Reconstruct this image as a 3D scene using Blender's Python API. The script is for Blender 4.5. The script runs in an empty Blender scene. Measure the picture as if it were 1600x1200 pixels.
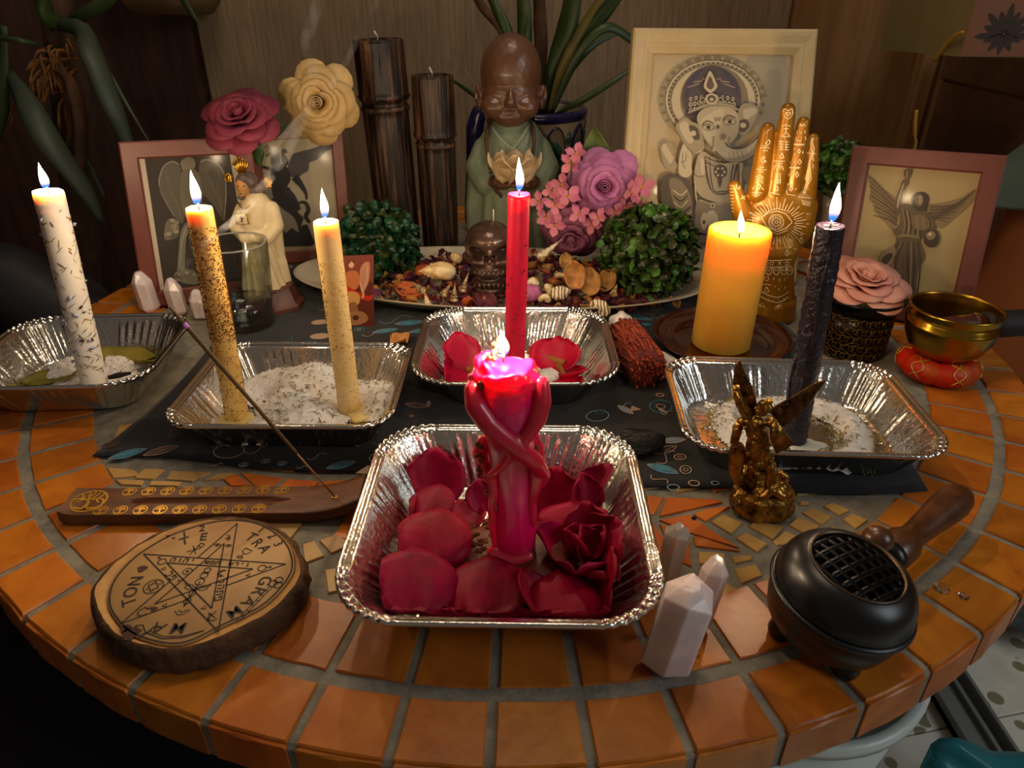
import bpy, bmesh, math, random
import numpy as np
from mathutils import Vector, Matrix, Euler
from mathutils.bvhtree import BVHTree
from mathutils import noise as mnoise

SC = bpy.context.scene
COL = SC.collection
PI = math.pi
random.seed(11)
rnd = random.Random(5)

# ------------------------------------------------------------------ camera
CAM_H, CAM_F, PITCH = 0.345, 1100.0, math.radians(29.5)
cam_d = bpy.data.cameras.new('camera')
cam = bpy.data.objects.new('camera', cam_d)
COL.objects.link(cam)
cam.location = (0, 0, CAM_H)
cam.rotation_euler = (PI / 2 - PITCH, 0, 0)
cam_d.sensor_width = 36.0
cam_d.lens = CAM_F / 1600.0 * 36.0
cam_d.clip_start = 0.02
cam_d.dof.use_dof = True
cam_d.dof.focus_distance = 0.60
cam_d.dof.aperture_fstop = 13.0
SC.camera = cam

# ------------------------------------------------------------------ world, room light, exposure
world = bpy.data.worlds.new('room_air')
SC.world = world
world.use_nodes = True
world.node_tree.nodes['Background'].inputs[0].default_value = (0.62, 0.50, 0.40, 1)
world.node_tree.nodes['Background'].inputs[1].default_value = 0.085
SC.view_settings.view_transform = 'Standard'
SC.view_settings.look = 'None'
SC.view_settings.gamma = 1.0
SC.view_settings.use_curve_mapping = False
SC.view_settings.exposure = 0.8
SC.cycles.transparent_max_bounces = 32

def area_light(name, loc, target, size, power, col, size_y=None):
  l = bpy.data.lights.new(name, 'AREA')
  l.energy = power
  l.color = col
  l.shape = 'RECTANGLE'
  l.size = size
  l.size_y = size_y or size
  o = bpy.data.objects.new(name, l)
  COL.objects.link(o)
  o.location = loc
  d = Vector(target) - Vector(loc)
  o.rotation_euler = d.to_track_quat('-Z', 'Y').to_euler()
  return o

area_light('window_daylight', (1.75, -0.45, 0.95), (0.65, 0.5, -0.3), 0.8, 7.0, (0.84, 0.94, 1.0), 1.0)
area_light('warm_fill', (0.0, 0.75, 1.65), (0.0, 1.35, 0.2), 0.5, 3.4, (1.0, 0.80, 0.58))  # added warm fill that brightens the table and back wall, not a known lamp
FLAME_W = 0.36     # watts of one candle flame

# ------------------------------------------------------------------ helpers: camera geometry to place things on known planes
_c, _s = math.cos(PITCH), math.sin(PITCH)

def ray(px, py):
  x = (px - 800) / CAM_F
  y = -(py - 600) / CAM_F
  return np.array([x, _c + y * _s, -_s + y * _c])

def g(px, py, z=0.0):
  d = ray(px, py)
  t = (z - CAM_H) / d[2]
  return np.array([d[0] * t, d[1] * t, z])

def v(px, py, Y):
  d = ray(px, py)
  t = Y / d[1]
  return np.array([d[0] * t, Y, CAM_H + d[2] * t])

def onp(px, py, o, n):
  """point of the plane through o with normal n seen in that direction"""
  d = ray(px, py)
  c0 = np.array([0, 0, CAM_H])
  t = np.dot(np.array(o) - c0, n) / np.dot(d, n)
  return c0 + d * t

def depth(p):
  w = np.array(p) - np.array([0, 0, CAM_H])
  return w[1] * _c - w[2] * _s

def pxm(p):
  """metres per photo pixel at the point p"""
  return depth(p) / CAM_F

# ------------------------------------------------------------------ helpers: materials
def lin(h):
  h = h.lstrip('#')
  r = [int(h[i:i + 2], 16) / 255 for i in (0, 2, 4)]
  return tuple((c / 12.92 if c <= 0.04045 else ((c + 0.055) / 1.055) ** 2.4) for c in r) + (1,)

def C(c):
  return lin(c) if isinstance(c, str) else tuple(c) + ((1,) if len(c) == 3 else ())

def nd(nt, typ, **kw):
  n = nt.nodes.new(typ)
  for k, val in kw.items():
    if hasattr(n, k):
      setattr(n, k, val)
    else:
      n.inputs[k.replace('_', ' ')].default_value = val
  return n

def mat(name, col, rough=0.5, metal=0.0, col2=None, scale=40.0, stretch=(1, 1, 1), ramp=(0.35, 0.65), bump=0.0, bscale=None,
    sss=0.0, sssr=None, vary=0.0, trans=0.0, ior=None, coat=0.0, sheen=0.0, spec=None, detail=4.0, attr=None, dist=0.0):
  m = bpy.data.materials.new(name)
  m.use_nodes = True
  nt = m.node_tree
  b = nt.nodes['Principled BSDF']
  L = nt.links
  b.inputs['Roughness'].default_value = rough
  b.inputs['Metallic'].default_value = metal
  if spec is not None:
    b.inputs['Specular IOR Level'].default_value = spec
  if ior:
    b.inputs['IOR'].default_value = ior
  if trans:
    b.inputs['Transmission Weight'].default_value = trans
  if coat:
    b.inputs['Coat Weight'].default_value = coat
    b.inputs['Coat Roughness'].default_value = 0.12
  if sheen:
    b.inputs['Sheen Weight'].default_value = sheen
  if sss:
    b.inputs['Subsurface Weight'].default_value = sss
    b.inputs['Subsurface Radius'].default_value = sssr or (1, 0.4, 0.2)
    b.inputs['Subsurface Scale'].default_value = 0.01
  out = None
  tc = nd(nt, 'ShaderNodeTexCoord')
  mp = nd(nt, 'ShaderNodeMapping')
  mp.inputs['Scale'].default_value = stretch
  L.new(tc.outputs['Object'], mp.inputs['Vector'])
  if col2 is not None:
    no = nd(nt, 'ShaderNodeTexNoise', Scale=scale, Detail=detail, Roughness=0.6, Distortion=dist)
    L.new(mp.outputs[0], no.inputs['Vector'])
    r = nd(nt, 'ShaderNodeValToRGB')
    r.color_ramp.elements[0].position, r.color_ramp.elements[1].position = ramp
    r.color_ramp.elements[0].color = C(col)
    r.color_ramp.elements[1].color = C(col2)
    L.new(no.outputs['Fac'], r.inputs[0])
    out = r.outputs[0]
  else:
    rgb = nd(nt, 'ShaderNodeRGB')
    rgb.outputs[0].default_value = C(col)
    out = rgb.outputs[0]
  if attr:
    a = nd(nt, 'ShaderNodeVertexColor', layer_name=attr)
    mx = nd(nt, 'ShaderNodeMix', data_type='RGBA', blend_type='MULTIPLY')
    mx.inputs['Factor'].default_value = 1.0
    L.new(out, mx.inputs['A'])
    L.new(a.outputs[0], mx.inputs['B'])
    out = mx.outputs['Result']
  if vary:
    oi = nd(nt, 'ShaderNodeObjectInfo')
    mr = nd(nt, 'ShaderNodeMapRange')
    mr.inputs['To Min'].default_value = 1 - vary
    mr.inputs['To Max'].default_value = 1 + vary
    L.new(oi.outputs['Random'], mr.inputs['Value'])
    hs = nd(nt, 'ShaderNodeHueSaturation')
    L.new(mr.outputs[0], hs.inputs['Value'])
    mr2 = nd(nt, 'ShaderNodeMapRange')
    mr2.inputs['To Min'].default_value = 0.5 - vary * 0.035
    mr2.inputs['To Max'].default_value = 0.5 + vary * 0.035
    wn = nd(nt, 'ShaderNodeTexWhiteNoise', noise_dimensions='1D')
    L.new(oi.outputs['Random'], wn.inputs['W'])
    L.new(wn.outputs['Value'], mr2.inputs['Value'])
    L.new(mr2.outputs[0], hs.inputs['Hue'])
    L.new(out, hs.inputs['Color'])
    out = hs.outputs[0]
  L.new(out, b.inputs['Base Color'])
  if bump:
    nb = nd(nt, 'ShaderNodeTexNoise', Scale=bscale or scale, Detail=3.0)
    L.new(mp.outputs[0], nb.inputs['Vector'])
    bp = nd(nt, 'ShaderNodeBump', Strength=bump, Distance=0.002)
    L.new(nb.outputs['Fac'], bp.inputs['Height'])
    L.new(bp.outputs[0], b.inputs['Normal'])
  m.diffuse_color = C(col)
  return m

def thin_glass(name, edge, rough=.02, tint=(1, 1, 1, 1), base=.008, power=3.5):
  m = bpy.data.materials.new(name)
  m.use_nodes = True
  nt = m.node_tree
  nt.nodes.remove(nt.nodes['Principled BSDF'])
  tr = nd(nt, 'ShaderNodeBsdfTransparent')
  tr.inputs[0].default_value = tint
  gl = nd(nt, 'ShaderNodeBsdfGlossy', Roughness=rough)
  lw = nd(nt, 'ShaderNodeLayerWeight', Blend=.5)
  pw = nd(nt, 'ShaderNodeMath', operation='POWER')
  nt.links.new(lw.outputs['Facing'], pw.inputs[0])
  pw.inputs[1].default_value = power
  fz = nd(nt, 'ShaderNodeMath', operation='MULTIPLY_ADD')
  nt.links.new(pw.outputs[0], fz.inputs[0])
  fz.inputs[1].default_value = edge
  fz.inputs[2].default_value = base
  mx = nd(nt, 'ShaderNodeMixShader')
  nt.links.new(fz.outputs[0], mx.inputs[0])
  nt.links.new(tr.outputs[0], mx.inputs[1])
  nt.links.new(gl.outputs[0], mx.inputs[2])
  nt.links.new(mx.outputs[0], nt.nodes['Material Output'].inputs[0])
  return m

# ------------------------------------------------------------------ helpers: shapes -> (verts Nx3, faces)
class MB:
  """collects shapes; build() links them as ONE mesh object"""

  def __init__(self):
    self.v, self.f, self.m, self.n, self.c = [], [], [], 0, []

  def add(self, vf, m=0, col=None):
    vs, fs = vf
    vs = np.asarray(vs, float).reshape(-1, 3)
    self.v.append(vs)
    n = self.n
    self.f.extend([tuple(i + n for i in f) for f in fs])
    self.m.extend([m] * len(fs))
    self.c.extend([col or (1, 1, 1)] * len(vs))
    self.n += len(vs)
    return self

  def mesh(self, name, mats, smooth=True, off=(0, 0, 0)):
    me = bpy.data.meshes.new(name)
    vs = np.concatenate(self.v) - np.asarray(off) if self.v else np.zeros((0, 3))
    me.from_pydata([tuple(p) for p in vs], [], self.f)
    for mm in (mats if isinstance(mats, (list, tuple)) else [mats]):
      me.materials.append(mm)
    if max(self.m or [0]):
      me.polygons.foreach_set('material_index', self.m)
    if smooth:
      me.polygons.foreach_set('use_smooth', [True] * len(me.polygons))
    if any(c != (1, 1, 1) for c in self.c):
      a = me.color_attributes.new('tone', 'FLOAT_COLOR', 'POINT')
      a.data.foreach_set('color', [x for c in self.c for x in (c[0], c[1], c[2], 1.0)])
    me.update()
    return me

def origin(o):
  p = Vector((0, 0, 0))
  while o is not None:
    p += o.location
    o = o.parent
  return np.array(p)

def obj(name, shape, mats, parent=None, smooth=True, kind=None, label=None, sharp=None):
  """one mesh object; its shape is given in world metres"""
  if isinstance(shape, bpy.types.Mesh):
    me = shape
    if parent is not None:
      me.transform(Matrix.Translation(-Vector(origin(parent))))
    if not me.materials:
      for mm in (mats if isinstance(mats, (list, tuple)) else [mats]):
        me.materials.append(mm)
  else:
    if not isinstance(shape, MB):
      shape = MB().add(shape)
    me = shape.mesh(name, mats, smooth, origin(parent) if parent is not None else (0, 0, 0))
    if len(me.polygons) < 30000:
      bm = bmesh.new()
      bm.from_mesh(me)
      bmesh.ops.recalc_face_normals(bm, faces=bm.faces)
      bm.to_mesh(me)
      bm.free()
  if sharp:
    me.set_sharp_from_angle(angle=math.radians(sharp))
  o = bpy.data.objects.new(name, me)
  COL.objects.link(o)
  if parent is not None:
    o.parent = parent
  if kind:
    o['kind'] = kind
  if label:
    o['label'] = label
  return o

def tag(o, label, cat, group=None):
  o['label'] = label
  o['category'] = cat
  if group:
    o['group'] = group
  return o

def thing(name, label, cat, loc, group=None):
  o = bpy.data.objects.new(name, None)
  COL.objects.link(o)
  o.location = tuple(loc)
  o.empty_display_size = 0.02
  return tag(o, label, cat, group)

def inst(name, me, M, parent=None):
  """object sharing the mesh me; M is its world matrix"""
  o = bpy.data.objects.new(name, me)
  COL.objects.link(o)
  if parent is not None:
    o.parent = parent
    M = Matrix.Translation(-Vector(origin(parent))) @ M
  o.matrix_local = M
  return o

def rings(rs, closed=True, cap0=True, cap1=True):
  n = len(rs[0])
  vs = np.concatenate([np.asarray(r, float) for r in rs])
  fs = []
  m = n if closed else n - 1
  for i in range(len(rs) - 1):
    a, b = i * n, (i + 1) * n
    for j in range(m):
      k = (j + 1) % n
      fs.append((a + j, a + k, b + k, b + j))
  if cap0:
    fs.append(tuple(range(n - 1, -1, -1)))
  if cap1:
    o = (len(rs) - 1) * n
    fs.append(tuple(range(o, o + n)))
  return vs, fs

def frame_of(d):
  d = np.asarray(d, float)
  d = d / (np.linalg.norm(d) + 1e-12)
  a = np.array([0, 0, 1.0]) if abs(d[2]) < 0.9 else np.array([1.0, 0, 0])
  x = np.cross(a, d)
  x /= np.linalg.norm(x)
  y = np.cross(d, x)
  return x, y, d

def lathe(prof, n=32, c=(0, 0, 0), axis=(0, 0, 1), wob=None, cap=True):
  if tuple(axis) == (0, 0, 1):
    x, y, d = np.eye(3)
  else:
    x, y, d = frame_of(axis)
  rs = []
  for k, (r, z) in enumerate(prof):
    R = []
    for j in range(n):
      a = 2 * PI * j / n
      rr = r * (1 + (wob(a, z) if wob else 0))
      R.append(np.asarray(c) + x * rr * math.cos(a) + y * rr * math.sin(a) + d * z)
    rs.append(R)
  return rings(rs, True, cap, cap)

def tube(pts, rad, n=8, cap=True, flat=1.0):
  pts = [np.asarray(p, float) for p in pts]
  m = len(pts)
  if not hasattr(rad, '__len__'):
    rad = [rad] * m
  rs, x = [], None
  for i in range(m):
    t = pts[min(i + 1, m - 1)] - pts[max(i - 1, 0)]
    t /= np.linalg.norm(t) + 1e-12
    if x is None:
      x, y, _ = frame_of(t)
    else:
      x = x - t * np.dot(x, t)
      x /= np.linalg.norm(x) + 1e-12
      y = np.cross(t, x)
    rs.append([pts[i] + rad[i] * (x * math.cos(2 * PI * j / n) + flat * y * math.sin(2 * PI * j / n)) for j in range(n)])
  return rings(rs, True, cap, cap)

def box(c, s, rot=None):
  c = np.asarray(c, float)
  vs = np.array([[x, y, z] for x in (-.5, .5) for y in (-.5, .5) for z in (-.5, .5)]) * np.asarray(s, float)
  if rot is not None:
    vs = vs @ np.array(rot).T
  fs = [(0, 1, 3, 2), (4, 6, 7, 5), (0, 4, 5, 1), (2, 3, 7, 6), (0, 2, 6, 4), (1, 5, 7, 3)]
  return vs + c, fs

def bevel_box(c, s, b, rot=None):
  """box with chamfered edges: rings from bottom to top"""
  sx, sy, sz = np.asarray(s, float) / 2

  def rect(k, z):
    return [np.array(p) for p in ((-sx + b, -sy + k, z), (sx - b, -sy + k, z), (sx - k, -sy + b, z), (sx - k, sy - b, z),
                   (sx - b, sy - k, z), (-sx + b, sy - k, z), (-sx + k, sy - b, z), (-sx + k, -sy + b, z))]
  vs, fs = rings([rect(b * .9, -sz), rect(0, -sz + b), rect(0, sz - b), rect(b * .9, sz)])
  if rot is not None:
    vs = vs @ np.array(rot).T
  return vs + np.asarray(c, float), fs

def prism(poly, z0, z1, b=0.0):
  """vertical prism over a counter-clockwise 2-D polygon, top edge chamfered by b"""
  P = np.asarray(poly, float)
  A = 0.5 * np.sum(P[:, 0] * np.roll(P[:, 1], -1) - np.roll(P[:, 0], -1) * P[:, 1])
  if A < 0:
    P = P[::-1]
  r0 = np.c_[P, np.full(len(P), z0)]
  if b <= 0:
    return rings([r0, np.c_[P, np.full(len(P), z1)]])
  c = P.mean(0)
  Q = P + (c - P) / (np.linalg.norm(c - P, axis=1)[:, None] + 1e-9) * b
  return rings([r0, np.c_[P, np.full(len(P), z1 - b)], np.c_[Q, np.full(len(P), z1)]])

def smooth_loop(P, n=96):
  """closed Catmull-Rom curve through P"""
  P = np.asarray(P, float)
  m = len(P)
  out = []
  for k in range(n):
    t = k * m / n
    i = int(t)
    u = t - i
    p0, p1, p2, p3 = (P[(i + j - 1) % m] for j in range(4))
    out.append(0.5 * ((2 * p1) + (p2 - p0) * u + (2 * p0 - 5 * p1 + 4 * p2 - p3) * u * u + (3 * p1 - p0 - 3 * p2 + p3) * u ** 3))
  return np.array(out)

def smooth_path(P, n=24):
  P = [np.asarray(p, float) for p in P]
  P = np.array([2 * P[0] - P[1]] + P + [2 * P[-1] - P[-2]])
  out = []
  m = len(P) - 3
  for k in range(n):
    t = k * m / (n - 1)
    i = min(int(t), m - 1)
    u = t - i
    p0, p1, p2, p3 = P[i:i + 4]
    out.append(0.5 * ((2 * p1) + (p2 - p0) * u + (2 * p0 - 5 * p1 + 4 * p2 - p3) * u * u + (3 * p1 - p0 - 3 * p2 + p3) * u ** 3))
  return np.array(out)

def rrect(w, d, r, n=16, per=24):
  """rounded rectangle outline, n points a corner, per points a side; with outward normals and arc length"""
  pts, nor, cor = [], [], []
  for (cx, cy, a0) in ((w / 2 - r, d / 2 - r, 0), (-w / 2 + r, d / 2 - r, PI / 2), (-w / 2 + r, -d / 2 + r, PI), (w / 2 - r, -d / 2 + r, 1.5 * PI)):
    for k in range(n):
      a = a0 + PI / 2 * k / (n - 1)
      pts.append((cx + r * math.cos(a), cy + r * math.sin(a)))
      nor.append((math.cos(a), math.sin(a)))
      cor.append(math.sin(PI * k / (n - 1)))
    p = np.array(pts[-1])
    a1 = a0 + PI / 2
    q = {0: (-w / 2 + r, d / 2), 1: (-w / 2, -d / 2 + r), 2: (w / 2 - r, -d / 2), 3: (w / 2, d / 2 - r)}[round(a0 / (PI / 2))]
    for k in range(1, per):
      t = k / per
      pts.append(tuple(p * (1 - t) + np.array(q) * t))
      nor.append((math.cos(a1), math.sin(a1)))
      cor.append(0.0)
  return np.array(pts), np.array(nor), np.array(cor)

def ico(c, r, sub=2, rot=None):
  bm = bmesh.new()
  bmesh.ops.create_icosphere(bm, subdivisions=sub, radius=1.0)
  vs = np.array([x.co for x in bm.verts])
  fs = [tuple(x.index for x in f.verts) for f in bm.faces]
  bm.free()
  vs = vs * np.asarray(r if hasattr(r, '__len__') else (r, r, r))
  if rot is not None:
    vs = vs @ np.array(rot).T
  return vs + np.asarray(c, float), fs

def rotm(x=0, y=0, z=0):
  return np.array(Euler((math.radians(x), math.radians(y), math.radians(z))).to_matrix())

def cap(p0, p1, r0, r1=None, n=12):
  """capsule with a taper"""
  r1 = r0 if r1 is None else r1
  p0, p1 = np.asarray(p0, float), np.asarray(p1, float)
  x, y, d = frame_of(p1 - p0)
  rs = []
  for k in range(1, 5):
    a = PI / 2 * (1 - k / 4)
    rs.append([p0 - d * r0 * math.sin(a) + r0 * math.cos(a) * (x * math.cos(2 * PI * j / n) + y * math.sin(2 * PI * j / n)) for j in range(n)])
  for k in range(0, 4):
    a = PI / 2 * k / 4
    rs.append([p1 + d * r1 * math.sin(a) + r1 * math.cos(a) * (x * math.cos(2 * PI * j / n) + y * math.sin(2 * PI * j / n)) for j in range(n)])
  return rings(rs)

def chain(pts, rads, n=12):
  out = []
  for i in range(len(pts) - 1):
    out.append(cap(pts[i], pts[i + 1], rads[i], rads[i + 1], n))
  return out

def blob(prims, voxel=0.003, smooth=2, name='body', sculpt=None):
  """overlapping closed shapes grown together into one continuous skin"""
  b = MB()
  for p in prims:
    b.add(p)
  me = b.mesh(name + '_raw', [])
  o = bpy.data.objects.new('tmp', me)
  COL.objects.link(o)
  r = o.modifiers.new('r', 'REMESH')
  r.mode = 'VOXEL'
  r.voxel_size = voxel
  if smooth:
    s = o.modifiers.new('s', 'SMOOTH')
    s.factor = 0.5
    s.iterations = smooth
  dg = bpy.context.evaluated_depsgraph_get()
  res = bpy.data.meshes.new_from_object(o.evaluated_get(dg))
  res.name = name
  bpy.data.objects.remove(o)
  bpy.data.meshes.remove(me)
  res.materials.clear()
  if sculpt:
    co = np.empty(len(res.vertices) * 3)
    res.vertices.foreach_get('co', co)
    co = sculpt(co.reshape(-1, 3))
    res.vertices.foreach_set('co', co.ravel())
  res.polygons.foreach_set('use_smooth', [True] * len(res.polygons))
  res.update()
  return res

def dent(co, c, r, d):
  """push the points near c by the vector d, fading out at radius r (r may be per axis)"""
  q = (co - np.asarray(c)) / np.asarray(r)
  w = np.clip(1 - (q ** 2).sum(1), 0, 1) ** 1.5
  return co + w[:, None] * np.asarray(d)

def tube2d(P, w, off, up=(0, 0, 1)):
  """flat printed stroke: a strip of width w along the 3-D points P, lifted by off along up"""
  P = np.asarray(P, float)
  up = np.asarray(up, float)
  vs, fs = [], []
  m = len(P)
  for i in range(m):
    t = P[min(i + 1, m - 1)] - P[max(i - 1, 0)]
    s = np.cross(up, t)
    s /= np.linalg.norm(s) + 1e-12
    ww = w[i] if hasattr(w, '__len__') else w
    vs += [P[i] - s * ww / 2 + up * off, P[i] + s * ww / 2 + up * off]
  for i in range(m - 1):
    fs.append((2 * i, 2 * i + 1, 2 * i + 3, 2 * i + 2))
  return np.array(vs), fs

def circ(n=24, r=1.0, c=(0, 0), a0=0.0, a1=2 * PI, ry=None):
  return [(c[0] + r * math.cos(a0 + (a1 - a0) * k / n), c[1] + (ry or r) * math.sin(a0 + (a1 - a0) * k / n)) for k in range(n + 1)]

def text_mesh(body, size, fat=0.0):
  cu = bpy.data.curves.new('t', 'FONT')
  cu.body = body
  cu.size = size
  cu.offset = fat * size
  cu.align_x = 'CENTER'
  cu.align_y = 'CENTER'
  o = bpy.data.objects.new('t', cu)
  COL.objects.link(o)
  dg = bpy.context.evaluated_depsgraph_get()
  me = bpy.data.meshes.new_from_object(o.evaluated_get(dg))
  vs = np.array([x.co for x in me.vertices]) if len(me.vertices) else np.zeros((0, 3))
  fs = [tuple(p.vertices) for p in me.polygons]
  bpy.data.objects.remove(o)
  bpy.data.meshes.remove(me)
  bpy.data.curves.remove(cu)
  return vs, fs

def nz(p, s=1.0, seed=0.0):
  return mnoise.noise(Vector((p[0] * s + seed, p[1] * s + seed * 1.7, p[2] * s - seed)))

# ================================================================== materials of the setting
M = {}
M['wall'] = mat('wall_grey_brown', '#9a7f62', 0.9, col2='#82694c', scale=14, stretch=(14, 14, .8), bump=.25, bscale=60)
M['wall_warm'] = mat('wall_warm_brown', '#93693c', 0.85, col2='#7e562e', scale=6, stretch=(8, 8, .7), bump=.15, bscale=50)
M['dark_wood'] = mat('dark_brown_wood', '#543426', 0.65, col2='#3c261e', scale=9, stretch=(6, 6, .8))
M['red_wood'] = mat('reddish_brown_varnish', '#4a2b22', 0.22, col2='#38201a', scale=9, stretch=(.8, 6, 6), spec=.6)
M['dark_floor'] = mat('floor_joint', '#6d675a', 0.9)

def terrazzo():
  m = mat('terrazzo', '#e2ddce', 0.35, col2='#bdb5a2', scale=9, ramp=(.45, .75))
  nt = m.node_tree
  b = nt.nodes['Principled BSDF']
  base = b.inputs['Base Color'].links[0].from_socket
  tc = [n for n in nt.nodes if n.type == 'TEX_COORD'][0]
  vo = nd(nt, 'ShaderNodeTexVoronoi', Scale=31.0)
  nt.links.new(tc.outputs['Object'], vo.inputs['Vector'])
  cr = nd(nt, 'ShaderNodeValToRGB')
  cr.color_ramp.elements[0].position, cr.color_ramp.elements[1].position = .30, .34
  cr.color_ramp.elements[0].color, cr.color_ramp.elements[1].color = (1, 1, 1, 1), (0, 0, 0, 1)
  nt.links.new(vo.outputs['Distance'], cr.inputs[0])
  gt = nd(nt, 'ShaderNodeMath', operation='GREATER_THAN')
  sep = nd(nt, 'ShaderNodeSeparateColor')
  nt.links.new(vo.outputs['Color'], sep.inputs[0])
  nt.links.new(sep.outputs[0], gt.inputs[0])
  gt.inputs[1].default_value = .35
  mu = nd(nt, 'ShaderNodeMath', operation='MULTIPLY')
  nt.links.new(cr.outputs[0], mu.inputs[0])
  nt.links.new(gt.outputs[0], mu.inputs[1])
  mx = nd(nt, 'ShaderNodeMix', data_type='RGBA')
  nt.links.new(mu.outputs[0], mx.inputs['Factor'])
  nt.links.new(base, mx.inputs['A'])
  mx.inputs['B'].default_value = lin('#8f8468')
  nt.links.new(mx.outputs['Result'], b.inputs['Base Color'])
  return m

M['terrazzo'] = terrazzo()
FZ = -0.50

# ================================================================== floor with its tiles
fl = obj('floor', box((0, .55, FZ - .03), (4.0, 3.2, .04)), M['dark_floor'], kind='structure', smooth=False)
ang = math.atan2(.013, .067)
ux, uy = np.array([math.cos(ang), math.sin(ang)]), np.array([-math.sin(ang), math.cos(ang)])
T = .33
tile_me = MB().add(bevel_box((0, 0, -.006), (T - .0025, T - .0025, .012), .001)).mesh('tile', M['terrazzo'], False)
for i in range(-5, 6):
  for j in range(-5, 6):
    c = np.array([.617, .59]) + ux * (i + .5) * T + uy * (j + .5) * T
    if -1.9 < c[0] < 1.9 and -.95 < c[1] < 2.05:
      inst('tile', tile_me, Matrix.Translation((c[0], c[1], FZ)) @ Matrix.Rotation(ang, 4, 'Z'), fl)

# ================================================================== walls
WY = 1.52
wb = obj('wall_back', box((.0, WY + .06, .55), (3.8, .08, 2.1)), M['dark_wood'], kind='structure', smooth=False)
# grey-brown boarded part, its left edge runs down beside the dark doorway
pw = .184
obj('panel', bevel_box((-.037, WY + .012, .55), (1.14, .024, 2.1), .0015), M['wall'], wb, smooth=False)
obj('panel', bevel_box((.835, WY + .006, .55), (.60, .036, 2.1), .0015), M['wall_warm'], wb, smooth=False)
obj('wall_left', box((-1.92, .55, .55), (.06, 3.2, 2.1)), M['dark_wood'], kind='structure', smooth=False)
wr = obj('wall_right', box((1.95, .55, .55), (.06, 3.2, 2.1)), M['wall_warm'], kind='structure', smooth=False)
# wooden post of the cupboard side, in front of the wall at the right
pst = MB().add(bevel_box((.835, 1.42, .25), (.075, .05, 1.5), .006)).add(bevel_box((.772, 1.435, .25), (.03, .03, 1.5), .004))
obj('trim_1', pst, M['wall_warm'], kind='structure', smooth=False)
# metal floor track of a sliding door
d0, d1 = np.array([.59, .82]), np.array([.593, .30])
rail = MB()
for dx, w, hh in ((.0, .045, .012), (.034, .006, .022), (-.02, .005, .022), (.012, .004, .02)):
  rail.add(bevel_box((.592 + dx, .56, FZ + hh / 2), (w, 1.3, hh), .001))
M['alu_dull'] = mat('dull_aluminium', '#8d8f8a', .45, .35)
obj('trim_2', rail, M['alu_dull'], kind='structure', smooth=False)

# ================================================================== the round mosaic table
TC, TR = np.array([0.0, .741]), .527
M['grout'] = mat('grey_grout', '#8c8474', .8, col2='#6e685c', scale=60, bump=.4, bscale=300)
M['clay'] = mat('terracotta_tile', '#c4741e', .34, col2='#98480e', scale=22, ramp=(.30, .76), vary=.2, bump=.12, bscale=90, detail=6, dist=1.2, spec=.45)
M['beige_tile'] = mat('beige_stone_tile', '#c69a52', .45, col2='#a87f45', scale=30, vary=.14, bump=.12, bscale=120)
M['star_tile'] = mat('orange_stone_tile', '#c76a20', .36, col2='#b35418', scale=24, vary=.14, bump=.1, bscale=90, dist=1)
M['iron'] = mat('black_iron', '#14110f', .5, .7)
tb = thing('mosaic_table', 'round table topped with orange terracotta and beige stone mosaic in grey grout', 'table', (0, .741, FZ))
obj('table_slab', lathe([(0.001, -.032), (TR - .005, -.032), (TR + .0002, -.0300), (TR + .0002, -.0042), (TR - .0022, -.0016), (TR - .006, -.0012), (.001, -.0015)], 160,
            (0, .741, 0)), M['grout'], tb, sharp=40)
leg = MB()
for k in range(4):
  a = k * PI / 2
  p = [np.array([.36 * math.cos(a), .741 + .36 * math.sin(a), -.036]), np.array([.34 * math.cos(a), .741 + .34 * math.sin(a), FZ + .006])]
  obj('leg', tube(p, .013, 10), M['iron'], tb)

def polar(r, a):
  return (r * math.cos(a), .741 + r * math.sin(a))

def ring_tile(r0, r1, a0, a1, gap, top=.0, jit=.0015, n=4):
  """polygon of a tile between two radii and two rays, straight joints of the given width"""
  pts = []
  for k in range(n + 1):
    a = a0 + gap / r0 + (a1 - a0 - 2 * gap / r0) * k / n
    pts.append(polar(r0 + rnd.uniform(-jit, jit) * .3, a))
  for k in range(n + 1):
    a = a1 - gap / r1 - (a1 - a0 - 2 * gap / r1) * k / n
    pts.append(polar(r1 + rnd.uniform(-jit, jit) * .3, a))
  return pts

STEP = 2 * PI / 63
A0 = math.radians(-85.55)
for k in range(63):
  a0 = A0 + k * STEP + rnd.uniform(-.006, .006) * 0
  obj('tile', prism(ring_tile(.4885, TR - .0008, a0, a0 + STEP, .0028), -.004, .0004 + rnd.uniform(-.0003, .0004), .0011), M['clay'], tb, smooth=False)
  obj('tile', prism(ring_tile(.4305, .4795, a0, a0 + STEP, .0026 + rnd.uniform(-.0006, .0012)), -.004, .0003 + rnd.uniform(-.0004, .0004), .001), M['clay'], tb, smooth=False)
for k in range(63):
  a0 = A0 + k * STEP
  if math.sin(a0 + STEP / 2) < .25:
    P = ring_tile(TR - .0035, TR + .0012, a0, a0 + STEP, .0028)
    obj('edge_tile', prism(P, -.0295, -.0018, .0012), M['clay'], tb, smooth=False)

# star pieces and beige mosaic of the inner field (corner points read on the table plane)
def cropx(x0, y0, s, pts):
  return [tuple(g(x0 + s * a, y0 + s * b)[:2]) for a, b in pts]

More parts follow.
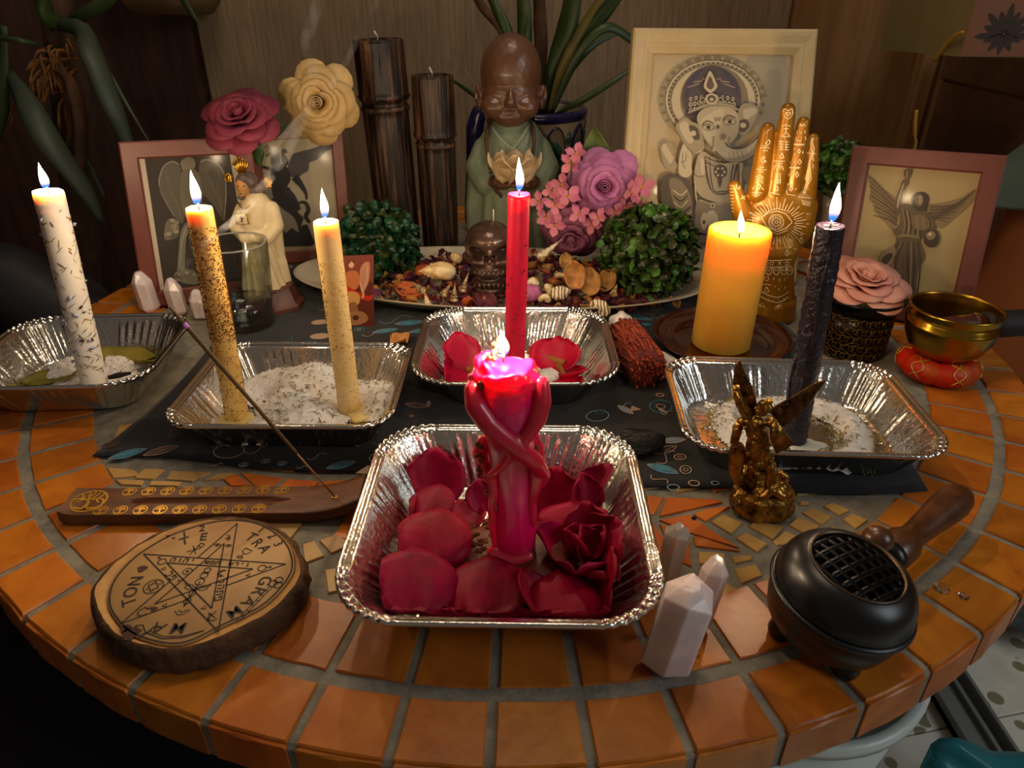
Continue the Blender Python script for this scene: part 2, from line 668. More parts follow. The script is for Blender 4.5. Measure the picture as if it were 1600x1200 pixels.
star = [cropx(1000, 700, .1875, q) for q in (
  [(215, 415), (640, 432), (690, 452), (160, 572)],
  [(60, 395), (195, 410), (125, 545), (60, 560)],
  [(160, 600), (410, 552), (640, 715), (825, 832), (400, 700)],
  [(445, 738), (505, 740), (830, 860), (460, 818)],
  [(445, 552), (560, 505), (750, 487), (545, 612)],
  [(70, 625), (120, 640), (190, 740), (170, 890), (90, 900)],
  [(165, 630), (400, 705), (430, 990), (345, 950), (215, 760)])]
star += [cropx(0, 640, .375, q) for q in (
  [(1000, 262), (1180, 285), (1135, 322), (1060, 318)], [(1195, 290), (1330, 300), (1310, 322), (1165, 322)],
  [(1345, 300), (1420, 296), (1500, 322), (1330, 322)], [(930, 290), (985, 268), (1045, 318), (960, 318)])]
beige = [cropx(1000, 700, .1875, q) for q in (
  [(590, 612), (690, 552), (850, 622), (760, 718)], [(905, 650), (960, 612), (1195, 655), (1110, 762)],
  [(800, 752), (880, 702), (1060, 800), (975, 868)], [(1112, 770), (1210, 690), (1330, 745), (1240, 800), (1140, 812)],
  [(490, 862), (705, 876), (715, 985), (490, 962)], [(760, 906), (930, 892), (940, 928), (795, 962)],
  [(500, 997), (670, 1008), (690, 1080), (560, 1085)], [(785, 1006), (970, 972), (1020, 1060), (850, 1130)],
  [(1242, 640), (1320, 572), (1500, 652), (1400, 728)], [(1348, 535), (1430, 492), (1600, 572), (1520, 642)],
  [(1330, 446), (1410, 450), (1402, 476), (1335, 474)], [(1205, 528), (1248, 530), (1222, 612), (1190, 600)],
  [(1550, 692), (1610, 655), (1720, 710), (1640, 765)], [(1525, 482), (1600, 450), (1750, 520), (1660, 560)],
  [(1690, 590), (1770, 545), (1900, 600), (1800, 670)], [(560, 1105), (680, 1100), (820, 1180), (620, 1250)],
  [(150, 915), (330, 975), (310, 1060), (150, 1040)])]
beige += [cropx(0, 640, .375, q) for q in (
  [(445, 240), (560, 250), (585, 275), (470, 285)], [(600, 245), (690, 250), (640, 290), (560, 285)],
  [(715, 255), (880, 262), (800, 298), (690, 290)], [(900, 268), (985, 262), (925, 288), (850, 296)],
  [(480, 292), (600, 296), (590, 316), (500, 312)], [(630, 298), (760, 303), (740, 318), (620, 316)],
  [(1330, 545), (1400, 520), (1470, 560), (1380, 600)], [(1260, 560), (1310, 545), (1350, 610), (1270, 640)])]

def area2(P):
  P = np.asarray(P)
  return .5 * np.sum(P[:, 0] * np.roll(P[:, 1], -1) - np.roll(P[:, 0], -1) * P[:, 1])

def near_any(c, polys, r):
  for q in polys:
    q = np.asarray(q)
    if np.min(np.hypot(*(q - c).T)) < r or np.hypot(*(q.mean(0) - c)) < r:
      return True
  return False

for q in star:
  obj('tile', prism(q, -.004, .0003 + rnd.uniform(-.0002, .0004), .0008), M['star_tile'], tb, smooth=False)
for q in beige:
  obj('tile', prism(q, -.004, .0002 + rnd.uniform(-.0002, .0004), .0008), M['beige_tile'], tb, smooth=False)
for i in range(-14, 15):
  for j in range(-17, 1):
    c = np.array([i * .031 + (j % 2) * .012, .741 + j * .0265]) + np.array([rnd.uniform(-.003, .003), rnd.uniform(-.003, .003)])
    r = np.hypot(c[0], c[1] - .741)
    if r > .412 or r < .2 or near_any(c, star + beige, .0165) or c[1] > .54:
      continue
    if abs(c[0] - .27) < .001:
      continue
    a = rnd.uniform(-.5, .5)
    w, d = rnd.uniform(.0118, .0140), rnd.uniform(.0098, .0118)
    P = [c + np.array([sx * w * math.cos(a) - sy * d * math.sin(a), sx * w * math.sin(a) + sy * d * math.cos(a)]) + np.array([rnd.uniform(-.002, .002), rnd.uniform(-.002, .002)])
      for sx, sy in ((-1, -1), (1, -1), (1, 1), (-1, 1))]
    obj('tile', prism(P, -.004, .0002 + rnd.uniform(-.0003, .0004), .0008), M['beige_tile'] if rnd.random() < .8 else M['star_tile'], tb, smooth=False)

# ================================================================== the dark printed cloth
M['cloth'] = mat('black_printed_cotton', '#0d0b10', .85, sheen=.15, bump=.15, bscale=900)
CX0, CX1, CY0, CY1 = -.352, .325, .44, 1.0

def cloth_xy(u, w):
  """u, w in 0..1 across and along; the edges wander a little"""
  fy = .484 + (.437 - .484) * min(1, u * 1.35) if u < .74 else .437
  fy += .004 * math.sin(u * 19)
  x = CX0 + (CX1 - CX0) * u + (.006 * math.sin(w * 9) if 0 < u < 1 else .01 * math.sin(w * 7))
  if u < .08:
    x += (.08 - u) * 1.2 * w * .5
  return x, fy + (CY1 - fy) * w

def cloth_z(x, y):
  return .0016 + .0008 * (1 + math.sin(x * 60 + y * 25)) * .5

b = MB()
vs, fs = [], []
NU, NW = 68, 56
for j in range(NW + 1):
  for i in range(NU + 1):
    x, y = cloth_xy(i / NU, j / NW)
    vs.append((x, y, cloth_z(x, y)))
for j in range(NW):
  for i in range(NU):
    a = j * (NU + 1) + i
    fs.append((a, a + 1, a + NU + 2, a + NU + 1))
b.add((vs, fs))
cl = obj('table_runner', b, M['cloth'])
sm = cl.modifiers.new('thickness', 'SOLIDIFY')
sm.thickness = .0009
sm.offset = 0
tag(cl, 'black cotton cloth printed with teal leaves and rings, spread under the foil trays', 'cloth')
M['print_line'] = mat('print_cream', '#a88a72', .8)
M['print_teal'] = mat('print_teal', '#2b7f9c', .8, col2='#1c5a6c', scale=120)
M['print_blue'] = mat('print_blue_grey', '#70869a', .8)
M['print_brown'] = mat('print_brown', '#5a3a30', .8, col2='#3a2824', scale=100)
pr = MB()

def on_cloth(P):
  return [np.array([x, y, cloth_z(x, y) + .0010]) for x, y in P]

def motif(c, kind, s, a, colr):
  ca, sa = math.cos(a), math.sin(a)

  def tr(P):
    return [(c[0] + s * (x * ca - y * sa), c[1] + s * (x * sa + y * ca)) for x, y in P]
  w = .0009
  if kind == 'leaf':
    up = [(t, .34 * math.sin(PI * (t + 1) / 2) ** .8) for t in np.linspace(-1, 1, 13)]
    lo = [(t, -y) for t, y in up[::-1]]
    P = on_cloth(tr(up + lo[1:]))
    if colr:
      pr.add(([*P[:-1]], [tuple(range(len(P) - 1))]), colr)
    Q = on_cloth(tr([(x * 1.06, y * 1.12) for x, y in up + lo[1:]]))
    pr.add(tube2d(Q, w, .0001), 0 if colr != 1 else 2)
    pr.add(tube2d(on_cloth(tr([(-1, 0), (.9, .02)])), w * .6, .0002), 0)
  elif kind == 'ring':
    pr.add(tube2d(on_cloth(tr(circ(18, 1, ry=.8))), w * 1.3, .0001), colr)
    if rnd.random() < .4:
      pr.add(tube2d(on_cloth(tr(circ(10, .35))), w, .0001), 0)
  elif kind == 'disc':
    P = on_cloth(tr(circ(18, 1, ry=.7)))
    pr.add((P[:-1], [tuple(range(len(P) - 1))]), colr)
  elif kind == 'curl':
    pr.add(tube2d(on_cloth(tr([(t, .5 * math.sin(3 * t)) for t in np.linspace(-1, 1, 14)])), w, .0001), colr)
  elif kind == 'tri':
    P = on_cloth(tr([(-1, -.6), (1, -.6), (.1, .8)]))
    pr.add((P, [(0, 1, 2)]), colr)

def mpx(px, py, *a):
  p = g(px, py, .002)
  motif((p[0], p[1]), *a)

for a in ((200, 710, 'leaf', .014, .5, 1), (252, 706, 'leaf', .013, .5, 3), (173, 696, 'disc', .007, .3, 3), (533, 728, 'leaf', .0115, .45, 1),
     (381, 727, 'ring', .0035, 0, 2), (415, 722, 'ring', .0035, .3, 2), (441, 726, 'ring', .0035, .2, 2), (472, 732, 'curl', .004, 0, 2),
     (340, 727, 'curl', .004, 0, 0), (495, 715, 'curl', .008, .3, 0), (592, 715, 'ring', .008, .5, 0), (572, 735, 'tri', .008, 0, 0),
     (1071, 736, 'ring', .0055, 1.2, 0), (1052, 763, 'ring', .0045, 0, 2), (1084, 757, 'ring', .0042, 0, 0), (1117, 757, 'ring', .003, 0, 2),
     (1035, 734, 'leaf', .0125, -.5, 1), (1040, 716, 'curl', .012, .6, 0), (1062, 716, 'ring', .005, .3, 0), (1030, 750, 'curl', .008, -.9, 0),
     (1040, 705, 'leaf', .011, .5, 0), (1052, 690, 'leaf', .011, .2, 2), (1031, 618, 'ring', .0035, 0, 0), (1042, 646, 'curl', .006, .2, 0),
     (1010, 508, 'disc', .0055, 0, 1), (1000, 497, 'leaf', .016, -.5, 1), (1035, 497, 'curl', .014, -.5, 2), (1046, 492, 'leaf', .011, .4, 1),
     (602, 518, 'leaf', .014, .4, 1), (640, 505, 'leaf', .016, .2, 1), (618, 500, 'curl', .02, .2, 2), (585, 522, 'curl', .014, .3, 0), (655, 518, 'leaf', .012, .3, 1),
     (500, 504, 'disc', .010, .2, 0), (500, 526, 'disc', .011, .1, 0), (507, 483, 'curl', .008, .5, 0), (455, 430, 'curl', .02, .5, 2), (462, 395, 'curl', .018, .4, 2),
     (455, 412, 'leaf', .012, .5, 0), (445, 445, 'ring', .006, 0, 0), (652, 635, 'leaf', .011, -.2, 3), (643, 652, 'ring', .004, 0, 3), (648, 662, 'curl', .008, .4, 3),
     (990, 640, 'tri', .006, .3, 0), (976, 634, 'curl', .006, .1, 2), (938, 645, 'ring', .004, .1, 1), (1215, 520, 'ring', .006, .6, 2), (1235, 528, 'curl', .010, 1.2, 2)):
  mpx(*a)
for k in range(120):
  x, y = rnd.uniform(CX0 + .03, CX1 - .02), rnd.uniform(.49, .97)
  kd = rnd.choice(['leaf', 'ring', 'curl', 'ring', 'leaf', 'curl'])
  motif((x, y), kd, rnd.uniform(.004, .013), rnd.uniform(0, 6), rnd.choice([0, 1, 2, 3]))
obj('printed_motif', pr, [M['print_line'], M['print_teal'], M['print_blue'], M['print_brown']], cl, smooth=False, kind='stuff')

# ================================================================== foil trays
def foil(name, rough, bump):
  m = mat(name, '#d9d6d0', rough, 1.0, bump=bump, bscale=260)
  return m

M['foil'] = foil('aluminium_foil', .20, .30)
M['foil_rim'] = foil('aluminium_foil_rim', .16, .18)

def foil_tray(label, quad, H, r=.034, taper=.026, flute=.0011, crimp=.0011, ridges=0, lip=.007, rim_sides=0.0):
  """quad: the four rim corners (front left, front right, back right, back left) on the plane z = H"""
  q = [np.array(p[:2]) for p in quad]
  w = (np.linalg.norm(q[1] - q[0]) + np.linalg.norm(q[2] - q[3])) / 2
  d = (np.linalg.norm(q[3] - q[0]) + np.linalg.norm(q[2] - q[1])) / 2
  c = sum(q) / 4
  ux = (q[1] - q[0] + q[2] - q[3])
  ux /= np.linalg.norm(ux)
  uy = np.array([-ux[1], ux[0]])
  wi, di = w - 2 * lip, d - 2 * lip          # opening
  P, N, K = rrect(wi, di, r, 40, 70)
  arc = np.r_[0, np.cumsum(np.hypot(*np.diff(P, axis=0).T))]
  t = thing('foil_tray', label, 'tray', (c[0], c[1], 0), 'foil trays on the altar')

  def world(XY, z):
    XY = np.asarray(XY)
    return [np.array([c[0] + ux[0] * x + uy[0] * y, c[1] + ux[1] * x + uy[1] * y, zz]) for (x, y), zz in zip(XY, np.broadcast_to(z, len(XY)))]

  def fl(tt):
    # pleats: coarse on the straight sides, fine and deep in the corners
    side = flute * np.sin(arc * 2 * PI / .0085) * (np.sin(arc * 2 * PI / .061) > -.35)
    cn = flute * 1.6 * np.sin(arc * 2 * PI / .0042 + 2 * np.sin(arc * 300))
    return (side * (1 - K) + cn * K) * math.sin(PI * min(1, tt * 1.05)) ** .6
  rs = []
  S = 1 - 2 * taper / wi
  Sy = 1 - 2 * taper / di
  for s in (.0, .12, .24, .36, .48, .6, .72, .84, .93, 1.0):
    XY = np.c_[P[:, 0] * S, P[:, 1] * Sy] * (1 - (1 - s) * .995) if s < 1 else np.c_[P[:, 0] * S, P[:, 1] * Sy] * .985
    z = np.full(len(P), .0036)
    if ridges:
      z = z + ridges * (np.sin((XY[:, 0] * .9 + XY[:, 1] * .5) * 210) > .55) * (.15 < s < .95)
    if s == .93:
      z = z - .0012
    rs.append(world(XY, z))
  for tt in (.04, .15, .32, .5, .68, .85, .96, 1.0):
    XY = np.c_[P[:, 0] * (S + (1 - S) * tt), P[:, 1] * (Sy + (1 - Sy) * tt)] + N * fl(tt)[:, None]
    rs.append(world(XY, .0040 + (H - .0045) * tt ** .96))
  body = obj('tray_body', rings(rs, True, True, False), M['foil'], t)
  # rolled rim with crimped corners
  rr = []
  cr = crimp * 1.2 * np.sin(arc * 2 * PI / .0058) * K ** .5 + crimp * .15 * np.sin(arc * 2 * PI / .003) * (1 - K)
  for off, dz in ((-.0006, -.0008), (.0006, .0006), (lip * .35, .0014), (lip * .62, .0012), (lip * .72, .0026), (lip * .92, .0030), (lip * 1.08, .0018), (lip * 1.08, .0002),
          (lip * .9, -.0010), (lip * .6, -.0004), (.0012, -.0014)):
    mid = 1.0 if 0 < off else 0
    XY = P + N * off
    rr.append(world(XY, H + dz + cr * mid + rim_sides * (1 - np.minimum(1, K * 1.2)) * np.sin(arc * 2 * PI / .09) * mid))
  obj('rim', rings(rr, True, False, False), M['foil_rim'], t)
  return t, c, ux, uy, (w, d)

TH = .040
trA = foil_tray('deep square foil tray nearest the camera, full of rose petals', [g(506, 976, TH), g(1030, 984, TH), g(1000, 670, TH), g(596, 666, TH)], TH, .036, .022, .0008, .0013)
trB = foil_tray('square foil tray behind the melted pink candle, with pink taper and cinnamon sticks', [g(638, 603, TH), g(964, 603, TH), g(953, 483, TH), g(664, 483, TH)], TH, .036, .022, .0008, .0013)
HC = .036
trC = foil_tray('shallow foil tray of salt with the two yellow tapers', [g(246, 668, HC), g(614, 672, HC), g(645, 538, HC), g(345, 538, HC)], HC, .022, .016, .0009, .0007)
trD = foil_tray('foil tray at the left edge with bay leaves and the white taper', [g(-105, 612, TH), g(212, 606, TH), g(318, 490, TH), g(35, 498, TH)], TH, .034, .018, .0010, .0010)
trE = foil_tray('shallow foil tray with a salt ring around the dark purple taper', [g(1062, 702, HC), g(1484, 722, HC), g(1395, 566, HC), g(1040, 562, HC)], HC, .028, .016, .0010, .0007, ridges=.0012)

# ================================================================== candles
def flame_mat():
  m = bpy.data.materials.new('candle_flame')
  m.use_nodes = True
  nt = m.node_tree
  nt.nodes.remove(nt.nodes['Principled BSDF'])
  o = nt.nodes['Material Output']
  tc = nd(nt, 'ShaderNodeTexCoord')
  sp = nd(nt, 'ShaderNodeSeparateXYZ')
  nt.links.new(tc.outputs['Generated'], sp.inputs[0])
  cr = nd(nt, 'ShaderNodeValToRGB')
  e = cr.color_ramp.elements
  e[0].position, e[0].color = 0.0, (.02, .14, .85, 1)
  e[1].position, e[1].color = 1.0, (1, .80, .55, 1)
  for p, c in ((.17, (.03, .20, .95, 1)), (.27, (.75, .42, .26, 1)), (.40, (1, .72, .42, 1)), (.55, (1, .86, .66, 1))):
    x = e.new(p)
    x.color = c
  st = nd(nt, 'ShaderNodeValToRGB')
  e = st.color_ramp.elements
  e[0].position, e[0].color = .12, (.055, .055, .055, 1)
  e[1].position, e[1].color = .55, (.6, .6, .6, 1)
  x = e.new(.30)
  x.color = (.09, .09, .09, 1)
  mu = nd(nt, 'ShaderNodeMath', operation='MULTIPLY')
  mu.inputs[1].default_value = 9
  em = nd(nt, 'ShaderNodeEmission')
  tr = nd(nt, 'ShaderNodeBsdfTransparent')
  ad = nd(nt, 'ShaderNodeAddShader')
  nt.links.new(sp.outputs[2], cr.inputs[0])
  nt.links.new(sp.outputs[2], st.inputs[0])
  nt.links.new(st.outputs[0], mu.inputs[0])
  nt.links.new(mu.outputs[0], em.inputs[1])
  nt.links.new(cr.outputs[0], em.inputs[0])
  nt.links.new(em.outputs[0], ad.inputs[0])
  nt.links.new(tr.outputs[0], ad.inputs[1])
  nt.links.new(ad.outputs[0], o.inputs[0])
  return m

M['flame'] = flame_mat()
M['wick'] = mat('charred_wick', '#1a1210', .9)
M['wick_pale'] = mat('waxed_wick', '#d8cdb4', .6)

def flame(parent, base, tip, w, power=1.0, wick=None):
  """teardrop flame between base and tip with a lamp inside; w is its greatest width"""
  base, tip = np.asarray(base, float), np.asarray(tip, float)
  prof = [(0, .16), (.05, .40), (.14, .76), (.26, .98), (.38, 1.0), (.52, .86), (.66, .63), (.80, .38), (.92, .15), (1.0, .015)]
  L = tip - base
  rs = []
  for t, r in prof:
    p = base + L * t + np.array([math.sin(t * 5) * .0006, 0, 0])
    rs.append([p + r * w / 2 * np.array([math.cos(a), math.sin(a), 0]) for a in np.linspace(0, 2 * PI, 17)[:-1]])
  o = obj('flame', rings(rs), M['flame'], wick or parent)
  l = bpy.data.lights.new('flame_light', 'POINT')
  l.energy = FLAME_W * power
  l.color = (1.0, .74, .46)
  l.shadow_soft_size = max(.004, w * .7)
  lo = bpy.data.objects.new('flame_light', l)
  COL.objects.link(lo)
  lo.parent = parent
  lo.location = tuple(base + L * .45 - origin(parent))
  return o

def taper(name, label, base, top, wpx, wax, wobble=.01, rough_amp=.0, fl=None, flw=14, cup=.35, drip=(), group='lit taper candles', power=1.0, seed=1.0, n=40, m=70, wtop=None):
  """candle from base to top (photo pixels, base on a tray floor), wpx pixels thick"""
  B = g(*base, .0055)
  Tp = v(top[0], top[1], B[1])
  r = wpx / 2 * pxm((B + Tp) / 2)
  t = thing(name, label, 'candle', (B[0], B[1], .0045), group)
  x, y, d = frame_of(Tp - B)
  H = np.linalg.norm(Tp - B)
  rs = []
  for k in range(m + 1):
    z = H * k / m
    R = []
    for j in range(n):
      a = 2 * PI * j / n
      q = (math.cos(a), math.sin(a), z * 60)
      rr = r * (1 + wobble * nz(q, 1.0, seed))
      if rough_amp:
        rr += rough_amp * max(0, nz((math.cos(a) * 3, math.sin(a) * 3, z * 260), 1.0, seed)) * min(1, (H - z) / .02)
      if k == m:
        rr *= .96
      R.append(B + d * (z + (.0006 * nz(q, 2, seed) if k == m else 0)) + x * rr * math.cos(a) + y * rr * math.sin(a))
    rs.append(R)
  for s, dz in ((.86, .0), (.72, -.0012), (.45, -.0022), (.12, -.0026)):
    rs.append([B + d * (H + dz) + r * s * (x * math.cos(2 * PI * j / n) + y * math.sin(2 * PI * j / n)) for j in range(n)])
  body = obj('wax_body', rings(rs), wax, t)
  wt = B + d * (H + .0035)
  wk = obj('wick', tube([B + d * (H - .004), wt], .0007, 6), M['wick'], t)
  if fl:
    fb = v(fl[0], fl[1], B[1])
    ft = v(fl[2], fl[3], B[1])
    flame(t, fb, ft, flw * pxm(fb), power, wk)
  return t, B, Tp, r, (x, y, d, H)

def flecks(parent, B, fr, r, count, z0, z1, mats, seed, size=(.002, .006), wide=.0006, name='herb_fleck', side=None):
  """dried herb bits stuck to the wax, one joined part"""
  q = random.Random(seed)
  x, y, d, H = fr
  b = MB()
  for k in range(count):
    a = q.uniform(0, 2 * PI) if side is None else q.gauss(side[0], side[1])
    z = H * q.uniform(z0, z1)
    rad = x * math.cos(a) + y * math.sin(a)
    p = B + d * z + rad * (r * 1.0)
    tan = np.cross(d, rad)
    u = tan * math.cos(q.uniform(0, PI)) + d * math.sin(q.uniform(-1.2, 1.2))
    u /= np.linalg.norm(u)
    L = q.uniform(*size)
    ww = q.uniform(.5, 1.2) * wide
    b.add(tube([p - u * L / 2 + rad * ww * .4, p + rad * ww * .9, p + u * L / 2 + rad * ww * q.uniform(.2, 1.6)], [ww * .5, ww, ww * .4], 4), q.randrange(len(mats)))
  return obj(name, b, mats, [c for c in parent.children if c.name.startswith('wax_body')][0], kind='stuff')

def wax(name, col, rough=.38, sss=.5, radius=(1.0, .55, .25), col2=None, scale=30, **kw):
  return mat(name, col, rough, sss=sss, sssr=radius, col2=col2, scale=scale, **kw)

M['wax_white'] = wax('white_wax', '#efe6d6', col2='#e2dcd8', scale=60)
M['wax_yellow'] = wax('yellow_wax', '#e8c070', radius=(1.2, .7, .2), col2='#dcae58', scale=50)
M['wax_pale'] = wax('pale_yellow_wax', '#ecd092', radius=(1.2, .8, .3), col2='#e0bc74', scale=50)
M['wax_pink'] = wax('pink_red_wax', '#e01440', radius=(1.6, .25, .3), col2='#cc0f38', scale=60)
M['wax_dark'] = wax('dark_purple_wax', '#231626', .3, .25, (1, .4, 1.0), col2='#15101a', scale=120, bump=.6, bscale=420)
M['herb_brown'] = mat('dried_herb_brown', '#3a2010', .9)
M['herb_tan'] = mat('dried_herb_tan', '#9a742c', .9)
M['herb_green'] = mat('dried_herb_green', '#76702e', .9)
M['fleck_blue'] = mat('blue_grey_petal_bit', '#a9adc4', .8)
M['spice'] = mat('brown_spice_powder', '#7a3c08', .95)
M['spice_dark'] = mat('dark_spice_powder', '#4a2204', .95)

cw = taper('taper_candle', 'white taper candle stuck with brown herb bits, leaning in the left-edge tray', (150, 606), (75, 299), 41, M['wax_white'], .02, 0, (72, 297, 61, 254), 13, seed=2.)
flecks(cw[0], cw[1], cw[4], cw[3], 210, .10, .93, [M['herb_brown'], M['herb_tan'], M['herb_brown'], M['herb_tan']], 4, (.003, .009), .00042)
flecks(cw[0], cw[1], cw[4], cw[3], 18, .05, .9, [M['fleck_blue']], 9, (.004, .007), .0015, 'petal_bit')
flecks(cw[0], cw[1], cw[4], cw[3], 16, .05, .9, [M['herb_brown']], 19, (.002, .004), .0012, 'seed_bit')
cy = taper('taper_candle', 'yellow taper candle heavily dusted with brown spice', (372, 655), (311, 325), 37, M['wax_yellow'], .02, 0, (308, 322, 299, 266), 15, seed=3.)
flecks(cy[0], cy[1], cy[4], cy[3], 2200, .42, .93, [M['spice'], M['spice'], M['spice_dark']], 5, (.0006, .0016), .00045, 'spice_grain')
flecks(cy[0], cy[1], cy[4], cy[3], 900, .02, .6, [M['spice'], M['spice'], M['spice_dark']], 6, (.0006, .0014), .0004, 'spice_grain')
cp = taper('taper_candle', 'paler yellow taper with one spice patch below its flame, right-hand in the salt tray', (547, 640), (509, 346), 37, M['wax_pale'], .02, 0, (507, 342, 504, 294), 13, seed=4.)
flecks(cp[0], cp[1], cp[4], cp[3], 700, .50, .82, [M['spice'], M['herb_tan']], 7, (.0006, .0014), .0004, 'spice_grain', side=(-PI / 2 - .7, .8))
flecks(cp[0], cp[1], cp[4], cp[3], 500, .02, .85, [M['spice'], M['herb_tan']], 8, (.0006, .0014), .00035, 'spice_grain')
ck = taper('taper_candle', 'smooth pink-red taper candle standing in the tray of cinnamon sticks', (803, 606), (811, 303), 33, M['wax_pink'], .01, 0, (811, 300, 812, 246), 13, seed=5.)
flecks(ck[0], ck[1], ck[4], ck[3], 60, .15, .80, [M['herb_brown'], M['spice_dark']], 10, (.001, .003), .0006)
cd = taper('taper_candle', 'dark purple almost black taper with lumpy wax, inside the salt ring', (1240, 688), (1298, 352), 40, M['wax_dark'], .03, .0016, (1299, 348, 1313, 285), 16, seed=6., m=150, n=56)
drips = MB()
x_, y_, d_, H_ = cd[4]
for k, (a, z0, z1) in enumerate(((-2.9, .62, .98), (-2.6, .35, .7), (-2.75, .12, .45), (-.3, .5, .93), (-1.6, .2, .42), (-.6, .1, .35))):
  P = [cd[1] + d_ * (H_ * (z0 + (z1 - z0) * t)) + (x_ * math.cos(a + .1 * math.sin(9 * t)) + y_ * math.sin(a + .1 * math.sin(9 * t))) * cd[3] * 1.03 for t in np.linspace(1, 0, 9)]
  drips.add(tube(P, [.0008, .0012, .0013, .0012, .0014, .0015, .0018, .0021, .0012], 8))
obj('wax_drip', drips, M['wax_dark'], cd[0])

# ================================================================== what lies in the trays
def petal_shape(L, W, cup=.4, curl=.5, tip=.12, ruffle=.04, n=9, m=9, seed=0, base_w=.35):
  """one cupped rose petal: base at the origin, grows along +y, hollow side up"""
  vs, fs = [], []
  for i in range(m + 1):
    t = i / m
    wid = W / 2 * (math.sqrt(max(0, 1 - ((t - .6) / .62) ** 2)) if t < .6 else math.sqrt(max(0, 1 - ((t - .6) / .43) ** 2))) + base_w * .08 * W * (1 - t) ** 2
    for j in range(n + 1):
      u = -1 + 2 * j / n
      edge = (1 - tip * (1 - abs(u)) * 0)
      y = L * (t - (abs(u) ** 2.2) * .12 * t) * edge
      x = wid * u * (1 - .10 * cup * u * u)
      z = cup * W * .32 * u * u * (1 - .35 * t) + curl * L * .5 * (t - .45) ** 2 - curl * L * .10
      z += ruffle * W * math.sin(u * 6 + seed * 3 + t * 3) * t * t
      z -= max(0, t - .82) * curl * L * .9 * (.4 + .6 * math.sin(seed * 5) ** 2)
      vs.append((x, y, z))
  for i in range(m):
    for j in range(n):
      a = i * (n + 1) + j
      fs.append((a, a + 1, a + n + 2, a + n + 1))
  return np.array(vs), fs

def thicken(o, t=.0005, off=0):
  s = o.modifiers.new('thickness', 'SOLIDIFY')
  s.thickness = t
  s.offset = off
  return o

M['petal'] = mat('crimson_rose_petal', '#9c0032', .50, col2='#76001f', scale=40, bump=.12, bscale=220, spec=.14, vary=.10)
M['petal_bright'] = mat('bright_rose_petal', '#c40038', .42, col2='#a8002c', scale=40, sss=.15, sssr=(1, .1, .2), spec=.25, bump=.1, bscale=220, vary=.08)

def inside(vs, tray, H=.040, W=.191, D=None, tp=.026, lip=.007):
  """keeps points within the walls of a tray (bends a petal where it meets the wall)"""
  c, ux, uy = tray[1:4]
  W, D = tray[4]
  for p in vs:
    q = p[:2] - c
    a, b_ = float(np.dot(q, ux)), float(np.dot(q, uy))
    p[2] = max(p[2], .0062)
    t = min(1.0, max(0, (p[2] - .004) / H))
    for lim, k in ((W / 2 - lip - tp * (1 - t) - .0045, 0), (D / 2 - lip - tp * (1 - t) - .0045, 1)):
      if k == 0 and abs(a) > lim:
        p[2] += (abs(a) - lim) * .6
        a = math.copysign(lim, a)
      if k == 1 and abs(b_) > lim:
        p[2] += (abs(b_) - lim) * .6
        b_ = math.copysign(lim, b_)
    p[:2] = c + ux * a + uy * b_
  return vs

def place_petal(label, px, py, z, L, W, yaw, pitch, roll, seed, material='petal', name='rose_petal', group='rose petals in the foil trays', **kw):
  """yaw: direction its tip points on the table (0 = away from the camera, 90 = left); pitch lifts the tip"""
  L, W = L * .92, W * .92
  vs, fs = petal_shape(L, W, seed=seed, **kw)
  vs = vs - np.array([0, L * .5, 0])
  R = rotm(z=yaw) @ rotm(x=pitch) @ rotm(y=roll)
  vs = vs @ R.T
  zz = z - vs[:, 2].min()
  p = g(px, py, z + .5 * (vs[:, 2].max() - vs[:, 2].min()))
  vs = vs + np.array([p[0], p[1], zz])
  inside(vs, trA if p[1] < .47 else trB)
  o = obj(name, (vs - np.array([p[0], p[1], z]), fs), M[material])
  o.location = (p[0], p[1], z)
  thicken(o, .0006)
  tag(o, label, 'petal', group)
  return o

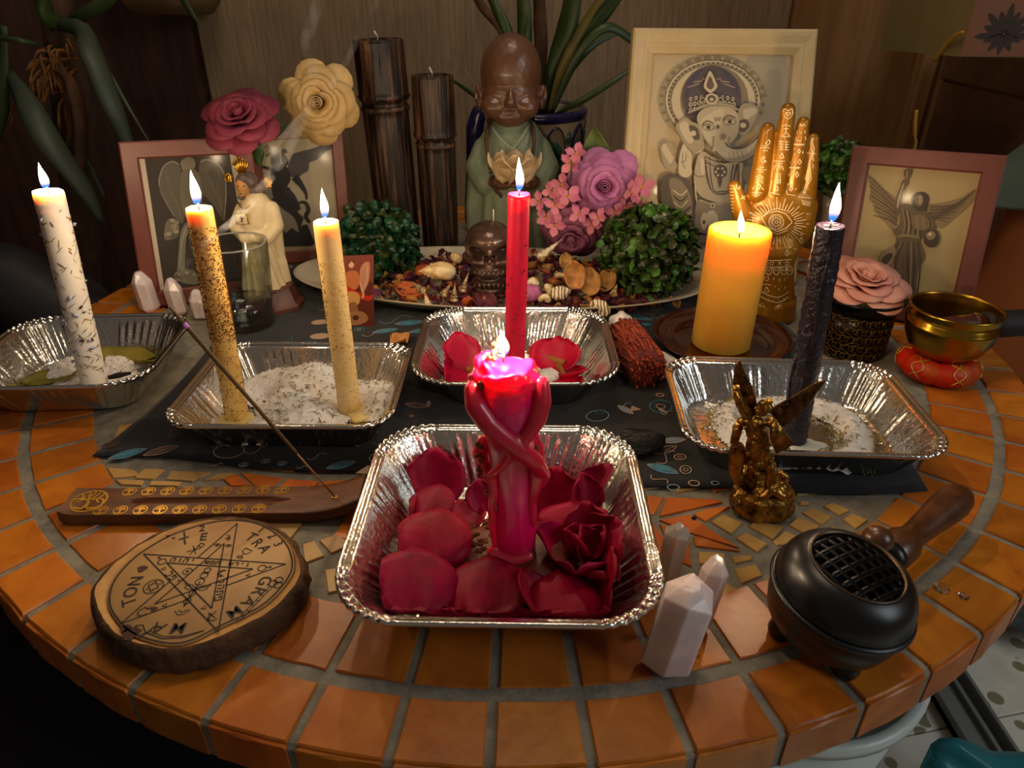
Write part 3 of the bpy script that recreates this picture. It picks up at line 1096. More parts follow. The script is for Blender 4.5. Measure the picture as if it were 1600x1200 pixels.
ZT = .0055
for a in (
  ('pointed crimson petal standing against the back left wall of the nearest tray', 680, 745, .004, .050, .052, 10, 48, 0, 1, dict(cup=.3, curl=.3)),
  ('rounded crimson petal below the pointed one at the back left of the nearest tray', 668, 795, .012, .042, .044, 150, -28, 12, 2, dict(cup=-.3, curl=-.3, ruffle=.07)),
  ('wet cupped crimson petal with glints, left of the pink candle foot', 722, 806, .008, .040, .042, 20, 8, -10, 3, dict(cup=.7, curl=.6)),
  ('small upright crimson petal just left of the pink candle shaft', 751, 774, .014, .026, .026, 10, 55, 0, 4, dict(cup=.5)),
  ('broad domed crimson petal left of the cinnamon cake', 672, 846, .014, .050, .060, 160, -22, 5, 5, dict(cup=-.28, curl=-.4, ruffle=.07)),
  ('small curled crimson petal tucked between the domed petal and the cinnamon cake', 716, 878, .010, .030, .030, 60, 12, 20, 6, dict(cup=.9, curl=.9)),
  ('large smooth crimson petal in the front left corner of the nearest tray', 645, 918, .012, .056, .060, 175, -16, -6, 7, dict(cup=-.2, curl=-.35, ruffle=.08)),
  ('large wrinkled crimson petal at the middle of the nearest tray front', 752, 925, .012, .052, .062, 165, -14, 8, 8, dict(cup=-.3, curl=-.35, ruffle=.09)),
  ('folded crimson petal right of the middle at the tray front, one edge standing', 838, 930, .010, .050, .048, 25, 22, 38, 9, dict(cup=.8, curl=.4)),
  ('dark crimson petal under the loose rose in the nearest tray', 893, 940, .009, .050, .054, 190, -10, -12, 10, dict(cup=-.4, curl=-.5)),
  ('dark crimson petal in the front right corner of the nearest tray', 935, 950, .007, .046, .048, 200, 4, 10, 11, dict(cup=.5)),
  ('tall crimson petal standing right behind the pink candle shaft', 866, 775, .008, .048, .046, -8, 52, -8, 12, dict(cup=.35, curl=.3)),
  ('crimson petal rolled upright beside the back right wall of the nearest tray', 912, 778, .010, .040, .034, 5, 58, 25, 13, dict(cup=1.0, curl=.4)),
  ('dark crimson petal leaning in the back right corner of the nearest tray', 940, 762, .010, .042, .044, -25, 45, 0, 14, dict(cup=.3)),
  ('narrow crimson petal lying crosswise above the loose rose', 902, 812, .018, .030, .056, 180, -18, -4, 15, dict(cup=-.3, curl=-.7)),
  ('dark crimson petal against the right wall of the nearest tray', 975, 905, .007, .040, .044, -60, 26, 0, 16, dict(cup=.5)),
  ('crimson petal lying flat under the domed petal at the left wall', 632, 880, .006, .044, .046, 60, 4, 14, 17, dict(cup=.4)),
  ('crimson petal half hidden at the tray front below the large wrinkled petal', 700, 955, .006, .042, .046, 150, 3, -6, 18, dict(cup=.4)),
  ('crimson petal half hidden at the tray front right of the middle', 800, 962, .006, .042, .046, 200, 3, 6, 19, dict(cup=.4)),
  ('deep crimson petal lying flat behind the pink candle at the back wall', 800, 752, .005, .046, .050, 0, 14, 0, 20, dict(cup=.5)),
  ('crimson petal flat at the left wall behind the wet cupped petal', 640, 800, .005, .040, .044, 60, 8, 0, 21, dict(cup=.4)),
):
  place_petal(*a[:-1], **a[-1])
# loose rose on the right of the tray: cupped petals round a centre
rc = g(915, 872, .014)
rose = thing('loose_rose', 'loose crimson rose head lying open on the right of the nearest tray', 'flower', (rc[0], rc[1], .006))
for k, (dx, dy, z, L, W, yaw, pit, rol, cu) in enumerate((
    (-.017, -.004, .006, .042, .036, 78, 55, 0, .9), (.014, .010, .012, .030, .040, -70, 62, 10, .8), (.020, -.006, .008, .036, .034, -110, 38, 0, .8),
    (.002, .014, .010, .036, .036, 0, 60, 0, .9), (-.002, -.012, .006, .036, .036, 160, 48, 12, .9), (.010, -.016, .006, .034, .034, 200, 42, -8, .8),
    (.002, .001, .012, .026, .026, 40, 75, 0, 1.1), (.008, .004, .014, .024, .024, -60, 70, 0, 1.1), (-.004, .006, .012, .028, .028, 100, 68, 0, 1.1))):
  vs, fs = petal_shape(L, W, cup=cu, curl=.5, seed=k + 30)
  vs = (vs @ (rotm(z=yaw) @ rotm(x=pit) @ rotm(y=rol)).T) + np.array([rc[0] + dx * .6, rc[1] + dy * .6, 0])
  vs[:, 2] += z - vs[:, 2].min()
  inside(vs, trA)
  thicken(obj('petal', (vs, fs), M['petal'], rose), .0006)

# cinnamon-dusted cake under the pink candle
M['cinnamon'] = mat('cinnamon_powder', '#6a3a10', .95, col2='#4a2408', scale=160, bump=.9, bscale=420)
M['cake_wet'] = mat('wax_soaked_cinnamon', '#5e2c10', .5, col2='#6e1e16', scale=60, bump=.4, bscale=200)
cc = g(800, 876, .010)
ck_prof = [(.001, 0), (.034, 0), (.037, .004), (.038, .009), (.036, .013), (.031, .0155), (.020, .0165), (.001, .0165)]
cake = thing('cinnamon_cake', 'round brown cinnamon cake under the melted pink candle', 'incense', (cc[0], cc[1], .0055))
obj('cake_body', lathe(ck_prof, 48, (cc[0], cc[1], .0052), wob=lambda a, z: .05 * math.sin(2 * a + 1) + .04 * math.sin(5 * a)), M['cake_wet'], cake)
b = MB()
for k in range(130):
  a = rnd.uniform(1.6, 4.9)
  r = rnd.uniform(.018, .037)
  p = np.array([cc[0] + r * math.cos(a), cc[1] + r * math.sin(a), .0052 + .0155 - max(0, r - .03) * .8])
  b.add(ico(p, rnd.uniform(.0012, .0034), 1))
obj('powder_lump', b, M['cinnamon'], cake, kind='stuff')

# ------------------------------------------------------------------ the melted pink candle (an embracing pair, mostly molten)
FY = cc[1] - .001
M['wax_fig'] = wax('molten_magenta_wax', '#ec0e6c', .26, .7, (1.5, .3, .7), col2='#cc1044', scale=26, coat=.4)
M['wax_fig_red'] = wax('molten_red_wax', '#d41444', .28, .6, (1.4, .25, .4), col2='#c02434', scale=50, coat=.3)
M['crust'] = mat('cinnamon_crust', '#8a3a14', .8, col2='#5a3a10', scale=120, bump=.8, bscale=300)

def fp(px, py, dy=0.0):
  return v(px, py, FY + dy)

def fr(wp, px, py):
  return wp / 2 * pxm(fp(px, py))

fg = thing('figure_candle', 'melted magenta candle of two entwined figures with wax curtains, lit, on the cinnamon cake', 'candle', (cc[0], cc[1], .021))
prims = []
axis_pts = [(805, 868, 62), (803, 830, 72), (804, 790, 70), (802, 755, 72), (800, 715, 72), (798, 685, 76), (795, 655, 92), (791, 625, 104), (790, 598, 96), (790, 578, 82)]
prims += chain([fp(a, b) for a, b, w in axis_pts], [fr(w, a, b) for a, b, w in axis_pts], 20)
# lobes of the crown round the pool
for (a, b, w, dy) in ((756, 566, 30, .002), (762, 552, 20, .004), (775, 590, 46, -.010), (818, 582, 38, .0), (812, 568, 22, .003), (795, 592, 52, -.012), (790, 575, 40, .012), (834, 598, 34, -.004), (746, 590, 28, -.003), (765, 556, 26, -.002)):
  prims.append(ico(fp(a, b, dy), fr(w, a, b), 2))
prims += chain([fp(748, 585, .002), fp(752, 560, .003), fp(762, 542, .006), fp(776, 530, .009)], [fr(26, 756, 570), fr(22, 752, 560), fr(16, 765, 545), fr(7, 778, 536)], 12)
prims += chain([fp(834, 592, .002), fp(828, 568, .003), fp(818, 550, .005)], [fr(24, 828, 590), fr(19, 822, 566), fr(8, 815, 556)], 12)
me = blob(prims, .0016, 3, 'wax_body', lambda co: dent(co, fp(788, 556, -.001), (.0175, .019, .020), (0, 0, -.017)))
obj('wax_body', me, M['wax_fig'], fg)
prims = []
for pts in (
  [(738, 608, 16, -.008), (744, 634, 22, -.014), (762, 660, 22, -.017), (788, 682, 20, -.017), (812, 702, 20, -.016), (836, 722, 18, -.013), (852, 742, 10, -.009), (848, 756, 6, -.009)],
  [(846, 600, 16, -.006), (846, 628, 20, -.009), (838, 655, 20, -.012), (820, 682, 16, -.014), (800, 706, 12, -.015), (785, 728, 8, -.015), (768, 742, 7, -.013)],
  [(744, 600, 14, -.004), (738, 590, 10, -.003)],
  [(768, 742, 9, -.011), (772, 770, 9, -.010), (768, 800, 7, -.010), (770, 830, 6, -.010), (774, 852, 5, -.010)],
  [(838, 735, 12, -.009), (836, 765, 9, -.010), (828, 790, 7, -.009), (832, 820, 5, -.008)],
  [(755, 690, 14, .004), (750, 710, 16, .004), (758, 735, 12, .002), (768, 752, 8, 0)],
  [(828, 672, 14, .004), (838, 700, 16, .004), (842, 725, 12, .002)],
  [(770, 862, 12, -.010), (800, 876, 13, -.014), (826, 868, 10, -.011)],
):
  prims += chain([fp(a, b, d) for a, b, w, d in pts], [fr(w * 1.45 + 3, a, b) for a, b, w, d in pts], 12)
me = blob(prims, .0012, 3, 'wax_ribbon')
obj('wax_ribbon', me, M['wax_fig_red'], fg)
b = MB()
for k in range(90):
  px, py, sd = rnd.choice([(748, 705, .0), (752, 728, .0), (838, 715, .0), (845, 735, -.006), (770, 800, -.008), (766, 760, -.008), (840, 650, -.004), (772, 545, .004), (750, 612, -.009)])
  p = fp(px + rnd.uniform(-7, 7), py + rnd.uniform(-16, 16), sd + rnd.uniform(-.004, .002))
  b.add(ico(p, (rnd.uniform(.0008, .002), rnd.uniform(.0008, .0016), rnd.uniform(.001, .0026)), 1))
obj('cinnamon_crust', b, M['crust'], fg, kind='stuff')
wk = obj('wick', tube([fp(786, 566), fp(787, 553)], .0008, 6), M['wick'], fg)
flame(fg, fp(786, 557), fp(785, 516), 17 * pxm(fp(786, 550)), 1.1, wk)

# ------------------------------------------------------------------ tray with the pink taper: petals, cinnamon sticks, salt lumps
for a in (
  ('crimson petal leaning on the back left wall of the pink taper tray', 720, 552, .006, .052, .046, 15, 45, -10, 40, dict(cup=.3, curl=.3)),
  ('large crimson petal lying at the left of the pink taper tray', 700, 588, .005, .056, .062, 70, 6, 6, 41, dict(cup=-.4, curl=-.3)),
  ('crimson petal behind the pink taper tray right half, under a cinnamon stick', 868, 553, .008, .050, .060, -20, 30, 0, 42, dict(cup=.4)),
  ('crimson petal with pointed corner at the right of the pink taper tray', 897, 580, .008, .034, .052, -70, 16, -25, 43, dict(cup=.6)),
  ('crimson petal lying at the front right of the pink taper tray', 896, 605, .006, .034, .052, 175, -16, 0, 44, dict(cup=-.4, curl=-.5)),
  ('small crimson petal at the front left of the pink taper tray, partly under a stick', 690, 610, .004, .032, .036, 120, 8, 0, 45, dict(cup=.4)),
):
  place_petal(*a[:-1], material='petal_bright', **a[-1])
M['cinnamon_bark'] = mat('cinnamon_bark', '#a8691e', .7, col2='#8a4f14', scale=120, stretch=(1, 1, 1), bump=.5, bscale=260)

def cinnamon_stick(label, p0, p1, r):
  """rolled quill: two scrolls side by side"""
  p0, p1 = np.asarray(p0), np.asarray(p1)
  x, y, d = frame_of(p1 - p0)
  b = MB()
  prof = []
  for k in range(26):
    a = k / 25 * 3.4 * PI
    rr = r * (.42 + .5 * k / 25)
    prof.append((rr * math.cos(a), rr * math.sin(a)))
  outer = prof
  inner = [(q[0] * .9, q[1] * .9) for q in prof][::-1]
  loop = outer + inner
  rs = [[p0 + (p1 - p0) * t + x * a + y * c for a, c in loop] for t in np.linspace(0, 1, 6)]
  b.add(rings(rs))
  o = obj('cinnamon_stick', b, M['cinnamon_bark'])
  return tag(o, label, 'cinnamon stick', 'cinnamon sticks in the pink taper tray')

cinnamon_stick('long cinnamon stick resting on the petal right of the pink taper', v(826, 548, .655), v(883, 568, .625), .0042)
cinnamon_stick('thick cinnamon stick at the front left of the pink taper tray', g(692, 602, .012), g(738, 600, .012), .0048)
cinnamon_stick('short cinnamon stick behind the melted candle, left of the pink taper', g(722, 566, .014), g(752, 556, .014), .0042)
cinnamon_stick('dark cinnamon stick below the short one, left of the pink taper', g(728, 578, .011), g(760, 574, .011), .0042)
cinnamon_stick('small cinnamon stick standing by the salt crystal, right of the melted candle', g(883, 592, .011), g(872, 570, .013), .0040)
M['salt'] = mat('coarse_salt', '#f2ece4', .55, col2='#e2dcd8', scale=200, sss=.3, sssr=(.6, .6, .6), bump=.6, bscale=700)

def rock(c, s, seed, sub=2):
  vs, fs = ico((0, 0, 0), 1, sub)
  for i, p in enumerate(vs):
    vs[i] = p * (1 + .28 * nz(p, 1.6, seed))
  return vs * np.asarray(s) + np.asarray(c), fs

o = obj('salt_crystal', rock(g(857, 590, .012), (.014, .010, .009), 3), M['salt'], smooth=False)
tag(o, 'white salt crystal beside the small cinnamon stick, right of the melted candle', 'salt')
o = obj('salt_crystal', rock(g(862, 612, .010), (.012, .009, .007), 5), M['salt'], smooth=False)
tag(o, 'white salt crystal at the front edge of the pink taper tray', 'salt')

# ------------------------------------------------------------------ salt heaps with herbs
def salt_heap(label, hfun, xs, ys, tray, herbs, herb_area, floor=.0055, seed=1, n=90, m=70, matname='salt'):
  """a height field of salt over the tray floor; grains and herb bits lie on it"""
  c, ux, uy = tray

  def W(x, y, z):
    return np.array([c[0] + ux[0] * x + uy[0] * y, c[1] + ux[1] * x + uy[1] * y, z])
  X, Y = np.linspace(*xs, n), np.linspace(*ys, m)
  Hh = np.zeros((m, n))
  for j in range(m):
    for i in range(n):
      h = hfun(X[i], Y[j])
      if h > 0:
        h += .0016 * nz((X[i], Y[j], 0), 330, seed) + .0014 * nz((X[i], Y[j], 3), 140, seed)
      Hh[j, i] = h
  vs = [W(X[i], Y[j], floor + max(Hh[j, i], -.002)) for j in range(m) for i in range(n)]
  fs = []
  for j in range(m - 1):
    for i in range(n - 1):
      if max(Hh[j, i], Hh[j + 1, i], Hh[j, i + 1], Hh[j + 1, i + 1]) > 0:
        a = j * n + i
        fs.append((a, a + 1, a + n + 1, a + n))
  q = random.Random(seed)
  used = sorted({i for f in fs for i in f})
  mp = {a: k for k, a in enumerate(used)}
  b = MB().add((np.array(vs)[used], [tuple(mp[i] for i in f) for f in fs]))
  h = obj('salt_heap', b, M[matname], kind='stuff')
  tag(h, label, 'salt')
  gr = MB()
  k = 0
  tri = [(0, 1, 2), (0, 2, 3), (0, 3, 1), (1, 3, 2)]
  while k < 1500:
    x, y = q.uniform(*xs), q.uniform(*ys)
    hh = hfun(x, y)
    if hh > -.0015 and (hh > 0 or q.random() < .3):
      s = q.uniform(.0007, .0018)
      R = np.array([[q.gauss(0, 1) for _ in range(3)] for _ in range(4)])
      R /= np.linalg.norm(R, axis=1)[:, None]
      gr.add((R * s + W(x, y, floor + max(hh, 0) + .0006), tri))
    k += 1
  obj('salt_grain', gr, M[matname], h, smooth=False, kind='stuff')
  hb = MB()
  k = 0
  while k < herbs:
    x, y = q.uniform(*xs), q.uniform(*ys)
    k += 1
    if q.random() < herb_area(x, y):
      hh = floor + max(hfun(x, y), 0) + .0012
      p = W(x, y, hh)
      a = q.uniform(0, PI)
      u = np.array([math.cos(a), math.sin(a), q.uniform(-.3, .3)]) * q.uniform(.0014, .0034)
      hb.add(tube([p - u, p + np.array([0, 0, .0006]), p + u], [.0003, .0005, .0002], 4), q.randrange(3))
  obj('dried_herb', hb, [M['herb_green'], M['herb_tan'], M['herb_olive']], h, kind='stuff')
  return h

M['herb_olive'] = mat('dried_herb_olive', '#a08a3c', .9)

def local(tray, px, py, z=.008):
  c, ux, uy = tray
  p = g(px, py, z)[:2] - c
  return float(np.dot(p, ux)), float(np.dot(p, uy))

def hills(tray, L):
  H = [(*local(tray, a, b), r, h) for a, b, r, h in L]

  def f(x, y):
    s = -.0035
    for hx, hy, r, h in H:
      s = max(s, -.0035) + 0
      s += 1.35 * h * math.exp(-((x - hx) ** 2 + (y - hy) ** 2 * 1.3) / (r * r))
    return s
  return f

tC = trC[1:4]
hC = hills(tC, [(300, 655, .026, .010), (500, 600, .026, .018), (450, 628, .030, .012), (430, 598, .030, .012), (345, 612, .018, .009), (590, 615, .026, .013), (480, 655, .028, .012),
        (600, 640, .018, .008), (400, 672, .02, .007), (372, 645, .014, -.010), (548, 632, .012, -.008), (420, 622, .012, -.008)])
salt_heap('coarse white salt with green herbs heaped in the tray of the two yellow tapers', hC, (-.078, .078), (-.060, .060), tC, 900, lambda x, y: .5 if hC(x, y) > .004 and x > -.03 else .08, seed=3)
tE = trE[1:4]
eC = local(tE, 1240, 672)

def hE(x, y):
  r = math.hypot((x - eC[0]) / 1.0, (y - eC[1]) / 1.0)
  a = math.atan2(y - eC[1], x - eC[0])
  return .011 * math.exp(-((r - .052 - .004 * math.sin(3 * a)) / .0125) ** 2) * (1 + .3 * math.sin(2 * a + 1)) - .0032

def herbE(x, y):
  r = math.hypot(x - eC[0], y - eC[1])
  return .9 * math.exp(-((r - .036) / .005) ** 2) + .5 * math.exp(-((r - .070) / .006) ** 2) + .10 * (hE(x, y) > 0)

salt_heap('ring of white salt edged with green herbs round the dark purple taper', hE, (-.082, .086), (-.058, .060), tE, 2600, herbE, seed=7)
tD = trD[1:4]
hD = hills(tD, [(95, 585, .022, .010), (180, 570, .026, .010), (120, 570, .02, .007), (200, 585, .016, .006)])
salt_heap('white salt between the bay leaves around the white taper foot', hD, (-.05, .07), (-.05, .05), tD, 160, lambda x, y: .25, seed=9)

# wax puddles at the candle feet
M['wax_puddle_m'] = wax('spilled_pale_wax', '#e6dcc8', .25, .5)

def puddle(label, px, py, r, h, material, seed):
  p = g(px, py, .006)
  prof = [(.001, 0), (1, 0), (1.02, .3), (.9, .8), (.6, 1.0), (.001, 1.05)]
  o = obj('wax_puddle', lathe([(a * r, z * h) for a, z in prof], 40, (p[0], p[1], .0052), wob=lambda a, z: .22 * math.sin(2 * a + seed) + .14 * math.sin(3 * a + 2 * seed) + .08 * math.sin(7 * a)), material)
  return tag(o, label, 'wax', 'spilled wax')

puddle('pale wax puddle spilled to the right of the dark purple taper foot', 1262, 697, .014, .0016, M['wax_puddle_m'], 1.3)
puddle('yellow wax puddle round the foot of the spice dusted taper', 372, 660, .017, .004, M['wax_pale'], 2.3)
puddle('yellow wax puddle round the foot of the paler yellow taper', 560, 642, .016, .003, M['wax_pale'], 3.1)

# bay leaves
M['bay'] = mat('bay_leaf', '#8a7a2c', .5, col2='#6a6420', scale=60, bump=.2, bscale=200, spec=.3)

def leaf_blade(L, W, cup=.25, bend=.2, wave=.05, n=6, m=14, seed=0, sharp=1.0):
  vs, fs = [], []
  for i in range(m + 1):
    t = i / m
    w = W / 2 * math.sin(PI * t ** .85) ** sharp * .99 + .0002
    for j in range(n + 1):
      u = -1 + 2 * j / n
      vs.append((w * u, L * t, cup * W * .4 * abs(u) + bend * L * (t - .5) ** 2 + wave * W * math.sin(t * 14 + seed + 2 * u) * u * u - .02 * W * (abs(u) < .2)))
  for i in range(m):
    for j in range(n):
      a = i * (n + 1) + j
      fs.append((a, a + 1, a + n + 2, a + n + 1))
  return np.array(vs), fs

def lay_leaf(name, label, p, L, W, yaw, pitch, roll, material, cat='leaf', group=None, parent=None, t=.0005, **kw):
  vs, fs = leaf_blade(L, W, **kw)
  vs = vs - np.array([0, L / 2, 0])
  vs = vs @ (rotm(z=yaw) @ rotm(x=pitch) @ rotm(y=roll)).T
  vs[:, 2] -= vs[:, 2].min()
  o = obj(name, (vs + np.asarray(p), fs), material, parent)
  thicken(o, t)
  if label:
    tag(o, label, cat, group)
  return o

gb = 'bay leaves in the left-edge tray'
lay_leaf('bay_leaf', 'long bay leaf left of the white taper foot, along the tray wall', g(92, 582, .014) * [1, 1, 0] + [0, 0, .010], .066, .026, -58, 4, 12, M['bay'], group=gb, seed=1)
lay_leaf('bay_leaf', 'bay leaf lying behind the white taper against the back wall of its tray', g(190, 555, .016) * [1, 1, 0] + [0, 0, .010], .070, .026, 92, 6, -20, M['bay'], group=gb, seed=2)
lay_leaf('bay_leaf', 'bay leaf curled at the right wall of the left-edge tray', g(238, 568, .014) * [1, 1, 0] + [0, 0, .008], .044, .028, 165, 22, 10, M['bay'], group=gb, seed=3)
lay_leaf('bay_leaf', 'darker bay leaf at the front left of the left-edge tray', g(55, 597, .010) * [1, 1, 0] + [0, 0, .006], .046, .020, -70, 0, 8, M['bay'], group=gb, seed=4)
o = obj('charred_wick', tube([g(170, 590, .017), g(186, 586, .019), g(204, 583, .016)], [.0022, .003, .0015], 8), M['wick'])
tag(o, 'small charred twig on the salt right of the white taper foot', 'twig')

# ================================================================== incense holder and stick
M['holder_wood'] = mat('dark_mango_wood', '#6b3d1e', .42, col2='#4a2812', scale=26, stretch=(1, 9, 9), bump=.2, bscale=160, spec=.4)
M['gold_inlay'] = mat('gold_leaf_inlay', '#c8962c', .35, .7)
hz = .011
hA, hB = g(105, 781, hz), g(568, 776, hz)
hx = hB - hA
HL = np.linalg.norm(hx)
hx /= HL
hy = np.array([-hx[1], hx[0], 0])
HW = .0335
holder = thing('incense_holder', 'long curved wooden incense holder with gold tree inlays', 'incense holder', tuple((hA + hB) / 2 * [1, 1, 0]))
NS = 60

def hold(s, t, dz=0.0):
  """s along 0..1, t across -1..1, dz above the top face"""
  z = .0095 + .012 * max(0, (s - .80) / .20) ** 2 + .002 * max(0, (.06 - s) / .06) ** 2
  w = HW / 2 * (1 if s > .04 else .88 + 3 * s)
  return hA * [1, 1, 0] + hx * HL * s + hy * w * t + np.array([0, 0, z + dz])

def groove(s, t):
  if .20 < s < .74:
    e = min(1, (s - .20) / .05, (.74 - s) / .05)
    return -.0032 * max(0, 1 - abs(t) / (.20 * e + .01)) ** .5 if abs(t) < .20 * e + .01 else 0
  return 0

rs = []
for k in range(NS + 1):
  s = k / NS
  top = [hold(s, t, groove(s, t)) for t in (-1, -.94, -.6, -.22, -.19, -.14, -.07, 0, .07, .14, .19, .22, .6, .94, 1)]
  top[0][2] -= .0012
  top[-1][2] -= .0012
  th = .0085 if s < .8 else .0085 - .002 * (s - .8) / .2
  bot = [hold(s, t, -th) for t in (1, -1)]
  rs.append(top + bot)
hbrd = obj('holder_board', rings(rs), M['holder_wood'], holder, sharp=50)

def tree_inlay(b, s, t, r, detail):
  """round tree-of-life emblem, flat on the board"""
  def P(x, y):
    return hold(s + (x * r) / HL, t + (y * r) / (HW / 2), .00025)
  w = r * .12
  b.add(tube2d([P(x, y) for x, y in circ(22)], w, .0))
  b.add(tube2d([P(0, -.8), P(.05, -.3), P(0, .1)], [r * .34, r * .2, r * .24], .0001))
  br = [[(0, 0), (-.4, .2), (-.75, .15)], [(0, 0), (.4, .25), (.75, .2)], [(0, .1), (-.25, .5), (-.3, .85)], [(0, .1), (.2, .5), (.35, .8)], [(0, -.75), (-.4, -.7), (-.65, -.6)], [(0, -.75), (.4, -.7), (.65, -.6)]]
  if detail:
    br += [[(-.4, .2), (-.6, .5), (-.65, .65)], [(.4, .25), (.6, .5), (.6, .7)], [(-.75, .15), (-.9, .0), (-.85, -.2)], [(.7, .2), (.9, 0), (.85, -.2)], [(-.2, .4), (.0, .7), (0, .92)], [(-.4, .2), (-.5, -.05), (-.7, -.15)], [(.4, .2), (.5, -.05), (.7, -.15)]]
  for q in br:
    b.add(tube2d([P(x, y) for x, y in q], [r * .16, r * .13, r * .07], .0001))
  if not detail:
    for k in range(9):
      a = k / 8 * PI
      b.add(tube2d([P(.55 * math.cos(a) - .08, .1 + .5 * math.sin(a)), P(.55 * math.cos(a) + .08, .12 + .5 * math.sin(a))], r * .2, .0001))

bi = MB()
tree_inlay(bi, .072, .0, .0122, True)
obj('tree_emblem', bi, M['gold_inlay'], hbrd, smooth=False)
for k in range(9):
  for t, s0 in ((.66, .185), (-.66, .135)):
    bi = MB()
    tree_inlay(bi, s0 + k * .0655, t, .0048, False)
    obj('tree_emblem', bi, M['gold_inlay'], hbrd, smooth=False)
hole = hold(.905, -.15, .0)
obj('stick_socket', lathe([(.0011, 0), (.0021, 0), (.0021, .0006), (.0011, .0006)], 14, tuple(hole), cap=False), M['gold_inlay'], hbrd)
M['incense'] = mat('incense_paste', '#5a4322', .9, bump=.5, bscale=900)
M['bamboo_stick'] = mat('bare_bamboo_stick', '#a0743a', .7)
M['mauve_band'] = mat('smouldering_band', '#b878c8', .7)
tipp = v(265, 480, hole[1] + .004)
stick = thing('incense_stick', 'thin incense stick slanting up from the wooden holder, ash at its tip', 'incense stick', tuple(hole))
E = lambda t: hole + (tipp - hole) * t
obj('bare_stick', tube([hole + [0, 0, .001], E(.30)], .0007, 8), M['bamboo_stick'], stick)
obj('incense_coat', tube([E(.255), E(.27), E(.60), E(.905)], [.0008, .0013, .0014, .0015], 8), M['incense'], stick)
obj('ember_band', tube([E(.905), E(.925)], .00165, 8), M['mauve_band'], stick)
obj('ash_tip', tube([E(.925), E(.96), E(1.0)], [.0015, .0013, .0006], 8), M['incense'], stick)

# ================================================================== wood slice with the engraved pentacle
M['bark'] = mat('tree_bark', '#3c2413', .9, col2='#5a3a1e', scale=60, bump=1.0, bscale=160)
M['slice_rim'] = mat('sawn_sapwood', '#b98a4c', .7, col2='#a0733a', scale=50, bump=.1, bscale=300)
M['slice_face'] = mat('sawn_heartwood', '#a8814e', .62, col2='#8a6238', scale=16, ramp=(.42, .78), bump=.08, bscale=300)
M['burn'] = mat('burnt_line', '#1e1208', .8)
DZ = .0215
out = smooth_loop([g(a, b, DZ)[:2] for a, b in ((143, 935), (152, 905), (196, 862), (262, 825), (330, 808), (392, 810), (445, 832), (470, 868), (470, 905), (430, 952), (370, 985), (300, 1012), (225, 1012), (168, 985))], 110)
inn = smooth_loop([g(a, b, DZ)[:2] for a, b in ((168, 940), (178, 905), (215, 866), (275, 832), (345, 813), (400, 816), (440, 838), (458, 868), (455, 900), (415, 945), (350, 978), (280, 1008), (212, 995), (180, 968))], 110)
slc = thing('wood_slice', 'round wooden tree slice engraved with a lettered pentagram, bark around its edge', 'wood disc', (*out.mean(0), 0))
cen = out.mean(0)

def offs(L, d, wob=0, seed=0):
  c = L.mean(0)
  return np.array([p + (p - c) / np.linalg.norm(p - c) * (d + wob * nz((p[0], p[1], 0), 120, seed)) for p in L])

def zr(L, z):
  return np.c_[L, np.full(len(L), z)]

obj('bark', rings([zr(offs(out, -.002), .001), zr(offs(out, .001, .0022, 1), .003), zr(offs(out, .0025, .003, 2), .010), zr(offs(out, .0015, .0028, 3), .017), zr(offs(out, .0002, .0016, 4), DZ - .0008), zr(offs(out, -.002, .001), DZ - .0002)], True, True, False), M['bark'], slc)
obj('sapwood_ring', rings([zr(offs(out, -.0015, .001), DZ - .0004), zr(offs(inn, .0008), DZ - .0010), zr(offs(inn, .0002), DZ - .0022)], True, False, False), M['slice_rim'], slc)
fce = obj('face', rings([zr(inn, DZ - .003), zr(inn, DZ - .0002), zr(offs(inn, -.0006), DZ + .0002)], True, False, True), M['slice_face'], slc, sharp=40)
tips = [g(a, b, DZ)[:2] for a, b in ((372, 817), (447, 882), (337, 987), (190, 978), (225, 866))]
idl = np.array([(math.cos(math.radians(90 - 72 * k)), math.sin(math.radians(90 - 72 * k))) for k in range(5)])
A = []
Bv = []
for (x, y), p in zip(idl, tips):      # similarity transform of the ideal star onto the slice
  A += [[x, -y, 1, 0], [y, x, 0, 1]]
  Bv += [p[0], p[1]]
sa, sb, stx, sty = np.linalg.lstsq(np.array(A), np.array(Bv), rcond=None)[0]
SR = math.hypot(sa, sb)

def D(x, y):
  return np.array([sa * x - sb * y + stx, sb * x + sa * y + sty, DZ + .0003])

eng = MB()
LW = .0009

def dl(P, w=LW):
  eng.add(tube2d([D(*p) for p in P], w, .00012))

def lerp(a, b, t):
  return (a[0] + (b[0] - a[0]) * t, a[1] + (b[1] - a[1]) * t)

st = [tuple(p) for p in idl]
inner = [tuple(np.array([math.cos(math.radians(90 - 72 * k - 36)), math.sin(math.radians(90 - 72 * k - 36))]) * .382) for k in range(5)]
# interlaced double-line star: outer lines whole, inner lines broken where a band passes over
for k in range(5):
  a, b_ = st[k], st[(k + 2) % 5]
  dl([a, lerp(a, b_, .385)])
  dl([lerp(a, b_, .615), b_])
  if k % 2 == 0:
    dl([lerp(a, b_, .385), lerp(a, b_, .615)])
  ia, ib = np.array(a) * .60, np.array(b_) * .60
  dl([tuple(ia), tuple(ib)])
dl([tuple(np.array(p) * 1.0) for p in (inner[0], inner[1])], .0005)
# outer burnt circle
eng.add(tube2d([np.array([p[0], p[1], DZ + .0003]) for p in np.vstack([offs(inn, -.0012), offs(inn, -.0012)[:1]])], .0011, .0001))

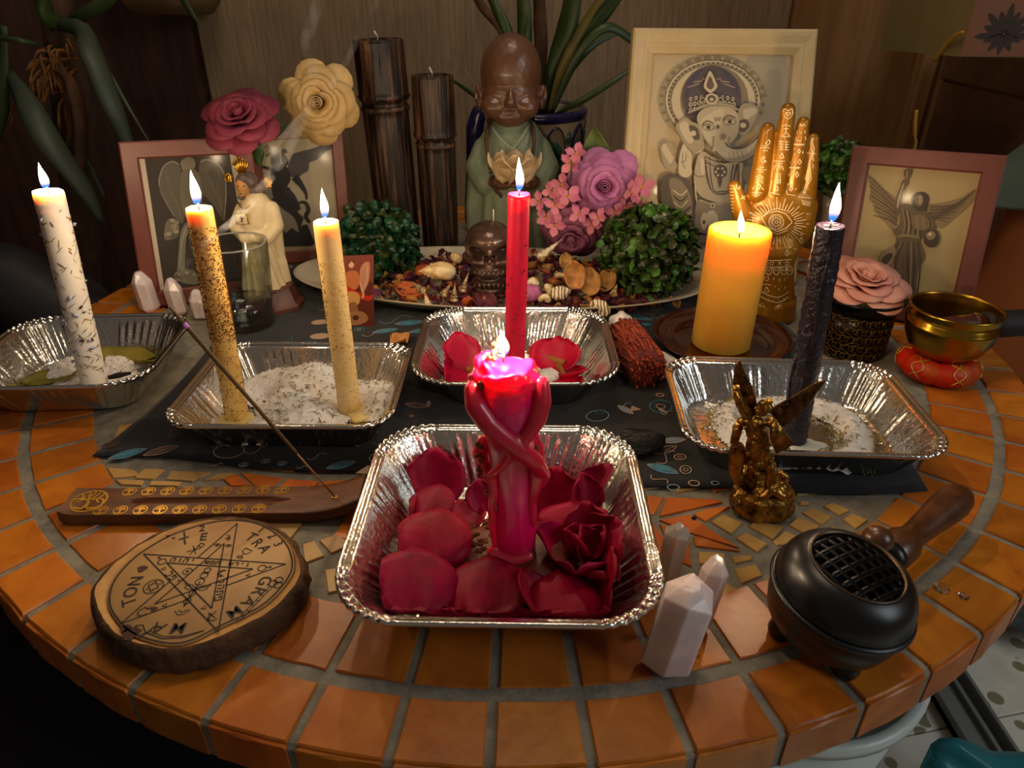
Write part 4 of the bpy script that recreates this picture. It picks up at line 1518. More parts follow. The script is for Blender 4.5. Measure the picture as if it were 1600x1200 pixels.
def dtext(s, x, y, size, rot):
  vs, fs = text_mesh(s, size, .006)
  if not len(vs):
    return
  a = math.radians(rot)
  Q = np.array([D(x + p[0] * math.cos(a) - p[1] * math.sin(a), y + p[0] * math.sin(a) + p[1] * math.cos(a)) for p in vs])
  Q[:, 2] += .0002
  # serif-like doubling keeps the strokes as heavy as the burnt ones
  eng.add((Q, fs))

for ch, x, y, sz_ in (('T', -.54, .59, .21), ('E', -.33, .69, .21), ('1', -.61, .72, .17), ('2', -.43, .85, .17), ('T', .30, .75, .21), ('R', .43, .65, .21), ('A', .57, .55, .21), ('1', .38, .91, .17),
           ('2', .57, .80, .17), ('3', .71, .66, .17), ('G', .80, .0, .22), ('R', .79, -.17, .22), ('A', .74, -.34, .22), ('M', .64, -.51, .22), ('M', .11, -.80, .23), ('A', -.12, -.82, .23),
           ('T', -.67, -.48, .22), ('O', -.74, -.33, .22), ('N', -.78, -.15, .22)):
  dtext(ch, x, y, sz_, math.degrees(math.atan2(y, x)) - 90 + (-8 if y > .5 and x < 0 else 0))

def sym(P, x, y, s, rot, w=.0007):
  a = math.radians(rot)
  dl([(x + s * (p[0] * math.cos(a) - p[1] * math.sin(a)), y + s * (p[0] * math.sin(a) + p[1] * math.cos(a))) for p in P], w)

cc1 = circ(16)
# chi-rho, chalice, star in a ring, links, sabre
sym([(-.7, -.6), (.6, .5)], -.33, .45, .11, -10)
sym([(-.6, .5), (.6, -.6)], -.33, .45, .11, -10)
sym([(0, -1), (.0, 1.1)], -.33, .46, .11, -10)
sym(circ(10, .3, (.3, .8)), -.33, .46, .11, -10)
sym([(-.5, .6), (-.45, 0), (0, -.25), (.45, 0), (.5, .6), (-.5, .6)], .35, .46, .11, -20)
sym([(0, -.25), (0, -.75)], .35, .46, .11, -20)
sym(circ(12, .4, (0, -.85), ry=.15), .35, .46, .11, -20)
sym(cc1, -.52, -.22, .115, 0)
sym([(0, 1), (.87, -.5), (-.87, -.5), (0, 1)], -.52, -.22, .09, 10)
sym([(0, -1), (.87, .5), (-.87, .5), (0, -1)], -.52, -.22, .09, 10)
for ox, oy in ((0, 0), (.05, .06), (.07, -.02)):
  sym(cc1, .92 + ox, -.03 + oy, .05, 0)
L0, L1 = np.array([.92, -.07]), np.array([.74, -.64])
ln = np.array([L1[1] - L0[1], L0[0] - L1[0]]) / np.linalg.norm(L1 - L0) * .02
dl([L0 + ln, L1 + ln, L1 - ln, L0 - ln], .0006)
for k in range(1, 7):
  p = L0 + (L1 - L0) * k / 7
  dl([p + ln, p - ln], .0005)
dl([(-.22, -.90), (.0, -.965), (.22, -.93), (.42, -.81)], .0009)
dl([(-.20, -.87), (.0, -.935), (.22, -.905), (.42, -.81)], .0006)
dl([(-.40, -.82), (-.32, -.80), (-.23, -.90), (-.29, -.95), (-.40, -.82)], .0009)
dl([(-.17, -.80), (-.21, -.90), (-.28, -.99)], .0012)
# planetary signs in the points and along the bands
sym([(-.4, .6), (0, .9), (.1, .3), (-.4, -.1), (.6, -.1)], .0, .70, .075, 0)
sym([(.3, .5), (.3, -.7)], .0, .70, .075, 0)
for sx in (-1, 1):
  sym(circ(12, .8, ry=.4), sx * .075, .565, .055, 0, .0005)
  sym(circ(8, .22), sx * .075, .565, .055, 0)
for (x, y, rot) in ((-.64, .20, 95), (.68, .21, -25)):
  sym(circ(14, .6), x, y, .085, rot)
  sym([(.4, .4), (1.1, 1.1), (.6, 1.1), (1.1, 1.1), (1.1, .6)], x, y, .075, rot)
sym([(-.6, .7), (.5, -.6)], .41, -.59, .08, 20)
sym([(.5, .8), (-.3, -.2), (-.6, -.9)], .41, -.59, .08, 20)
sym(circ(10, .7, (.2, -.2), 2, 5.5), .41, -.59, .09, 20)
sym(circ(12, .7, (-.3, 0), 1, 5.2), -.41, -.60, .08, 50)
sym([(.2, .9), (.5, 0), (1.2, .3), (.3, .5), (1.0, -.4)], -.41, -.60, .08, 50)
for x, y in ((-.55, .09), (.56, .085), (.26, -.48), (-.22, -.49)):
  sym([(-.5, -.4), (.5, -.4), (0, .5), (-.5, -.4)], x, y, .055, 0)
sym(circ(14), -.23, .065, .055, 0, .0006)
sym(circ(8, .3), -.23, .065, .045, 0, .0008)
sym(circ(12, 1, (0, 0), .9, 5.2), .22, .075, .055, 10)
sym(circ(12, .8, (.35, 0), 1.3, 4.8), .22, .075, .055, 10)
# staff with rings and wings in the middle
for y, r in ((.11, .040), (.02, .045), (-.09, .055)):
  sym(cc1, .01, y, r, 0)
sym([(-.8, 0), (.8, 0)], .01, .06, .06, 0)
sym([(0, 1), (0, -4.4)], .01, -.16, .075, 0, .0009)
for sx in (-1, 1):
  sym([(0, 0), (sx * .7, .55), (sx * 1.7, .65), (sx * 1.3, .2), (sx * 1.5, .1), (sx * .9, -.25), (0, -.15)], .01, -.20, .10, 0, .0006)
  sym([(sx * .4, .1), (sx * 1.4, .42)], .01, -.20, .10, 0, .0004)
  sym([(sx * .55 * math.sin(t), -t * .55) for t in np.linspace(0, 6.6, 24)], .01, -.22, .07, 0, .0007)
sym([(-.9, .1), (-.4, -.5), (.3, -.5), (.9, .2), (.4, .1), (.0, -.15), (-.5, .15)], .03, -.56, .10, 10, .0006)

def glyphs(x, y, rot, size, shapes):
  """square brush letters along a band"""
  n = len(shapes)
  a = math.radians(rot)
  for i, S in enumerate(shapes):
    ox = (i - (n - 1) / 2) * size * 1.3
    for P in S:
      dl([(x + (ox + p[0] * size) * math.cos(a) - p[1] * size * math.sin(a), y + (ox + p[0] * size) * math.sin(a) + p[1] * size * math.cos(a)) for p in P], .0010)

HE = [[(-.4, .5), (.4, .5), (.4, -.5)], [(-.35, .2), (-.35, -.5)]]
VAV = [[(-.1, .5), (.15, .45), (.15, -.5)]]
YOD = [[(-.1, .5), (.15, .4), (.1, .1)]]
KAF = [[(-.4, .5), (.35, .5), (.4, 0), (.35, -.5), (-.4, -.5)]]
PE = KAF + [[(-.35, .5), (-.35, .1), (.0, .1)]]
TAV = [[(-.4, .5), (.4, .5), (.4, -.5)], [(-.25, .5), (-.25, -.5), (-.45, -.5)]]
RESH = [[(-.4, .5), (.35, .5), (.4, -.5)]]
LAM = [[(-.3, .8), (-.3, .35), (.35, .35), (.3, -.1), (0, -.5)]]
MEM = [[(-.4, .5), (-.1, .4), (.4, .5), (.4, -.5), (-.1, -.5)], [(-.2, .4), (-.4, -.5)]]
SHIN = [[(-.45, .5), (-.3, -.4), (.4, -.4), (.45, .5)], [(0, .5), (-.1, -.3)]]
glyphs(-.39, .245, 0, .065, [HE, VAV, HE, YOD])
glyphs(.01, .245, 0, .055, [SHIN, MEM, HE])
glyphs(.36, .245, 0, .055, [SHIN, RESH, YOD, VAV])
glyphs(-.36, -.055, -36, .075, [KAF, PE, YOD])
glyphs(.315, -.19, -72, .075, [LAM, HE, TAV, PE])
obj('burnt_engraving', eng, M['burn'], fce, smooth=False)
M['knot'] = mat('dark_knot', '#3c1c12', .8)
for px, py, r in ((205, 990, .0048), (222, 889, .0030), (196, 982, .003), (262, 838, .0013), (271, 841, .001), (240, 952, .002)):
  p = g(px, py, DZ + .0003)
  obj('knot', ([np.array([p[0] + r * (1 + .3 * math.sin(3 * a)) * math.cos(a), p[1] + r * math.sin(a), p[2] + .0001]) for a in np.linspace(0, 2 * PI, 13)[:-1]], [tuple(range(12))]), M['knot'], fce, smooth=False)

# ================================================================== censer
M['black_ceramic'] = mat('black_satin_ceramic', '#0b0a0b', .34, .0, spec=.5)
M['black_metal'] = mat('dark_steel_grille', '#1a191a', .32, .85)
M['handle_wood'] = mat('turned_walnut', '#5c351d', .33, col2='#43230f', scale=20, stretch=(4, 4, 4), spec=.5, coat=.15)
q0 = g(1303, 928, .040)
CR = 111 * pxm(q0)
cx, cy = q0[0], q0[1]
cens = thing('censer', 'black ceramic censer with a latticed lid and wooden handle', 'censer', (cx, cy, 0))
tilt = rotm(x=4, y=8)
Cc = np.array([cx, cy, 0])

def T3(vf):
  vs, fs = vf
  return (np.asarray(vs) - Cc - [0, 0, .02]) @ tilt.T + Cc + [0, 0, .02], fs

bowl = [(.004, .009), (.022, .0095), (.035, .0135), (.0425, .021), (.0456, .031), (.0462, .040), (.0488, .041), (.0496, .0428), (.0488, .0445), (.0462, .0452), (.045, .044), (.040, .030), (.03, .022), (.004, .018)]
S = CR / .0496
obj('bowl', T3(lathe([(r * S, z) for r, z in bowl], 72, (cx, cy, 0))), M['black_ceramic'], cens)
lidp = [(.0465, .0452), (.0472, .0466), (.0462, .0478), (.0464, .0488), (.0450, .0540), (.0420, .0592), (.0380, .0630), (.0330, .0655), (.0312, .0660), (.0304, .0657), (.0298, .0643), (.034, .062), (.040, .057), (.0435, .050)]
lid_o = obj('lid', T3(lathe([(r * S, z) for r, z in lidp], 72, (cx, cy, 0), cap=False)), M['black_ceramic'], cens)
b = MB()
GR = .0304 * S
for k in range(-3, 4):
  for ax in (0, 1):
    o_ = k * .0085 * S
    hl = math.sqrt(max(0, GR * GR - o_ * o_))
    P = []
    for t in np.linspace(-1, 1, 9):
      a, c_ = o_, t * hl
      z = .0640 + .0040 * (1 - (a * a + c_ * c_) / (GR * GR))
      x_, y_ = (a, c_) if ax else (c_, a)
      ra = math.radians(28)
      P.append(np.array([cx + x_ * math.cos(ra) - y_ * math.sin(ra), cy + x_ * math.sin(ra) + y_ * math.cos(ra), z]))
    vs, fs = tube(P, .0021 * S, 8, flat=.35)
    b.add(T3((vs, fs)))
obj('grille', b, M['black_metal'], lid_o)
obj('grille_ring', T3(lathe([(.0300 * S, .0652), (.0308 * S, .0668), (.0318 * S, .0662)], 64, (cx, cy, 0), cap=False)), mat('brassy_edge', '#5a4a3a', .35, .8), lid_o)
for a in (-75, 165, 45):
  a = math.radians(a)
  p = np.array([cx + .027 * S * math.cos(a), cy + .027 * S * math.sin(a), 0])
  obj('foot', lathe([(.004, 0), (.0072, .0012), (.0082, .005), (.0072, .009), (.0055, .0115), (.0055, .014), (.003, .014)], 24, tuple(p)), M['black_ceramic'], cens)
h0, h1 = v(1372, 882, cy + .040), v(1497, 778, cy + .105)
hd = (h1 - h0) / np.linalg.norm(h1 - h0)
HLn = np.linalg.norm(h1 - h0)
obj('handle_rod', tube([h0 - hd * .018, h0 + hd * .018], .0032, 12), M['black_metal'], cens)
obj('collar', lathe([(.004, .004), (.0105, .006), (.0125, .010), (.0115, .015), (.006, .017)], 28, tuple(h0), tuple(hd)), M['black_ceramic'], cens)
obj('handle', lathe([(.006, .013), (.0115, .014), (.0125, .018), (.0122, .030), (.0108, .034), (.0098, .036), (.0085, .042), (.0088, .052), (.0100, .068), (.0116, .086), (.0122, .098), (.0112, .107), (.0080, .1145), (.002, .117)],
         32, tuple(h0), tuple(hd)), M['handle_wood'], cens, sharp=60)
k0 = v(1371, 862, cy + .040)
obj('lid_bracket', chain([v(1360, 872, cy + .030), k0], [.0085, .0065])[0], M['handle_wood'], cens)
obj('knob', ico(v(1371, 843, cy + .040), (.0098, .0088, .0086), 3), M['handle_wood'], cens)

# ================================================================== crystals
M['quartz'] = mat('rose_quartz', '#e6d6d4', .22, col2='#d4c2c0', scale=60, sss=.7, sssr=(1, .8, .8), spec=.5, bump=.1, bscale=160)
M['quartz_clear'] = mat('cloudy_clear_quartz', '#d8ccc0', .14, trans=.55, ior=1.3, bump=.12, bscale=140)

def crystal(name, label, p, h, w, yaw, leanx, leany, material, tipc=.28, flat=1.0, base_cut=.0):
  """six-sided point standing on its end"""
  rs = []
  rr = [rnd.uniform(.9, 1.1) for _ in range(6)]
  for z, s in ((0, .66 - base_cut), (.09, 1.0), (1 - tipc, .97), (1 - tipc * .25, .52), (1.0, .30)):
    rs.append([np.array([w / 2 * s * rr[k] * math.cos(k * PI / 3), w / 2 * flat * s * rr[k] * math.sin(k * PI / 3), z * h + (.04 * h * math.sin(k * 2.1) if .5 < z < .99 else 0)]) for k in range(6)])
  vs, fs = rings(rs)
  vs = vs @ (rotm(x=leanx, y=leany) @ rotm(z=yaw)).T
  vs[:, 2] -= vs[:, 2].min()
  o = obj(name, (vs + np.asarray(p), fs), material, smooth=False)
  bv = o.modifiers.new('bevel', 'BEVEL')
  bv.width = .0006
  bv.segments = 2
  return tag(o, label, 'crystal', 'pale crystal points')

crystal('crystal_point', 'large milky rose quartz point nearest the camera, right of the front tray', g(1038, 1050) + [0, .004, 0], .068, .029, 15, 2, 7, M['quartz'], .13)
crystal('crystal_point', 'slim pale crystal point close behind the large milky one', g(1090, 992) + [0, .006, 0], .056, .017, 40, 0, 7, M['quartz'], .14)
crystal('crystal_point', 'clear cloudy crystal point farthest back of the three right of the front tray', g(1044, 914) + [0, .004, 0], .047, .018, 10, 0, 3, M['quartz_clear'], .12)
pc = g(1085, 1022)
crystal('crystal_point', 'rose quartz point leaning left of the three before the left angel frame', g(236, 486, 0), .050, .023, 20, 0, -4, M['quartz'], .26)
crystal('crystal_point', 'rose quartz point in the middle of the three before the left angel frame', g(283, 490, 0), .045, .021, 30, 0, -4, M['quartz'], .3)
crystal('crystal_point', 'shortest rose quartz point of the three before the left angel frame, beside the tumbler', g(316, 496, 0), .035, .022, 10, 0, -2, M['quartz'], .35)
M['gold'] = mat('polished_gold', '#d9a33a', .22, 1.0)
o = obj('gold_bead', ico(g(1085, 1022, 0) + [0, 0, .0030], .0030, 3), M['gold'])
tag(o, 'tiny gold bead on the tiles beside the large milky crystal', 'bead')
o = obj('charcoal_lump', rock(g(1000, 690, .012), (.020, .012, .011), 4, 3), mat('black_tourmaline', '#0c0b0c', .28, .3, bump=.9, bscale=300, stretch=(1, 1, 6)), smooth=False)
tag(o, 'rough black stone on the cloth behind the front tray right corner', 'stone')
# water drops on the right-hand tiles
M['water'] = mat('clear_water', '#ffffff', .02, trans=1.0, ior=1.33)
for px, py, r in ((1470, 920, .0052), (1505, 933, .0032)):
  p = g(px, py, .0)
  o = obj('water_drop', lathe([(.0005, .0), (r, .0), (r * .97, .0006), (r * .7, .0014), (.0004, .0018)], 20, (p[0], p[1], .0009)), M['water'])
  tag(o, 'water drop on the right-hand tiles, %s of the two' % ('larger' if r > .004 else 'smaller'), 'water drop')
o = obj('spice_seed', ico(g(1085, 809, .0015), (.0022, .0014, .0012), 2), M['wick'])
tag(o, 'tiny black seed lying on the orange star tile near the bronze statue', 'seed')

# ================================================================== bronze archangel statue
M['bronze'] = mat('antique_gold_bronze', '#c89a44', .30, .95, col2='#4a3016', scale=110, ramp=(.30, .66), bump=.5, bscale=240)
AY = .415

def ap(px, py, dy=0.0):
  return v(px, py, AY + dy)

def ar(w, px=1190, py=690):
  return w / 2 * pxm(ap(px, py))

ac = g(1188, 792, 0)
ang_t = thing('angel_statue', 'antique gold statue of a winged archangel with raised sword above a fallen demon', 'statue', (ac[0], AY + .004, 0))
bw = ar(92)

def octo(s, z):
  c0 = np.array([ac[0], AY + .004])
  sq = []
  for k in range(8):
    a = PI / 8 + k * PI / 4
    sq.append([c0[0] + bw * 1.16 * s * math.cos(a), c0[1] + bw * .98 * s * math.sin(a), z])
  return sq

obj('base', rings([octo(1.0, .0008), octo(1.0, .007), octo(.93, .0095), octo(.97, .012), octo(.97, .0165), octo(.88, .019), octo(.84, .021)]), M['bronze'], ang_t, sharp=30)
pr_ = []

def seg(*pts):
  global pr_
  pr_ += chain([ap(a, b, d) for a, b, w, d in pts], [ar(w * 1.08 + 1, a, b) for a, b, w, d in pts], 10)

seg((1180, 662, 26, 0), (1184, 690, 30, 0), (1186, 715, 34, 0))                       # torso and skirt
seg((1190, 640, 20, -.002), (1196, 632, 17, -.004), (1200, 638, 14, -.006))           # head bent forward
seg((1166, 645, 16, 0), (1155, 628, 11, -.004), (1151, 612, 9, -.006))                # raised sword arm
seg((1205, 660, 16, -.002), (1217, 672, 12, -.006), (1224, 684, 9, -.008))            # shield arm
seg((1180, 715, 20, 0), (1176, 742, 14, 0), (1174, 768, 13, .002), (1168, 778, 14, -.004))
seg((1196, 715, 19, -.002), (1206, 735, 14, -.006), (1202, 756, 12, -.006))
seg((1160, 720, 18, .003), (1152, 700, 20, .004), (1150, 735, 22, .004), (1158, 752, 18, .003))   # billowing cloak
seg((1148, 690, 12, .004), (1152, 672, 14, .004), (1160, 658, 14, .004))
seg((1188, 770, 22, -.002), (1205, 764, 22, -.004), (1220, 760, 17, -.006), (1224, 770, 12, -.008))  # demon body
seg((1204, 764, 12, -.008), (1196, 774, 10, -.010), (1190, 778, 9, -.010))
seg((1222, 760, 12, .000), (1226, 744, 12, .002), (1221, 740, 9, .002))                # bent knee
seg((1160, 770, 14, -.002), (1150, 776, 12, -.002), (1152, 784, 10, -.004))
seg((1214, 768, 15, -.010), (1220, 774, 12, -.012), (1222, 778, 8, -.012))
for k in range(26):
  pr_.append(ico(ap(rnd.uniform(1160, 1208), rnd.uniform(650, 745), rnd.uniform(-.012, .0)), ar(rnd.uniform(6, 11)), 1))
for k in range(14):
  pr_.append(ico(ap(rnd.uniform(1188, 1208), rnd.uniform(624, 640), rnd.uniform(-.008, .003)), ar(rnd.uniform(5, 8)), 1))
for k in range(14):
  pr_.append(ico(ap(rnd.uniform(1200, 1226), rnd.uniform(758, 778), rnd.uniform(-.012, -.002)), ar(rnd.uniform(5, 9)), 1))
def drapery(co):
  d = np.array([nz((p[0], p[1], p[2] * .35), 420, 2.0) for p in co])
  e = np.array([nz(p, 900, 5.0) for p in co])
  c_ = ap(1186, 700)
  out_ = co - c_
  out_[:, 2] = 0
  out_ /= np.linalg.norm(out_, axis=1)[:, None] + 1e-9
  return co + out_ * (d * .0011 + e * .0005)[:, None]

obj('figure', blob(pr_, .0008, 0, 'figure', drapery), M['bronze'], ang_t)

def wing(outline, mid, dy0, dy1, th=.0035):
  """feathered wing: outline points root->tip along the leading edge then back along the trailing edge"""
  lead, trail = outline
  n = 14
  L = smooth_path([np.array([a, b]) for a, b in lead], n)
  Tl = smooth_path([np.array([a, b]) for a, b in trail], n)
  fr_, bk = [], []
  vs, fs = [], []
  m = 8
  for side in (0, 1):
    for i in range(n):
      for j in range(m + 1):
        t = j / m
        p = L[i] * (1 - t) + Tl[i] * t
        bulge = math.sin(PI * t) * th * (1 - .5 * i / n)
        rid = .0009 * math.sin(i * 2.6 + t * 5) * (t > .2)
        dy = dy0 + (dy1 - dy0) * i / n + (-1 if side == 0 else 1) * (bulge * .6 + .0006) + (rid if side == 0 else 0)
        vs.append(ap(p[0], p[1], dy))
  K = n * (m + 1)
  for s_ in (0, 1):
    for i in range(n - 1):
      for j in range(m):
        a = s_ * K + i * (m + 1) + j
        q = (a, a + 1, a + m + 2, a + m + 1)
        fs.append(q if s_ == 0 else q[::-1])
  for i in range(n - 1):
    for j in (0, m):
      a = i * (m + 1) + j
      q = (a, a + m + 1, a + m + 1 + K, a + K)
      fs.append(q)
  for i in (0, n - 1):
    for j in range(m):
      a = i * (m + 1) + j
      fs.append((a, a + 1, a + 1 + K, a + K))
  return np.array(vs), fs

M['bronze_wing'] = mat('dark_bronze_feathers', '#7a4f22', .4, .9, col2='#2c1a0c', scale=120, bump=.7, bscale=260)
obj('wing', wing(([(1160, 655), (1150, 630), (1145, 600), (1148, 575), (1155, 562)], [(1184, 650), (1183, 632), (1176, 605), (1164, 582), (1157, 563)]), None, .006, .004), M['bronze_wing'], ang_t)
obj('wing', wing(([(1200, 640), (1222, 628), (1245, 615), (1270, 600), (1292, 592)], [(1222, 668), (1240, 655), (1256, 640), (1272, 620), (1290, 596)]), None, .006, .012), M['bronze_wing'], ang_t)
obj('sword', tube([ap(1149, 602, -.008), ap(1162, 640, -.014), ap(1178, 668, -.016), ap(1196, 692, -.016)], [.0012, .0014, .0013, .0006], 6), M['bronze'], ang_t)
obj('sword_hilt', tube([ap(1146, 607, -.009), ap(1155, 606, -.009)], .0022, 8), M['bronze'], ang_t)
sh = [ap(a, b, -.012 + dd) for a, b, dd in ((1212, 655, 0), (1224, 672, .001), (1240, 692, .001), (1228, 700, .002), (1212, 708, .003), (1205, 690, .001), (1204, 668, 0))]
obj('shield', rings([[p + [0, -.0012, 0] for p in sh], [p + [0, .002, 0] for p in sh]]), M['bronze'], ang_t)

# ================================================================== platter with potpourri
M['platter'] = mat('cream_stoneware', '#b9ab92', .4, col2='#a89a80', scale=30, spec=.5)
PC, PA, PB = np.array([-.018, .846]), .262, .108
pl = []
for s, z in ((.05, .004), (.6, .004), (.66, .0045), (.70, .006), (.80, .013), (.90, .020), (.985, .0255), (1.0, .0268), (1.008, .0262), (1.0, .0245), (.90, .0175), (.78, .009), (.68, .0025), (.05, .0022)):
  r_ = []
  for k in range(120):
    a = 2 * PI * k / 120
    r_.append([PC[0] + PA * s * math.cos(a), PC[1] + PB * s * math.sin(a) - .02 * s * math.cos(a), z])
  pl.append(r_)
pt = obj('platter', rings(pl), M['platter'])
tag(pt, 'large oval cream platter holding potpourri, skull and leaf balls', 'platter')

def inpl(x, y):
  u = (x - PC[0]) / PA
  return math.hypot(u, (y - PC[1] + .02 * u) / PB)

def mound(x, y):
  r = inpl(x, y)
  return max(.006, .026 * (1 - .6 * math.exp(-((x + .027) / .04) ** 2)) * math.exp(-((x - PC[0] - .02) / .19) ** 2) * max(0, 1 - (r / .98) ** 2) + .006 + .016 * max(0, r - .7))

# ------------------------------------------------------------------ dark skull candle
M['skull'] = mat('dark_bronze_wax', '#6e5244', .30, .5, col2='#4a362e', scale=40, bump=.1, bscale=200, coat=.3)
SY = .808

def sp(px, py, dy=0.0):
  return v(px, py, SY + dy)

def sr(w):
  return w / 2 * pxm(sp(765, 400))

sk = thing('skull_candle', 'dark bronze coloured skull candle with unlit wick amid the potpourri', 'candle', (*sp(765, 440)[:2], .012))
prims = [ico(sp(765, 382, .022), (sr(80), .040, sr(74)), 3), ico(sp(764, 372, .012), (sr(72), .034, sr(52)), 3), ico(sp(764, 415, .010), (sr(56), .026, sr(60)), 3),
    ico(sp(764, 448, .004), (sr(54), .022, sr(24)), 3), ico(sp(764, 436, .012), (sr(50), .020, sr(50)), 3)]
prims += chain([sp(731, 384, .004), sp(748, 376, -.012), sp(762, 382, -.017)], [sr(12), sr(11), sr(9)]) + chain([sp(799, 384, .004), sp(782, 376, -.012), sp(767, 382, -.017)], [sr(12), sr(11), sr(9)])
prims += chain([sp(731, 402, .006), sp(742, 410, -.010), sp(754, 412, -.013)], [sr(12), sr(13), sr(10)]) + chain([sp(799, 402, .006), sp(788, 410, -.010), sp(776, 412, -.013)], [sr(12), sr(13), sr(10)])
prims += chain([sp(765, 385, -.016), sp(765, 398, -.021)], [sr(8), sr(8)]) + [ico(sp(765, 426, -.008), (sr(48), .012, sr(14)), 2)]

def sk_sculpt(co):
  for px in (746, 784):
    co = dent(co, sp(px, 395, -.010), (sr(30), .018, sr(26)), (0, .017, 0))
  for px in (760, 770):
    co = dent(co, sp(px, 406, -.015), (sr(11), .014, sr(16)), (0, .010, 0))
  return dent(co, sp(764, 437, -.012), (sr(64), .016, sr(6)), (0, .007, 0))

sk_o = obj('skull', blob(prims, .0013, 2, 'skull', sk_sculpt), M['skull'], sk)
for row, y0, hgt in ((0, 428, 12), (1, 446, 11)):
  for k in range(7):
    px = 764 + (k - 3) * 7.2
    yy = y0 - .25 * (k - 3) ** 2 * (1 if row == 0 else -.4)
    d_ = -.0185 + .0012 * (k - 3) ** 2
    obj('tooth', ico(sp(px, yy, d_), (sr(6.6), .0040, sr(hgt)), 2), M['skull'], sk_o)
obj('wick', tube([sp(771, 346, .020), sp(771, 327, .020)], .0009, 6), M['wick_pale'], sk)

# ------------------------------------------------------------------ leaf balls
M['box_dark'] = mat('dark_green_leaf', '#1e4a2c', .38, col2='#12301c', scale=60, vary=.3, spec=.5)
M['box_olive'] = mat('olive_green_leaf', '#3c4a1c', .38, col2='#262e10', scale=60, vary=.3, spec=.5)
M['box_light'] = mat('fresh_green_leaf', '#4c7a26', .4, col2='#34581a', scale=60, vary=.3, spec=.5)

def small_leaf(L, seed=0):
  vs, fs = leaf_blade(L, L * .95, cup=.5, bend=.35, wave=.03, n=4, m=5, sharp=.62)
  return vs, fs

def leaf_ball(label, c, R, leafL, mats, n_front=150, n_stuff=420, seed=1, squash=(1, 1, 1)):
  q = random.Random(seed)
  t = thing('boxwood_ball', label, 'leaf ball', (c[0], c[1], c[2] - R * squash[2]))
  meshes = []
  for mm in mats:
    for s in range(2):
      vs, fs = small_leaf(leafL * (1 + .15 * s))
      me = MB().add((vs, fs)).mesh('leaf', mm)
      meshes.append(me)
  st = MB()
  cam_dir = np.array([0, 0, CAM_H]) - c
  cam_dir /= np.linalg.norm(cam_dir)
  obj('core', ico(c, np.array(squash) * R * .80, 3), mats[0], t)
  nf = 0
  for k in range(n_front + n_stuff):
    z = 1 - 2 * (k + .5) / (n_front + n_stuff)
    a = k * 2.399963 + q.uniform(-.2, .2)
    d = np.array([math.sqrt(max(0, 1 - z * z)) * math.cos(a), math.sqrt(max(0, 1 - z * z)) * math.sin(a), z])
    d /= np.linalg.norm(d)
    rr = R * q.uniform(.78, 1.02)
    p = c + d * rr * np.array(squash)
    dz = Vector(d + np.array([q.gauss(0, .55), q.gauss(0, .55), q.gauss(0, .55)])).normalized()
    quat = dz.to_track_quat('Z', 'Y')
    Mx = Matrix.Translation(Vector(p)) @ quat.to_matrix().to_4x4() @ Matrix.Rotation(q.uniform(0, 6.28), 4, 'Z') @ Matrix.Rotation(q.uniform(.1, .8), 4, 'X')
    if np.dot(d, cam_dir) > .12 and rr > R * .84 and nf < n_front:
      inst('leaf', meshes[q.randrange(len(meshes))], Mx, t)
      nf += 1
    else:
      vs, fs = small_leaf(leafL)
      A = np.array(Mx)
      st.add((vs @ A[:3, :3].T + A[:3, 3], fs), q.randrange(len(mats)))
  obj('foliage', st, mats, t, kind='stuff')
  return t

cL, cR = v(590, 390, .885), v(1014, 394, .820)
leaf_ball('dark bluish green boxwood ball at the left end of the platter, behind the holy card', cL, 60 * pxm(cL), .0135, [M['box_dark'], M['box_dark'], M['box_olive']], 190, 400, 3, (1, .8, 1.12))
leaf_ball('olive green boxwood ball at the right end of the platter, beside the pillar candle', cR, 70 * pxm(cR), .0125, [M['box_olive'], M['box_olive'], M['box_light']], 220, 500, 4, (1, .8, .98))

# ------------------------------------------------------------------ potpourri pieces
def scrap_mesh(L, seed, mm):
  vs, fs = petal_shape(L, L * .9, cup=.8, curl=.9, seed=seed, n=6, m=6, ruffle=.16)
  vs = vs - vs.mean(0)
  for i, p in enumerate(vs):
    vs[i, 2] += L * .12 * nz(p, 160, seed)
  return MB().add((vs, fs)).mesh('dried_petal', mm)

M['dry_wine'] = mat('dried_wine_petal', '#5e1a26', .75, col2='#3c1018', scale=90, vary=.25)
M['dry_orange'] = mat('dried_orange_petal', '#b2541c', .7, col2='#8a3810', scale=90, vary=.2)
M['dry_purple'] = mat('dried_purple_petal', '#6a2450', .75, col2='#48183a', scale=90, vary=.25)
M['dry_tan'] = mat('dried_tan_pod', '#c08a44', .7, col2='#8f5f2a', scale=90, vary=.2)
scr = [('dark red dried petal scrap', 'dry_wine', 26), ('rust orange dried petal scrap', 'dry_orange', 13), ('purple dried petal scrap', 'dry_purple', 13), ('tan dried flower scrap', 'dry_tan', 10)]
qq = random.Random(17)
for nm, mk, cnt in scr:
  mes = [scrap_mesh(qq.uniform(.017, .024), s * 3 + 1, M[mk]) for s in range(3)]
  k = 0
  while k < cnt:
    px, py = qq.uniform(615, 985), qq.uniform(415, 486)
    p = g(px, py, .022)
    if inpl(p[0], p[1]) > .82:
      continue
    zz = mound(p[0], p[1])
    Mx = Matrix.Translation((p[0], p[1], zz + qq.uniform(.002, .010))) @ Euler((qq.uniform(-.9, .9), qq.uniform(-.9, .9), qq.uniform(0, 6.28))).to_matrix().to_4x4()
    o = inst('dried_petal', mes[k % 3], Mx)
    reg = 'by the dark boxwood ball' if px < 680 else 'left of the skull candle' if px < 735 else 'at the skull candle front' if px < 800 else 'right of the pink taper' if px < 900 else 'by the olive boxwood ball'
    tag(o, nm + ' in the potpourri, ' + reg, 'potpourri', nm + 's ' + reg)
    k += 1
